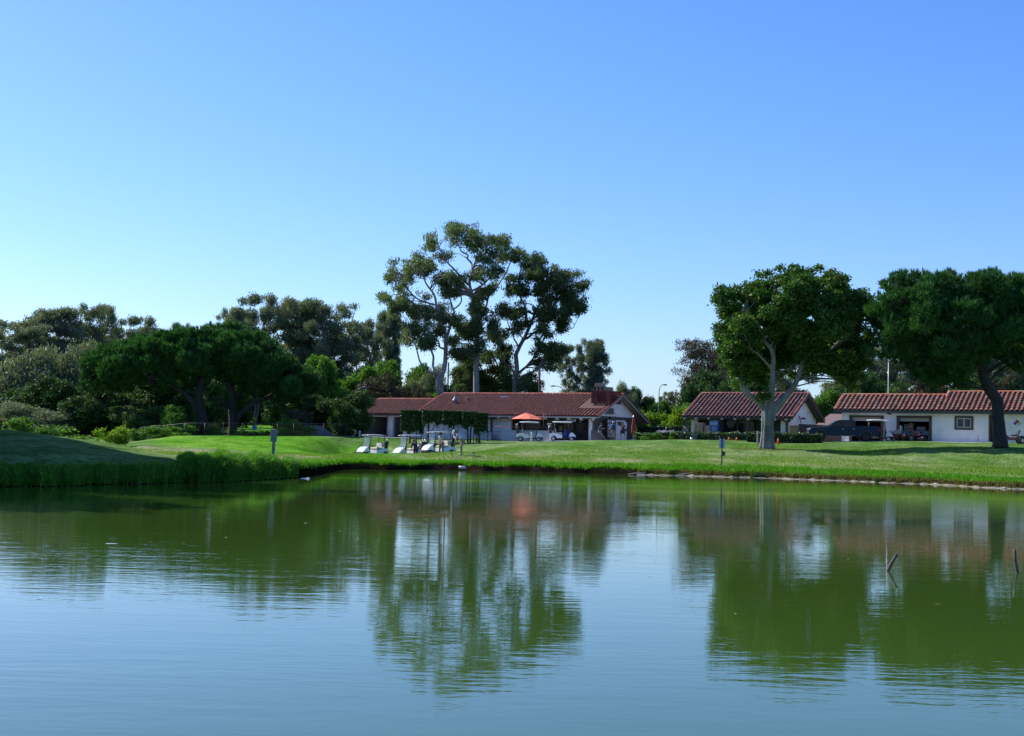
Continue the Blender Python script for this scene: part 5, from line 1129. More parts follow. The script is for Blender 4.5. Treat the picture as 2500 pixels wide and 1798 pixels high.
# ---- pickup truck
def truck():
    M_p=mat('dark_blue_paint',(.014,.034,.07),.4,spec=.2,coat=.0); M_g=mat('tinted_glass',(.006,.012,.022),.15,spec=.3)
    D=122.2; b=at(2056,1078,D); xc=(2060-1250)/F*D
    t=empty('pickup_truck',(xc,D,zg(xc,D)+.03),R(180-6),'dark blue crew cab pickup truck parked facing left beside the clipped hedge','pickup truck')
    mb=MB(); prof=[(2.95,.55),(2.98,.85),(2.9,1.02),(2.6,1.12),(1.55,1.20),(.95,1.22),(-.6,1.24),(-2.9,1.27),(-2.95,.6),(-2.9,.48),(2.8,.42)]
    # hood/bed body
    smooth_profile(mb,[(2.93,.5),(2.97,.8),(2.88,1.0),(2.6,1.1),(1.4,1.2),(-1.0,1.22),(-1.0,.45),(2.8,.4)],[(-.96,.97),(-.92,1),(.92,1),(.96,.97)])
    mb.build('body',M_p,t)
    mb=MB(); smooth_profile(mb,[(-1.02,.5),(-1.02,1.28),(-2.92,1.28),(-2.96,.55),(-2.8,.5)],[(-.96,.98),(-.93,1),(-.86,1)]); smooth_profile(mb,[(-1.02,.5),(-1.02,1.28),(-2.92,1.28),(-2.96,.55),(-2.8,.5)],[(.86,1),(.93,1),(.96,.98)]); mb.box((-2.95,-.86,.55),(-2.86,.86,1.27)); mb.box((-2.86,-.86,.55),(-1.04,.86,.62)); mb.box((-1.1,-.86,.55),(-1.04,.86,1.28)); mb.build('cargo_bed',M_p,t)
    mb=MB(); prof=[(1.3,1.18),(.62,1.72),(.3,1.80),(-.75,1.80),(-.98,1.70),(-1.02,1.2)]; smooth_profile(mb,prof,[(-.86,1.0),(-.8,1.0),(.8,1.0),(.86,1.0)])
    c=mb.build('cab',M_p,t)
    for s in (-1,1):
        y=s*.868
        g=MB(); g.add([(1.12,y,1.24),(.62,y,1.66),(.18,y,1.70),(.18,y,1.24)],[(0,1,2,3) if s<0 else (3,2,1,0)]); g.build('window',M_g,c)['label']='front side window'
        g=MB(); g.add([(.1,y,1.24),(.1,y,1.70),(-.62,y,1.72),(-.8,y,1.6),(-.82,y,1.24)],[(0,1,2,3,4) if s<0 else (4,3,2,1,0)]); g.build('window',M_g,c)['label']='rear side window'
        m2=MB(); m2.sphere((1.1,s*1.02,1.3),.12,6,0,(.6,.8,1)); m2.build('side_mirror',M_blk,c)
        m2=MB(); m2.box((.0,s*.955,1.0),(.16,s*.985,1.04)); m2.box((-.9,s*.955,1.02),(-.74,s*.985,1.06)); m2.build('door_handle',M_rim,t)
        m2=MB(); m2.box((2.6,s*.6,.86),(2.93,s*.95,1.04),0,.04); m2.build('headlight',mat('clear_lamp',(.6,.55,.5),.1),t)
        m2=MB(); m2.box((-2.97,s*.84,.86),(-2.9,s*.97,1.18),0,.02); m2.build('tail_light',mat('red_lamp',(.5,.02,.02),.2),t)
        for x in (1.95,-1.85):
            fl=MB()
            a=np.linspace(-.15,math.pi+.15,13); o_=[(x+.56*math.cos(q),.42+.54*math.sin(q)) for q in a]; i_=[(x+.45*math.cos(q),.42+.44*math.sin(q)) for q in a]
            vs=[(p[0],s*.94,p[1]) for p in i_]+[(p[0],s*1.03,p[1]) for p in i_]+[(p[0],s*1.03,p[1]) for p in o_]+[(p[0],s*.94,p[1]) for p in o_]; n=13
            fs=[(k*n+j,k*n+j+1,((k+1)%4)*n+j+1,((k+1)%4)*n+j) for k in range(4) for j in range(n-1)]
            fl.add(vs,fs); fl.build('wheel_flare',mat('flare_grey',(.035,.038,.042),.5),t)
            wheel(t,x,s*.86,.40,.27,mat('dark_rim',(.05,.05,.055),.4,metal=.5))
    mb=MB(); mb.add([(1.26,-.72,1.22),(1.26,.72,1.22),(.66,.66,1.69),(.66,-.66,1.69)],[(0,1,2,3)]); v=[(x+.02,y,z+.02) for x,y,z in mb.v]; mb.v=v; mb.build('windscreen',M_g,c)
    mb=MB(); mb.box((2.75,-.9,.36),(3.02,.9,.6),0,.05); mb.box((-3.05,-.9,.42),(-2.9,.9,.6),0,.03); mb.build('bumper',M_blk,t)
    mb=MB(); mb.box((2.93,-.55,.66),(2.985,.55,.95)); mb.build('grille',M_blk,t)
truck()
# cart parked behind the truck
o=put_cart(gc_white,2141,123.2,heading(1,-.2),'golf cart with white roof half hidden behind the pickup tailgate','parked golf carts')
# ---- mowers
M_red=mat('mower_red',(.26,.014,.013),.4,coat=.3); M_mg=mat('mower_grey',(.20,.21,.22),.5)
def big_mower():
    D=122.5; x=(2212-1250)/F*D; t=empty('greens_mower',(x,D,zg(x,D)+.02),R(-6),'red and grey three-wheeled mower with raised steering arm before the open garage door','mower')
    mb=MB(); smooth_profile(mb,[(-1.05,.62),(-.98,.85),(-.55,1.0),(-.35,1.02),(-.3,.62)],[(-.42,.9),(-.36,1),(.36,1),(.42,.9)]); mb.build('engine_hood',M_mg,t)
    mb=MB(); mb.tube([(-.95,-.25,.55),(-.2,-.3,.5),(.6,-.35,.5),(1.0,-.4,.6)],.06,6); mb.tube([(-.95,.25,.55),(-.2,.3,.5),(.6,.35,.5),(1.0,.4,.6)],.06,6); mb.box((-.2,-.35,.45),(.75,.35,.56),0,.03); mb.box((-.3,-.3,.35),(.1,.3,.55)); mb.build('frame',M_red,t)
    mb=MB(); mb.box((-.2,-.28,.68),(.2,.28,.8),0,.05); smooth_profile(mb,[(-.28,.78),(-.14,.78),(-.26,1.32),(-.42,1.34)],[(-.27,.9),(-.2,1),(.2,1),(.27,.9)]); mb.build('seat',mat('seat_blue_grey',(.10,.13,.18),.5),t)
    mb=MB(); mb.tube([(.95,0,.6),(.8,0,.75),(.62,0,1.05),(.5,0,1.28)],.045,6); mb.tube([(.5+.02*math.cos(a),.16*math.cos(a),1.3+.1*math.sin(a)) for a in np.linspace(0,6.28,11)],.022,5); mb.build('steering_arm',M_red,t)
    mb=MB(); mb.box((-1.12,-.12,.35),(-.85,.12,.62),0,.04); mb.build('fork',M_red,t)
    wheel(t,-.95,0,.27,.2,M_mg,rr=.5)
    for y in (-.5,.5): wheel(t,.45,y,.29,.24,M_mg,rr=.5)
    for (x_,y) in ((1.25,-.5),(1.25,.1),(.0,.15)):
        mb=MB(); mb.lathe([(.001,-.27),(.15,-.27),(.15,.27),(.001,.27)],(x_,y,.2),10,0,axis=1); mb.box((x_-.2,y-.3,.2),(x_+.25,y+.3,.3)); mb.sphere((x_+.22,y,.3),.24,6,0,(1,1.1,.7)); mb.build('cutting_reel',M_blk,t)
    mb=MB(); mb.tube([(1.0,-.4,.6),(1.25,-.5,.5),(1.25,-.5,.25)],.03,5); mb.tube([(1.0,.4,.6),(1.25,.1,.5)],.03,5); mb.tube([(1.15,-.2,.5),(1.2,-.2,.85)],.03,5); mb.build('lift_arm',M_red,t)
    mb=MB(); mb.tube([(-.35,-.2,1.0),(-.5,-.22,1.12),(-.62,-.2,1.25)],.015,5); mb.tube([(-.3,.1,1.0),(-.28,.1,1.15)],.02,5); mb.sphere((-.12,-.3,.55),.09,6,1); mb.build('controls',[M_blk,M_cw],t)
big_mower()
def small_mower():
    D=112; x=(2472-1250)/F*D; t=empty('utility_mower',(x,D,zg(x,D)+.02),R(-4),'red riding mower with black seat half hidden by the leaning pine trunk','mower')
    mb=MB(); smooth_profile(mb,[(-1.0,.3),(-1.0,.8),(-.75,.92),(-.5,.72),(-.2,.5),(.45,.5),(.5,.28)],[(-.4,.92),(-.34,1),(.34,1),(.4,.92)]); mb.build('body',M_red,t)
    mb=MB(); mb.box((-.05,-.25,.6),(.42,.25,.72),0,.05); smooth_profile(mb,[(.4,.68),(.5,.68),(.66,1.05),(.56,1.08)],[(-.24,.9),(-.2,1),(.2,1),(.24,.9)]); mb.build('seat',M_blk,t)
    mb=MB(); mb.tube([(-.75,0,.9),(-.6,0,1.05)],.03,5); mb.tube([(-.58+.05*math.cos(a),.17*math.cos(a),1.05+.09*math.sin(a)) for a in np.linspace(0,6.28,11)],.022,5); mb.build('steering_wheel',M_blk,t)
    mb=MB(); smooth_profile(mb,[(.45,.45),(.5,.66),(.85,.62),(1.12,.4)],[(-.5,.9),(.5,.9)]); mb.build('rear_fender',M_blk,t)
    for y in (-.45,.45): wheel(t,.72,y,.27,.24,mat('white_rim',(.6,.62,.6),.4),rr=.48); wheel(t,-.75,y,.2,.18,M_mg)
small_mower()
# hazard-diamond sign on a pole
D=113; x=(2489-1250)/F*D; t=empty('hazard_sign',(x,D,zg(x,D)),R(-8),'four coloured diamond sign (blue, red, yellow, white) on a thin pole beside the red mower','sign')
mb=MB(); mb.tube([(0,0,0),(0,0,2.05)],.022,6); mb.build('pole',M_greyw,t)
for c,(dx,dz),nm in [((.02,.09,.42),(-.17,0),'blue'),((.5,.02,.03),(0,.17),'red'),((.6,.55,.03),(.17,0),'yellow'),((.7,.7,.7),(0,-.17),'white')]:
    mb=MB(); cx_,cz_=-.1+dx,1.62+dz; mb.prism([(cx_-.16,cz_),(cx_,cz_+.16),(cx_+.16,cz_),(cx_,cz_-.16)],1,-.05,-.03); o=mb.build('diamond',mat('diamond_'+nm,c,.5),t); o['label']=nm+' diamond'
# things inside the garage
Wr=lambda u,v,z: Br.world(u,v,z)
def inside(name,cat,label,px,y0,y1,wd,dep,m_,v=None,extra=None):
    v=vF_r+1.1 if v is None else v
    a=Br.hit(px,y1,v=v); h=Br.hit(px,y0,v=v)[2]-a[2]; p=Wr(a[0],v,max(a[2],.0)); t=empty(name,p,R(-30),label,cat); mb=MB(); mb.box((-wd/2,-.02,0),(wd/2,dep,h),0,.02); mb.build('casing',m_,t)
    if extra: extra(t,wd,h)
    return t
vF_r=-(Bld.loc(Br,at(2037,1001.5,126.2))[1]*-1-.45)
def boxes_(t,w_,h):
    mb=MB(); 
    for k in range(3): z=h*(k+.5)/3; mb.box((-w_*.25,-.03,z-.05),(w_*.25,-.021,z+.05))
    mb.build('box_print',M_blk,t)
inside('storage_box','box','white carton stack, left one in the open garage',2212.5,1036,1060,.38,.35,mat('carton_white',(.42,.43,.46),.6),extra=boxes_)
inside('storage_box','box','white and tan carton stack, taller right one in the open garage',2223.5,1033,1060,.36,.35,mat('carton_white2',(.38,.38,.38),.6,noise=.3,nscale=3),extra=boxes_)
def mach(t,w_,h):
    mb=MB(); mb.box((-w_*.3,-.08,h),(w_*.3,.4,h*1.9),0,.03); mb.box((-w_*.22,-.12,h*1.05),(w_*.18,-.081,h*1.55)); mb.build('machine_head',mat('machine_grey',(.26,.27,.27),.5),t)
    mb=MB(); mb.box((-.1,-.05,h*.45),(.12,-.021,h*.75)); mb.build('socket_panel',M_blk,t)
    mb=MB(); mb.box((-w_*.45,.05,-.75),(w_*.45,.4,0)); mb.build('bench_base',M_dark,t)
inside('workshop_machine','machine','grey machine on a bench at the right side of the open garage',2249,1052,1063,1.35,.5,mat('machine_white',(.30,.32,.34),.5),extra=mach)
tb=inside('work_table','table','grey work table behind the mower inside the open garage',2215,1059,1061.5,1.9,.6,M_greyw)
for x in (-.85,.85): mb=MB(); mb.box((x-.03,.05,-.75),(x+.03,.5,0)); mb.build('leg',M_greyw,tb)
q=Br.hit(2270,1073,v=vF_r+.45); mb=MB(); mb.prism([(-.22,0),(.02,0),(.1,1.45),(.02,1.45)],1,-.02,.02); o=mb.build('board',M_greyw,None,Wr(q[0],vF_r+.45,0)); o.rotation_euler=(0,0,R(-30)); tag(o,'narrow grey board leaning inside the right jamb of the open garage','board')
# ---- umbrellas
def umbrella(px,D,open_=True):
    b=gp(px,D); b[2]=max(b[2],2.0)
    mc=mat('orange_canvas',(.95,.22,.12),.8,noise=.15,nscale=1.5) if open_ else mat('red_canvas',(.30,.03,.025),.8,noise=.3,nscale=5)
    t=empty('patio_umbrella',b,0,'open orange patio umbrella behind the low white wall' if open_ else 'closed dark red patio umbrella at the gable corner','umbrella'); mb=MB()
    if open_:
        H=at(px-2,1008,D)[2]-b[2]; He=at(px,1023.5,D)[2]-b[2]; rad=(1325-1246)/2*mpp(D); n=8; vs=[];fs=[]
        for i,(rr,zz) in enumerate([(0.0,H),(.18,H-.04*(H-He)),(.19,H-.16*(H-He)),(.5,H-.45*(H-He)),(.8,H-.8*(H-He)),(1,He)]):
            for k in range(n*2): a=math.pi*k/n+.2; f=1 if k%2==0 else (.955 if rr>.2 else 1); vs.append((rad*rr*math.cos(a)*f,rad*rr*math.sin(a)*f,zz-(0.03*rr if k%2 else 0)))
        for i in range(5):
            for k in range(n*2): fs.append((i*16+k,i*16+(k+1)%16,(i+1)*16+(k+1)%16,(i+1)*16+k))
        b_=len(vs); vs+=[(x,y,z-.02) for x,y,z in vs]; fs+=[tuple(b_+q for q in f[::-1]) for f in fs]
        mb.add(vs,fs); mb.build('canopy',mc,t)
        mb=MB()
        for k in range(n): a=2*math.pi*k/n+.2; mb.tube([(0,0,H-.1),(rad*math.cos(a),rad*math.sin(a),He-.03)],.015,4)
        mb.build('ribs',M_trim,t)
        mb=MB(); mb.tube([(0,0,-.3),(0,0,H+.06)],.03,6); mb.build('pole',M_trim,t)
    else:
        H=at(px-2,1017,D)[2]-b[2]; z1=at(px,1060,D)[2]-b[2]
        mb.lathe([(.02,H),(.10,H-.1),(.13,H-.5),(.2,(H+z1)/2),(.25,z1+.3),(.27,z1+.08),(.2,z1),(.02,z1+.05)],(0,0,0),11)
        for i,(x,y,z) in enumerate(mb.v): a=math.atan2(y,x); k=1+.12*math.cos(a*5.5); mb.v[i]=(x*k,y*k,z)
        mb.build('canopy',mc,t); mb=MB(); mb.tube([(0,0,0),(0,0,H+.08)],.03,6,1); mb.lathe([(.25,0),(.25,.08),(.05,.12)],(0,0,0),12); mb.build('pole',[M_conc,M_cw],t)
umbrella(1285.5,141.0); umbrella(1545,134.5,False)
# ---- low wall, gate, porch kerb
def seg_box(name,p0,p1,h,th,m_,label,cat,cap=0):
    p0=np.array(p0);p1=np.array(p1); L=np.linalg.norm((p1-p0)[:2]); a=math.atan2(p1[1]-p0[1],p1[0]-p0[0]); z=min(p0[2],p1[2])
    t=empty(name,(p0[0],p0[1],z),a,label,cat); mb=MB(); mb.box((0,-th/2,-.4),(L,th/2,h)); mb.build('wall_body',m_,t)
    if cap: mb=MB(); mb.box((-.02,-th/2-.03,h),(L+.02,th/2+.03,h+cap)); mb.build('coping',m_,t)
    return t
q0=at(1224,1079,140.5);q1=at(1350,1079,137.6); q0[2]=q1[2]=1.93
seg_box('garden_wall',q0,q1,at(1260,1051.5,139)[2]-1.93,.22,mat('low_wall_white',(.46,.46,.50),.85,noise=.12,nscale=2),'low white patio wall behind the side-on golf carts','wall',.04)
q0=at(1186,1079,146);q1=at(1201,1079,145); q0[2]=q1[2]=1.95
seg_box('garden_wall',at(1165,1079,147)*[1,1,0]+[0,0,1.9],at(1200,1079,145)*[1,1,0]+[0,0,1.9],.95,.2,mat('low_wall_white',(.5,.5,.5)),'short white patio wall behind the clipped trees','wall')
p=at(1201,1079,142.5); p[2]=2.0; g=empty('iron_gate',p,R(-12),'black iron gate with curved bars beside the low white wall','gate'); mb=MB()
for x in (0,.2,.92): mb.box((x-.02,-.02,0),(x+.02,.02,.95))
for z in (.1,.9): mb.box((-.5,-.015,z),(.95,.015,z+.04))
mb.build('frame',M_blk,g); mb=MB(); mb.tube([(.92-.62*math.cos(a)*.55,0,.5+.42*math.sin(a)) for a in np.linspace(-1.5,1.5,9)],.02,5); mb.tube([(.56+.3*math.cos(a),0,.52+.42*math.sin(a)) for a in np.linspace(math.pi,2*math.pi,9)],.02,5); mb.tube([(-.55+.4*math.cos(a),0,.52+.42*math.sin(a)) for a in np.linspace(-1.4,1.4,9)],.02,5); mb.build('scroll_bars',M_blk,g)
# concrete aprons (structure)
def apron(name,pts,lab=None):
    mb=MB(); n=len(pts); V=[(p[0],p[1],zg(p[0],p[1])+.035) for p in pts]; W=[(a,b,c-.5) for a,b,c in V]
    mb.add(V+W,[tuple(range(n))]+[(i,n+i,n+(i+1)%n,(i+1)%n) for i in range(n)]); return tag(mb.build(name,mat('apron_concrete',(.62,.60,.57),.9,noise=.15,nscale=1)),kind='structure')
P2=lambda px,D: ((px-1250)/F*D,D)
apron('patio_pavement',[P2(1335,133.0),P2(1400,132.3),P2(1500,131.2),P2(1530,131.5),P2(1548,137),P2(1440,141),P2(1330,143)])
apron('garage_apron',[P2(2040,121.2),P2(2120,121.2),P2(2200,120.6),P2(2300,118.2),P2(2400,115.6),P2(2425,115.8),P2(2420,120),P2(2060,131)])
apron('cart_path',[P2(955,146),P2(1000,145),P2(1010,149),P2(850,156),P2(850,152)])
# ---- posts and signs by the pond
def post_sign(px,D,top,pl0,pl1,wpx,label,double=False,bm=None,lean=0):
    b=gp(px,D); t=empty('pond_sign',b,R(-10),label,'sign'); k=mpp(D)*1.0; zt=at(px,top,D)[2]-b[2]; z0_=at(px,pl1,D)[2]-b[2]; w_=wpx*k/2
    bm=bm or M_greyw
    mb=MB(); r=.05 if not double else .04; mb.box((-r,-r,-.3),(r,r,zt-.02)) if not double else mb.box((-r,-.02,-.3),(r,.02,zt)); mb.build('post',bm if not double else mat('sign_post_dark',(.08,.08,.09),.5,metal=.3),t)
    mb=MB(); y=.03 if double else -.07
    mb.box((-w_,y,z0_),(w_,y+.025,zt),0,.01); mb.build('sign_plate',bm,t)
    if double: mb=MB(); mb.box((.04,-.03,z0_-.45),(.2,.01,z0_-.18),0,.01); mb.build('small_plate',M_trim,t)
    t.rotation_euler=(0,lean,R(-10)); return t
post_sign(668,57.5,1049,0,1079,16.5,'weathered grey wooden sign on a post in the tall grass at left',bm=mat('weathered_wood',(.27,.29,.30),.8,noise=.4,nscale=6),lean=.03)
post_sign(1762,86,1072,0,1095,14.5,'blue-grey metal double sign on a dark post at the far bank',True,mat('sign_back_metal',(.30,.36,.44),.35,metal=.4))
def bollard(px,D,top,wd,label,m_,h=None):
    b=gp(px,D); H=at(px,top,D)[2]-b[2]; mb=MB(); mb.lathe([(wd,-.2),(wd,H-.06),(wd*.8,H),(.001,H)],(0,0,0),10); o=mb.build('bollard',m_,None,b); tag(o,label,'bollard','short posts on the lawn edge')
bollard(1297.5,133.5,1056,.095,'cream bollard in front of the cart under the umbrella',M_cream); bollard(1343.5,134,1067,.06,'short cream bollard between the two side-on carts',M_cream)
bollard(1190.5,132,1050,.07,'dark green post right of the clipped trees',mat('green_post',(.015,.05,.035),.5))
bollard(1849,114,1053,.085,'pale weathered wooden post left of the fig trunk',mat('weathered_post',(.30,.29,.23),.8,noise=.4,nscale=8))
bollard(1602,133,1056,.06,'pale green pipe post at the left end of the clipped hedge',mat('pale_green',(.2,.33,.25),.6)) if False else None
bollard(878,138,1052,.09,'small white post in front of the garage bays',mat('white_post',(.55,.55,.5),.6))
bollard(1640,128,1057,.05,'pale green pipe at the left end of the clipped hedge',mat('pale_green',(.2,.33,.25),.6))
# ---- people
M_skin=mat('skin',(.36,.20,.13),.6); M_hairm=mat('hair_dark',(.02,.015,.012),.7)
def skin_mesh(name,pts,edges,rad,m_,parent,sub=2,root=0):
    me=bpy.data.meshes.new(name); me.from_pydata([tuple(map(float,p)) for p in pts],edges,[]); o=bpy.data.objects.new(name,me); COL.objects.link(o)
    md=o.modifiers.new('s','SKIN'); md.use_smooth_shade=True
    sv=me.skin_vertices[0].data if me.skin_vertices else None
    if sv is None:
        import bmesh; bmx=bmesh.new(); bmx.from_mesh(me); bmx.verts.layers.skin.verify(); bmx.to_mesh(me); bmx.free(); sv=me.skin_vertices[0].data
    for i,r in enumerate(rad): sv[i].radius=(r,r) if not hasattr(r,'__len__') else r
    sv[root].use_root=True
    sb=o.modifiers.new('b','SUBSURF'); sb.levels=sub; sb.render_levels=sub
    dg=bpy.context.evaluated_depsgraph_get(); ev=o.evaluated_get(dg); m2=bpy.data.meshes.new_from_object(ev); m2.name=name
    m2.materials.clear(); m2.materials.append(m_)
    for p in m2.polygons: p.use_smooth=True
    bpy.data.objects.remove(o); bpy.data.meshes.remove(me)
    o=bpy.data.objects.new(name,m2); COL.objects.link(o); o.parent=parent; return o
def person(pos,rz,J,label,shirt,trousers,cap=None,shoes=(.02,.02,.03),shorts=False,sleeve=1,hair=True,skirt=False,scale=1.0,lbl=None):
    """J: joints dict (x right, y forward, z up)"""
    t=empty('person',pos,rz,label,'person'); t.scale=(scale,)*3
    V=[];E_=[];Rd=[];ix={}
    def add(n,p,r,par=None):
        ix[n]=len(V); V.append(p); Rd.append(r)
        if par is not None: E_.append((ix[par],ix[n]))
    j={k:np.array(v,float) for k,v in J.items()}
    add('pelvis',j['pelvis'],.125); add('waist',(j['pelvis']+j['chest'])/2,.115,'pelvis'); add('chest',j['chest'],(.15,.125),'waist'); add('neck',j['neck'],.055,'chest'); 
    hd=j['head']; add('jaw',j['neck']*.45+hd*.55+j.get('face',np.array([0,.03,0]))*.6,.065,'neck'); add('head',hd,.098,'jaw'); add('crown',hd+(hd-j['neck'])/np.linalg.norm(hd-j['neck'])*.09,.07,'head'); add('nose',hd+j.get('face',np.array([0,.1,0]))*1.0-np.array([0,0,.01]),.018,'head')
    for s in 'lr':
        add('sh'+s,j['sh'+s],.062,'chest'); add('el'+s,j['el'+s],.045,'sh'+s); add('wr'+s,j['wr'+s],.03,'el'+s)
        d=j['wr'+s]-j['el'+s]; d/=np.linalg.norm(d); pm=j['wr'+s]+d*.07; add('pm'+s,pm,(.038,.02),'wr'+s)
        sx=np.cross(d,[0,1,.3]); sx/=np.linalg.norm(sx)+1e-9
        for k,(o_,L_) in enumerate([(-.03,.065),(-.01,.08),(.01,.085),(.03,.07)]):
            q=pm+sx*o_+d*.03; add(f'f{s}{k}a',q,.009,'pm'+s); add(f'f{s}{k}b',q+d*L_*.5+np.array([0,.012,0]),.008,f'f{s}{k}a'); add(f'f{s}{k}c',q+d*L_*.9+np.array([0,.03,0]),.007,f'f{s}{k}b')
        th=j['wr'+s]+d*.03+sx*.045; add('t'+s,th,.01,'wr'+s); add('t2'+s,th+d*.04+sx*.01,.009,'t'+s)
        add('hp'+s,j['hp'+s],.095,'pelvis'); add('kn'+s,j['kn'+s],.06,'hp'+s); add('cf'+s,j['kn'+s]*.65+j['an'+s]*.35,.055,'kn'+s); add('an'+s,j['an'+s],.038,'cf'+s); add('to'+s,j['an'+s]+j.get('foot',np.array([0,.16,-.05])),.035,'an'+s)
    skin_mesh('body',V,E_,Rd,M_skin,t)
    def sub_(name,keys,edges,grow,c,extra=None):
        vs=[V[ix[k]] for k in keys]; rd=[(np.array(Rd[ix[k]])*grow+.012).tolist() if hasattr(Rd[ix[k]],'__len__') else Rd[ix[k]]*grow+.012 for k in keys]
        ks={k:i for i,k in enumerate(keys)}; es=[(ks[a],ks[b]) for a,b in edges]
        if extra: vs,es,rd=extra(vs,es,rd,ks)
        return skin_mesh(name,vs,es,rd,mat('cloth_%d_%d_%d'%tuple(int(q*100) for q in c)+name,c,.85,noise=.15,nscale=8),t)
    if True:
        V+= [V[ix['shl']]*.4+V[ix['ell']]*.6,V[ix['shr']]*.4+V[ix['elr']]*.6]; Rd+=[.052,.052]; ix['hsl']=len(V)-2; ix['hsr']=len(V)-1
        e=[('pelvis','waist'),('waist','chest'),('chest','shl'),('chest','shr'),('shl','hsl'),('shr','hsr')]; k=['pelvis','waist','chest','shl','shr','hsl','hsr']
        if sleeve==2: k+=['ell','elr','wrl','wrr']; e+=[('hsl','ell'),('hsr','elr'),('ell','wrl'),('elr','wrr')]
        sub_('shirt',k,e,1.08,shirt)
    if shorts:
        V+=[V[ix['hpl']]*.3+V[ix['knl']]*.7,V[ix['hpr']]*.3+V[ix['knr']]*.7]; Rd+=[.085,.085]; ix['htl']=len(V)-2; ix['htr']=len(V)-1
        sub_('shorts',['pelvis','hpl','hpr','htl','htr'],[('pelvis','hpl'),('pelvis','hpr'),('hpl','htl'),('hpr','htr')],1.18,trousers)
    else: sub_('trousers',['pelvis','hpl','hpr','knl','knr','cfl','cfr','anl','anr'],[('pelvis','hpl'),('pelvis','hpr'),('hpl','knl'),('hpr','knr'),('knl','cfl'),('knr','cfr'),('cfl','anl'),('cfr','anr')],1.1,trousers)
    for s in 'lr':
        mb=MB(); a=V[ix['an'+s]]; b=V[ix['to'+s]]; mb.tube([a+[0,-.04,-.03],(a+b)/2+[0,0,-.03],b+[0,.02,-.0]],[.05,.052,.04],8); mb.build('shoe',mat('shoe_%d'%int(shoes[0]*100),shoes,.6),t)
    up=(hd-j['neck'])/np.linalg.norm(hd-j['neck'])
    if hair: mb=MB(); mb.sphere(hd+up*.035-j.get('face',np.array([0,.1,0]))*.25,.108,8,0,(1,1.05,1.0)); mb.build('hair',M_hairm,t)
    if cap:
        mb=MB(); mb.sphere(hd+up*.06,.116,8,0,(1,1.08,.78)); f=j.get('face',np.array([0,.1,0])); mb.tube([hd+up*.06+f*.9,hd+up*.05+f*2.1],[.075,.05],8); mb.build('cap',mat('cap_%d'%int(cap[0]*100),cap,.8),t)
    return t
def stand(**k):
    J=dict(pelvis=(0,0,.95),chest=(0,.0,1.28),neck=(0,0,1.48),head=(0,.02,1.62),shl=(-.19,0,1.42),shr=(.19,0,1.42),ell=(-.25,-.02,1.14),elr=(.25,-.02,1.14),wrl=(-.24,.08,.9),wrr=(.24,.08,.9),hpl=(-.1,0,.88),hpr=(.1,0,.88),knl=(-.13,.02,.48),knr=(.13,.02,.48),anl=(-.15,0,.08),anr=(.15,0,.08),face=(0,.1,0)); J.update(k); return J
# putting golfer (bending forward, facing left and a little away)
J=stand(pelvis=(0,-.05,.95),chest=(0,.16,1.22),neck=(0,.3,1.36),head=(0,.42,1.44),face=(0,.06,-.08),shl=(-.18,.24,1.3),shr=(.18,.24,1.3),ell=(-.17,.34,1.06),elr=(.17,.34,1.06),wrl=(-.04,.4,.84),wrr=(.04,.4,.80),hpl=(-.11,-.05,.88),hpr=(.11,-.05,.88),knl=(-.16,.03,.48),knr=(.16,.03,.48),anl=(-.17,0,.08),anr=(.17,0,.08))
person(gp(1127,91.5),heading(-.95,-.12)-math.pi/2,J,'golfer in white cap, pale blue shirt and khaki trousers bending over a putt',(.50,.58,.80),(.27,.235,.16),(.7,.7,.68),(.5,.5,.5),hair=True,scale=1.02)
b=gp(1127,91.5)
def club(pos,a,z,label,m_=M_blk):
    mb=MB(); mb.tube([a,z],.012,5); z=np.array(z); mb.box(z-[.03,.05,.0],z+[.09,.05,.045]); o=mb.build('golf_club',m_,None,pos); tag(o,label,'golf club')
club(b,(-.42,-.03,.86),(-.62,-.42,.03),'dark putter held by the bending golfer'); 
# golfer in black cap by cart C
J=stand(pelvis=(0,0,.95),chest=(0,.05,1.26),neck=(0,.09,1.44),head=(0,.14,1.57),face=(0,.09,-.04),ell=(-.22,.1,1.12),elr=(.22,.1,1.12),wrl=(-.08,.24,.92),wrr=(.06,.26,.9),shl=(-.19,.05,1.39),shr=(.19,.05,1.39))
person(gp(1078,104.5)-[0,0,.08],heading(-.55,-.85)-math.pi/2,J,'golfer in black cap, light grey shirt and khaki trousers standing before the rightmost hollow cart',(.42,.45,.42),(.22,.18,.11),(.012,.012,.015),(.15,.15,.15),sleeve=1)
club(gp(1078,104.5)-[0,0,.08],(-.18,-.18,.85),(-.48,-.4,.05),'reddish shafted club held by the golfer in the black cap',mat('reddish_shaft',(.25,.09,.07),.5))
# dark figure at cart B
J=stand(pelvis=(0,-.06,.93),chest=(0,.14,1.18),neck=(0,.25,1.33),head=(0,.33,1.43),face=(0,.07,-.07),shl=(-.18,.2,1.28),shr=(.18,.2,1.28),ell=(-.24,.3,1.04),elr=(.24,.3,1.04),wrl=(-.12,.44,.9),wrr=(.14,.44,.9))
person(gp(1016,110.4)-[0,0,.1],heading(-.6,.8)-math.pi/2,J,'person in dark navy clothes leaning into the middle hollow cart',(.016,.018,.035),(.03,.03,.04),None,(.4,.4,.4),sleeve=2)
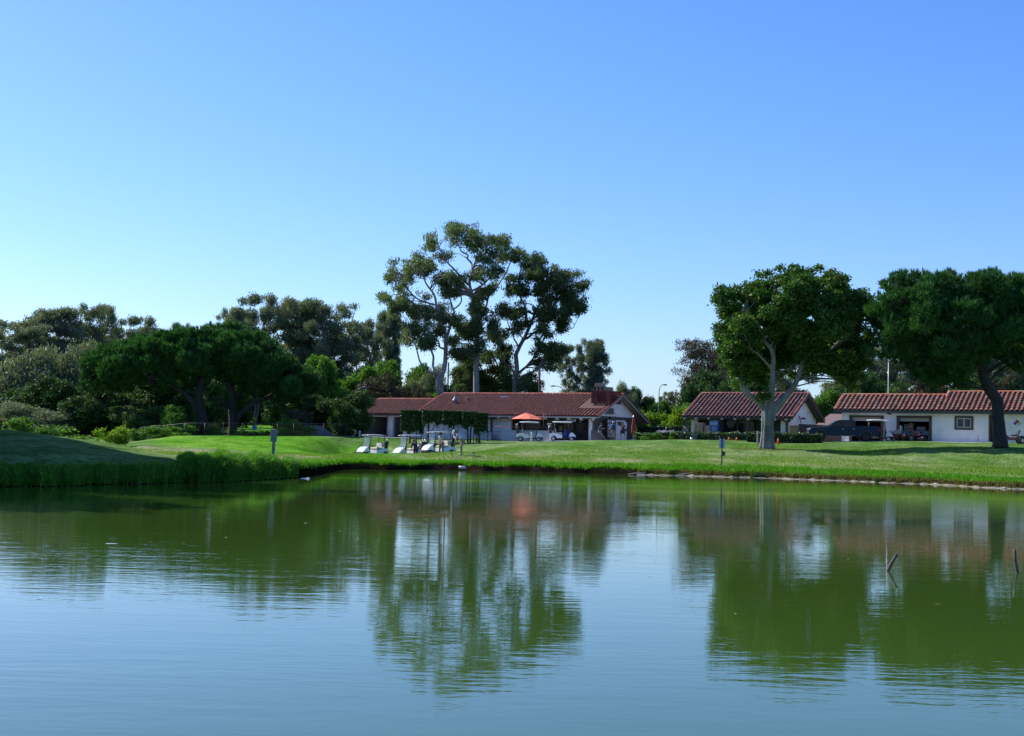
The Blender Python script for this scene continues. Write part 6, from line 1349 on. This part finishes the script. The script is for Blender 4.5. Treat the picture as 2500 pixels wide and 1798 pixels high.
# door group
J=stand(pelvis=(0,-.1,.86),chest=(0,-.08,1.18),neck=(0,.02,1.38),head=(0,.1,1.50),face=(0,.08,-.06),shl=(-.19,-.03,1.33),shr=(.19,-.03,1.33),ell=(-.23,.06,1.08),elr=(.23,.06,1.08),wrl=(-.06,.28,1.12),wrr=(.08,.28,1.12),hpl=(-.1,-.08,.82),hpr=(.1,-.08,.82),knl=(-.1,.2,.48),knr=(.1,.22,.48),anl=(-.1,.42,.08),anr=(.1,.5,.08))
pz=lambda px,D: gp(px,D)+[0,0,.03]
person(pz(1465,135.8),heading(1,.1)-math.pi/2,J,'man in dark blue polo and khaki trousers leaning back, looking at his hands',(.012,.035,.12),(.24,.19,.16),None,(.05,.05,.08))
J=stand(ell=(-.36,-.04,1.16),wrl=(-.2,.02,1.02),wrr=(.27,.04,.88),elr=(.28,-.02,1.14))
person(pz(1496,135.3),heading(-.2,1)-math.pi/2,J,'man in white cap, blue shirt and navy vest standing before the glazed door',(.06,.22,.55),(.27,.21,.15),(.75,.75,.75),(.02,.03,.12))
vt=MB(); vt.lathe([(.001,1.0),(.165,1.0),(.16,1.2),(.185,1.36),(.15,1.48),(.06,1.5)],(0,0,0),12); vt.v=[(x,y*.82,z) for x,y,z in vt.v]; vt.build('vest',mat('navy_vest',(.010,.02,.05),.8),[o for o in bpy.data.objects if o.get('label','').startswith('man in white cap')][0])
J=stand(pelvis=(0,0,.93),ell=(-.27,.06,1.18),wrl=(-.1,.24,1.36),elr=(.27,.06,1.16),wrr=(.08,.26,1.32),anl=(-.2,.02,.08),anr=(.2,.02,.08),knl=(-.17,.03,.48),knr=(.17,.03,.48))
person(pz(1519,135),heading(.1,-1)-math.pi/2,J,'person in dark top and black shorts holding a phone below the name board',(.04,.03,.05),(.012,.012,.014),None,(.03,.04,.15),shorts=True,scale=.97)
mb=MB(); mb.box((-.13,-.08,-.12),(.13,.08,.12),0,.03); o=mb.build('shoulder_bag',mat('navy_bag',(.02,.025,.07),.7),None,pz(1525.5,134.9)+[0,0,.95]); tag(o,'small navy bag hanging at the hip of the person in black shorts','bag')
# corrugated grille / heater the man leans on
p=gp(1455,136.5); mb=MB(); mb.box((-.5,-.12,0),(.55,.12,1.0),1)
for k in range(16): mb.box((-.5+k*.066,-.15,.04),(-.465+k*.066,-.12,.98))
o=mb.build('ribbed_cabinet',[mat('rib_grey',(.13,.13,.14),.5),mat('rib_dark',(.05,.05,.055),.6)],None,p); o.rotation_euler=(0,0,R(-28)); tag(o,'grey ribbed cabinet at the clubhouse corner post','cabinet')
# golf ball and hole flag things near the putter
mb=MB(); mb.sphere((0,0,.04),.05,6); o=mb.build('golf_ball',M_cw,None,gp(1155,91)); tag(o,'white golf ball on the grass right of the bending golfer','golf ball')
mb=MB(); mb.box((-.1,-.1,0),(.1,.1,.12),0,.03); o=mb.build('tee_marker',mat('tee_blue',(.05,.1,.16),.5),None,gp(1157,93)); tag(o,'small dark blue tee marker right of the bending golfer','tee marker')
# log on the green slope
p=gp(868,122); mb=MB(); mb.tube([(-.35,0,.05),(0,.02,.13),(.38,0,.2)],[.05,.06,.04],6); o=mb.build('fallen_branch',mat('branch_brown',(.20,.15,.07),.8,noise=.3),None,p); tag(o,'short brown branch lying on the green slope left of the carts','branch')
# ---- hedges and clipped trees
def hedge(name,px0,px1,D0,D1,top0,depth,label,mats=None,dens=90,size=.13,cat='hedge',zb=None,low=None):
    A=gp(px0,D0);B_=gp(px1,D1); A0=A.copy(); L=np.linalg.norm((B_-A)[:2]); a=math.atan2(B_[1]-A[1],B_[0]-A[0])
    h=at((px0+px1)/2,top0,(D0+D1)/2)[2]-(A[2]+B_[2])/2
    t=empty(name,A,a,label,cat); n=int(L*dens*(h+depth)*1.6)
    if low is None: low=0
    u=rng.uniform(0,L,n); face=rng.random(n); v=np.where(face<.45,-depth/2+np.abs(rng.normal(0,.07,n)),rng.uniform(-depth/2,depth/2,n)); z=np.where(face<.45,rng.uniform(low,h,n),np.where(face<.8,h-np.abs(rng.normal(0,.06,n)),rng.uniform(low,h,n)))
    bump_=.06*np.sin(u*3.1)+.05*np.sin(u*7.7+1); z=z+bump_*(z/h); v=v+.06*np.sin(u*4.3+z*3)
    zz=np.interp(u,[0,L],[0,B_[2]-A[2]]); c=np.c_[u,v,z+zz]; ax=rng.normal(size=(n,3)); Ls=size*rng.uniform(.7,1.4,n)
    V,Fq=diamonds(c,ax,Ls,Ls*.65); r_=np.clip(rng.normal(.5,.22,n)+.15*np.sin(u*2.3),0,1); mesh_np('foliage',V,Fq,mats or M_hedge,t,rnd=r_)
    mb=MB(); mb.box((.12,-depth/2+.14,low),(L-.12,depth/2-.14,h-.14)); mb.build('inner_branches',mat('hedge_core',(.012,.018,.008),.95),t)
    return t
hedge('clipped_hedge',1640,1820,128,123,1056,1.0,'low clipped dark hedge left of the fig trunk in front of the middle building')
hedge('clipped_hedge',1820,2008,119,117,1057,1.0,'low clipped dark hedge running right of the fig trunk to the pickup')
hedge('clipped_hedge',1556,1685,150,147,1040,1.0,'taller flat-topped hedge between the clubhouse and the middle building')
# row of clipped trees (canopy joined, bare trunks)
def clipped_tree(px,D,x0,x1,top,bot,label,stems):
    b=gp(px,D); t=empty('clipped_tree',b,0,label,'tree','clipped trees in a row'); k=mpp(D); zt=at(px,top,D)[2]-b[2]; zb_=at(px,bot,D)[2]-b[2]; hw=(x1-x0)*k/2; cxx=((x0+x1)/2-px)*k
    n=int(9500*hw*2*(zt-zb_)/6); u=rng.uniform(-hw,hw,n)+cxx; f=rng.random(n)
    v=np.where(f<.5,-.8+np.abs(rng.normal(0,.12,n)),rng.uniform(-.8,.8,n)); lowz=zb_-.15+.14*np.sin(u*5)+.1*np.sin(u*11+px); z=np.where(f<.65,rng.uniform(0,1,n),1-np.abs(rng.normal(0,.05,n))); z=lowz+(zt-lowz)*z
    sc_=rng.random(n); z=np.where(sc_<.06,z-rng.uniform(0,.6,n),z)
    c=np.c_[u,v,z]; Ls=.17*rng.uniform(.7,1.4,n); V,Fq=diamonds(c,rng.normal(size=(n,3)),Ls,Ls*.65); mesh_np('foliage',V,Fq,M_hedge,t,rnd=np.clip(rng.normal(.45,.22,n),0,1))
    mb=MB()
    for dx,top_dx,r in stems: mb.tube([(dx,0,-.2),(dx*.9+top_dx*.2,.05,zb_*.5),(dx*.7+top_dx,.1,zb_+.6)],[r*1.3,r,r*.8],7)
    mb.build('trunk',mat('reddish_bark',(.12,.085,.07),.9,noise=.4,nscale=3),t)
clipped_tree(1008,131,978,1034,1003,1052,'clipped tree at the left end of the row with foliage hanging lowest',[(-.3,0,.08),(.3,.1,.07)])
clipped_tree(1045,130,1030,1082,1003,1030,'clipped tree with a single straight pale trunk, second in the row',[(.0,0,.09),(.05,.9,.04)])
clipped_tree(1108,129.5,1080,1130,1004,1036,'clipped tree with a thick trunk and thin stems, third in the row',[(-.05,0,.10),(.3,.3,.04)])
clipped_tree(1145,129,1128,1160,1006,1040,'clipped tree with two close trunks, fourth in the row',[(-.12,-.1,.08),(.1,.1,.08),(.4,.2,.04)])
clipped_tree(1170,129,1156,1190,1009,1052,'clipped tree at the right end of the row with drooping foliage',[(.0,-.15,.10),(-.25,-.3,.05)])
# purple flowers
for k,(px,D,w_) in enumerate([(1612,129.5,14),(1622,129,12),(1638,129,14)]):
    b=gp(px,D); H=at(px,1054,D)[2]-b[2]; t=empty('lilac_flowers',b,0,['lilac flower heads nearest the clubhouse, leftmost of three','lilac flower heads in the middle of three, drooping lower','lilac flower heads beside the clipped hedge, rightmost of three'][k],'flowers','lilac flowers by the hedge')
    n=90; c=np.c_[rng.normal(0,w_*mpp(D)*.28,n),rng.normal(0,.15,n),H+rng.normal(0,.06,n)]; Ls=np.full(n,.09); V,Fq=diamonds(c,rng.normal(size=(n,3)),Ls,Ls*.8); mesh_np('petals',V,Fq,M_flow,t,rnd=rng.random(n))
    mb=MB(); [mb.tube([(dx,0,0),(dx*1.5,0,H)],.012,4) for dx in (-.15,0,.15)]; mb.build('stems',M_broad,t)
# ---- small things by the middle building
def carton(px,D,y0,y1,wpx,label,dep=.7,rz=-30,tag_=True):
    b=gp(px,D); z1=at(px,y1,D)[2]; z0_=max(b[2],z1-.1); H=at(px,y0,D)[2]-b[2]; w_=wpx*mpp(D); mb=MB(); mb.box((-w_/2,-dep/2,0),(w_/2,dep/2,H),0,.012); t=empty('cardboard_box',b,R(rz),label,'box','cardboard boxes on the porch'); mb.build('carton',mat('cardboard',(.36,.22,.14),.85,noise=.18,nscale=2),t)
    mb=MB(); mb.box((-.04,-dep/2-.004,0),(.04,-dep/2-.001,H)); mb.build('tape',mat('packing_tape',(.42,.28,.17),.5),t)
    mb=MB(); [mb.box((-w_*.35+i*.1,-dep/2-.006,H*.72),(-w_*.35+i*.1+.06,-dep/2-.001,H*.76)) for i in range(4)]; mb.box((-w_*.1,-dep/2-.006,H*.3),(w_*.25,-dep/2-.001,H*.55)); mb.build('print',mat('box_print',(.16,.10,.09),.8),t)
carton(1707,131.0,1033,0,23,'tall brown cardboard box at the left end of the middle porch'); carton(1730,130.6,1040.5,0,18,'smaller brown cardboard box right of the tall one')
p=gp(1937,122.5); H=at(1937,1039,122.5)[2]-p[2]; t=empty('wooden_crate',p,R(-25),'brown slatted wooden crate at the right corner of the middle building','crate'); mb=MB(); mb.box((-.3,-.28,0),(.3,.28,H)); mb.build('panel',mat('crate_wood',(.24,.15,.07),.8,noise=.2,nscale=4),t); mb=MB(); [mb.box((-.32,-.31,H*i/6+.02),(.32,-.28,H*(i+1)/6-.02)) for i in range(6)]; mb.build('slats',mat('crate_wood2',(.28,.18,.09),.8),t)
# blue machine
b=gp(1744,130); t=empty('vending_machine',b,R(-30),'blue and white vending machine in the porch of the middle building','vending machine'); H=at(1744,1028,130)[2]-b[2]; mb=MB(); mb.box((-.42,-.3,0),(.42,.3,H),0,.02); mb.build('cabinet',mat('machine_blue',(.012,.05,.20),.4),t); mb=MB(); mb.box((-.38,-.31,H*.78),(.38,-.3,H*.95)); mb.build('top_panel',mat('panel_white',(.25,.30,.35),.4),t); mb=MB(); mb.box((-.2,-.31,H*.5),(.1,-.3,H*.72)); mb.box((.15,-.31,H*.3),(.28,-.3,H*.75)); mb.build('emblem',mat('emblem_blue',(.10,.2,.4),.4),t)
# bin, buckets, cones
b=gp(1695.5,125.5); H=at(1695,1061,125.5)[2]-b[2]; t=empty('litter_bin',b,R(-20),'square dark grey litter bin set into the hedge','litter bin'); mb=MB(); mb.prism([(-.22,0),(.22,0),(.26,H-.05),(-.26,H-.05)],1,-.22,.22); mb.build('bin_body',mat('bin_grey',(.06,.07,.08),.5),t); mb=MB(); mb.box((-.28,-.26,H-.05),(.28,.26,H)); mb.build('bin_rim',M_greyw,t)
mb=MB(); mb.lathe([(.001,0),(.11,0),(.13,.2),(.001,.2)],(0,0,0),10); o=mb.build('bucket',M_cw,None,gp(1688,125)); tag(o,'small white bucket beside the grey litter bin','bucket')
def cone(px,D,top,label):
    b=gp(px,D); H=min(.45,max(.3,at(px,top,D)[2]-b[2])); t=empty('traffic_cone',b,0,label,'traffic cone','orange cones by the hedge'); mb=MB(); mb.lathe([(.001,H),(.03,H),(.12,.04),(.001,.04)],(0,0,0),10); mb.box((-.17,-.17,0),(.17,.17,.04)); mb.build('cone_body',mat('cone_orange',(.75,.11,.02),.5),t)
cone(1778.5,121.5,1070,'orange cone at the foot of the hedge near the metal double sign'); cone(1797.5,121.5,1072,'dim orange cone in the hedge shade'); cone(1898.5,116.2,1066,'orange cone against the hedge just right of the fig trunk')
b=gp(1672,130.5); H=at(1672,1044,130.5)[2]-b[2]; t=empty('notice_stand',b,R(-10),'orange framed notice stand at the left porch post','notice stand'); w_=15*mpp(130.5)/2; mb=MB(); mb.box((-w_,-.02,0),(-w_+.05,.02,H)); mb.box((w_-.05,-.02,0),(w_,.02,H)); mb.box((-w_,-.02,H-.05),(w_,.02,H)); mb.build('frame',mat('orange_frame',(.55,.13,.02),.6),t); mb=MB(); mb.box((-w_+.05,-.01,.3),(w_-.05,.01,H-.05)); mb.build('poster',mat('poster_grey',(.2,.22,.22),.6,noise=.4,nscale=7),t)
# dark plank fence right of the middle building
A=gp(1949,124.5);B_=gp(2062,130); L=np.linalg.norm((B_-A)[:2]); a=math.atan2(B_[1]-A[1],B_[0]-A[0]); t=empty('plank_fence',A,a,'dark grey plank fence between the middle building and the garage building','fence'); H=at(1960,1035.5,124.5)[2]-A[2]
n=int(L/.14); mb=MB(); [mb.box((i*.14,-.012,-.2),(i*.14+.132,.012,H+.02*math.sin(i*1.7))) for i in range(n)]; mb.build('planks',mat('fence_plank',(.045,.045,.055),.85,noise=.3,nscale=4),t)
mb=MB(); [mb.box((i*2.2,.015,-.2),(i*2.2+.1,.1,H-.05)) for i in range(int(L/2.2)+1)]; mb.box((0,.02,H*.75),(L,.06,H*.75+.08)); mb.build('rails',mat('fence_rail',(.04,.035,.04),.85),t)
# caution tape
p0=at(1547,1054,134);p1=at(1605,1054.5,133); pts=[]
for s in np.linspace(0,1,12): q=p0*(1-s)+p1*s; q=q-[0,0,.27*4*s*(1-s)]; pts.append(q)
V=[];Fq=[]
for q in pts: V+= [q+[0,0,.04],q-[0,0,.04]]
mb=MB(); [mb.add([V[2*i],V[2*i+1],V[2*i+3],V[2*i+2]],[(0,1,2,3)],i%2) for i in range(11)]; o=mb.build('caution_tape',[mat('tape_yellow',(.55,.55,.06),.5),mat('tape_pale',(.5,.52,.2),.5)]); tag(o,'yellow caution tape sagging from the closed umbrella to a post','tape')
b=gp(1605,133); H=p1[2]-b[2]; mb=MB(); mb.tube([(0,0,0),(0,0,H+.05)],.03,6); o=mb.build('tape_post',mat('green_post',(.015,.05,.035),.5),None,b); tag(o,'dark green post holding the right end of the caution tape','post')
for k,px in enumerate((1567,1580)):
    b=gp(px,136); t=empty('patio_table',b,0,['dark patio table nearer the gable behind the tape','dark patio table farther from the gable behind the tape'][k],'table','patio tables behind the tape'); mb=MB(); mb.lathe([(.001,.72),(.45,.72),(.45,.75),(.001,.75)],(0,0,0),14); mb.build('table_top',mat('table_green',(.05,.09,.09),.5),t); mb=MB(); mb.tube([(0,0,0),(0,0,.72)],.03,6); mb.lathe([(.25,0),(.25,.03),(.03,.06)],(0,0,0),10); mb.build('pedestal',M_blk,t)
# string of red rope along the porch
mb=MB(); pts=[]
for px,py in [(1183,1045),(1200,1042),(1212,1042),(1248,1043),(1300,1043),(1347,1044)]: pts.append(at(px,py,148 if px<1205 else 141.8-(px-1205)*.012))
mb.tube(pts,.018,5); o=mb.build('red_rope',mat('rope_red',(.5,.06,.04),.6)); tag(o,'thin red rope strung between the clubhouse porch posts','rope')
# black patio heater pole at umbrella edge
b=gp(1326,139.8); H=at(1326,1008,139.8)[2]-b[2]; mb=MB(); mb.tube([(0,0,0),(0,0,H)],.035,6); mb.box((-.12,-.1,H*.45),(.1,.1,H*.62)); o=mb.build('patio_pole',M_blk,None,b); tag(o,'thin black pole with a box at the right edge of the orange umbrella','pole')
# ---- fence behind the left green
def rail_fence(pts,label,h=1.15):
    t=empty('mesh_fence',pts[0],0,label,'fence'); o=np.array(pts[0]); mb=MB(); P=[np.array(p)-o for p in pts]; mb.tube([p+[0,0,h] for p in P],.024,6); mb.tube([p+[0,0,.08] for p in P],.018,5); mb.build('rail',M_blk,t)
    for p in P: mb=MB(); mb.tube([p-[0,0,.3],p+[0,0,h]],.03,6); mb.build('post',M_blk,t)
    mb=MB()
    for i in range(len(P)-1):
        a,b_=P[i],P[i+1]; L=np.linalg.norm(b_-a); n=int(L/.35)
        for j in range(n): q=a+(b_-a)*j/n; q2=a+(b_-a)*(j+1)/n; mb.tube([q+[0,0,.08],q2+[0,0,h]],.005,3,cap=False); mb.tube([q+[0,0,h],q2+[0,0,.08]],.005,3,cap=False)
    mb.build('wire_mesh',M_blk,t)
pts=[gp(px,D) for px,D in [(345,126),(400,124),(452,123),(500,122.5),(545,122.5),(592,122.5),(635,123),(677,124),(717,126),(790,132),(846,137)]]
for p in pts: p[2]=max(p[2],zg(p[0],p[1]))
rail_fence(pts,'low black mesh fence with posts along the back of the left green')
mb=MB(); mb.box((-.2,-.02,.55),(.2,-.01,.95)); p=gp(621,122.4); o=mb.build('fence_notice',mat('notice_blue',(.03,.08,.28),.5),None,p); tag(o,'small blue notice hanging on the mesh fence','notice')
p=gp(598,130); mb=MB(); mb.box((-.9,-.2,.5),(.9,.2,.56)); [mb.box((x-.03,-.18,0),(x+.03,.18,.5)) for x in (-.8,.8)]; o=mb.build('bench',mat('bench_wood',(.07,.05,.04),.8),None,p); tag(o,'low dark wooden bench just behind the mesh fence','bench')
p=gp(592,205); mb=MB(); mb.tube([(0,0,-.2),(-.25,0,1.4)],.1,6); o=mb.build('leaning_post',mat('rust_wood',(.16,.08,.05),.8),None,p); tag(o,'short leaning reddish post on the distant green','post')
p=gp(662,226); t=tree('young_tree',p,'young tree with thin reddish trunk on the distant green'); mb=MB(); mb.tube([(0,0,-.2),(0,0,1.6),(.1,0,3)],[.1,.08,.04],6); mb.tube([(0,0,1.2),(.35,0,2.2)],[.05,.03],5); mb.build('trunk',mat('red_trunk',(.16,.09,.07),.8),t); foliage([(0,0,3,.8),(.5,0,2.7,.6),(-.6,0,2.7,.6)],'broad',20,.25,M_darkb,parent=t)
p=gp(755,139); mb=MB(); mb.prism([(-2.2,0),(2.5,0),(1.2,1.0),(-1.5,1.15)],1,-.1,.1); o=mb.build('tarpaulin',mat('grey_tarp',(.20,.20,.22),.8,noise=.2,nscale=2,bump=.05,bscale=2),None,p); tag(o,'grey tarpaulin behind the mesh fence under the dark tree','tarpaulin')
# ---- poles and lamps
def lamp(px,D,top,arm_px,label,basepx=None):
    b=gp(px,D); H=at(px,top,D)[2]-b[2]; t=empty('street_lamp',b,0,label,'street lamp','street lamps'); mb=MB(); mb.tube([(0,0,-.3),(0,0,H*.9)],[.09,.055],8); mb.build('pole',M_lampg,t); x=arm_px*mpp(D)
    mb=MB(); mb.tube(catmull([(0,0,H*.86),(x*.12,0,H*.94),(x*.5,0,H*.99),(x,0,H)],4),.045,6); mb.build('arm',M_lampg,t); mb=MB(); mb.sphere((x,0,H-.03),.3,6,0,(1,.5,.3)); mb.build('lamp_head',M_lampg,t)
lamp(1374,170,943,-27,'street lamp with long curved arm above the clubhouse ridge'); lamp(1606,170,939,14,'tall grey street lamp between the clubhouse and the middle building'); lamp(868,172,945,20,'street lamp half hidden by trees left of the garage roof')
b=gp(1312,178); H=at(1312,905,178)[2]-b[2]; t=empty('utility_pole',b,0,'brown wooden utility pole right of the dark eucalyptus','utility pole'); mb=MB(); mb.tube([(.35,0,-.3),(0,0,H)],[.2,.14],8); mb.build('pole',mat('pole_wood',(.12,.05,.04),.8),t)
mb=MB(); w0=np.array([0,0,H]); [mb.tube([w0,w0+np.array([x_,-3,z_])*.5+[0,0,-.15],w0+np.array([x_,-3,z_])],.012,3) for x_,z_ in ((2.2,-5.5),(4.4,-5.8))]; mb.build('guy_wires',M_blk,t)
b=gp(2166,150); H=at(2166,872,150)[2]-b[2]; mb=MB(); mb.tube([(0,0,0),(0,0,H)],[.055,.04],8); mb.sphere((0,0,H),.07,6); o=mb.build('flagpole',M_cw,None,b); tag(o,'thin white flagpole rising behind the right garage building','flagpole')
b=gp(1090,186); H=at(1090,885,186)[2]-b[2]; mb=MB(); mb.tube([(0,0,0),(0,0,H)],[.12,.09],8); o=mb.build('dark_pole',mat('pole_wood'+'2',(.03,.025,.025),.8),None,b); tag(o,'thin dark pole right of the pale forked eucalyptus trunk','pole')
# ---- pond things
def stake(px,top,base,lean,label):
    D=1.5/((base-yh(px))/F); b=np.array([(px-1250-3)/F*D,D,0]); H=at(px,top,D)[2]; mb=MB(); mb.tube([(-lean*.8,0,-.8),(0,0,0),(lean*.5,.02,H*.5),(lean,.0,H)],[.022,.022,.021,.022],8); o=mb.build('wooden_stake',mat('wet_wood',(.10,.075,.055),.7,noise=.5,nscale=12,bump=.01,bscale=40),None,b); tag(o,label,'stake','stakes standing in the pond')
stake(2176,1353,1392,.12,'short leaning brown stake in the water, left of the two'); stake(2491,1343,1397,-.04,'upright brown stake in the water at the right edge')
mb=MB(); mb.lathe([(.001,0),(.085,0),(.085,.42),(.001,.42)],(0,0,0),14,0,axis=0); p=gp(1122,shore(1130)+.1); o=mb.build('outlet_pipe',mat('white_pvc',(.62,.60,.55),.5),None,(p[0],shore(1130)-.35,.17)); tag(o,'short white pipe lying at the water edge below the golfers','pipe')
mb=MB(); mb.sphere((0,0,.0),.16,6,0,(1.3,.6,.12)); mb.sphere((.14,.02,.02),.05,6,0,(1.4,.7,.6)); o=mb.build('floating_bottle',M_cw,None,((752-1250)/F*57,57,0)); tag(o,'white plastic debris floating beside the corner of the left bank','debris')
mb=MB(); mb.sphere((0,0,0),.045,6,0,(2.0,.8,.08)); D=1.5/((1326-yh(288))/F); o=mb.build('floating_foam',mat('foam_pale',(.55,.6,.55),.6),None,((288-1250)/F*D,D,.0)); tag(o,'small pale patch of foam floating at left','debris')
for k,(px,lab) in enumerate([(1560,'pale driftwood stick at the water edge left of the metal sign'),(1675,'bent pale driftwood stick at the water edge below the metal sign')]):
    s=shore(px)-.15; mb=MB(); mb.tube([(-.5,0,.02),(0,.03,.1),(.45,.02,.16 if k else .1),(.6,0,.1)],[.02,.04,.04,.02],6); o=mb.build('driftwood',mat('driftwood_grey',(.33,.31,.27),.8,noise=.3),None,((px-1250)/F*s,s,0)); tag(o,lab,'driftwood')
def tuft(px,label,r,m1):
    s=shore(px)+.05; t=empty('grass_tussock',((px-1250)/F*s,s,0),0,label,'tussock','tussocks at the concrete edge'); n=900
    d=unit(rng.normal(size=(n,3))); d[:,2]=np.abs(d[:,2]); c=d*r*rng.uniform(.5,1,(n,1))*[1.2,.8,.8]; Ls=.16*rng.uniform(.6,1.3,n); V,Fq=diamonds(c,d+rng.normal(size=(n,3))*.5,Ls,Ls*.2); mesh_np('blades',V,Fq,m1,t,rnd=rng.random(n)); mb=MB(); mb.sphere((0,0,0),r*.75,6,0,(1.2,.8,.8)); mb.build('root_clump',mat('root_dark',(.02,.015,.01),.9),t)
tuft(1856,'dark green tussock hanging over the water left of the concrete edge',.42,M_darkb); tuft(2156,'dark tussock on the concrete edge, left of the close pair',.3,M_darkb); tuft(2206,'brown dry tussock on the concrete edge, right of the close pair',.33,M_dry)

n=34; pxs=rng.uniform(0,2500,n); pys=1180+rng.random(n)**1.6*330; V=[];cc=[]
for a,b in zip(pxs,pys):
    D=CH/((b-yh(a))/F)
    if D<shore(a)-1: cc.append(((a-1250)/F*D,D,.006))
cc=np.array(cc); V,Fq=diamonds(cc,np.c_[rng.normal(size=(len(cc),2)),0*cc[:,0]],rng.uniform(.04,.10,len(cc)),rng.uniform(.03,.05,len(cc))); V[:,2]=.006+.004*rng.random(len(V))
tag(mesh_np('floating_specks',V,Fq,mat('speck_pale',(.40,.42,.30),.8)),'small pale leaf specks floating on the pond','floating specks',kind='stuff')
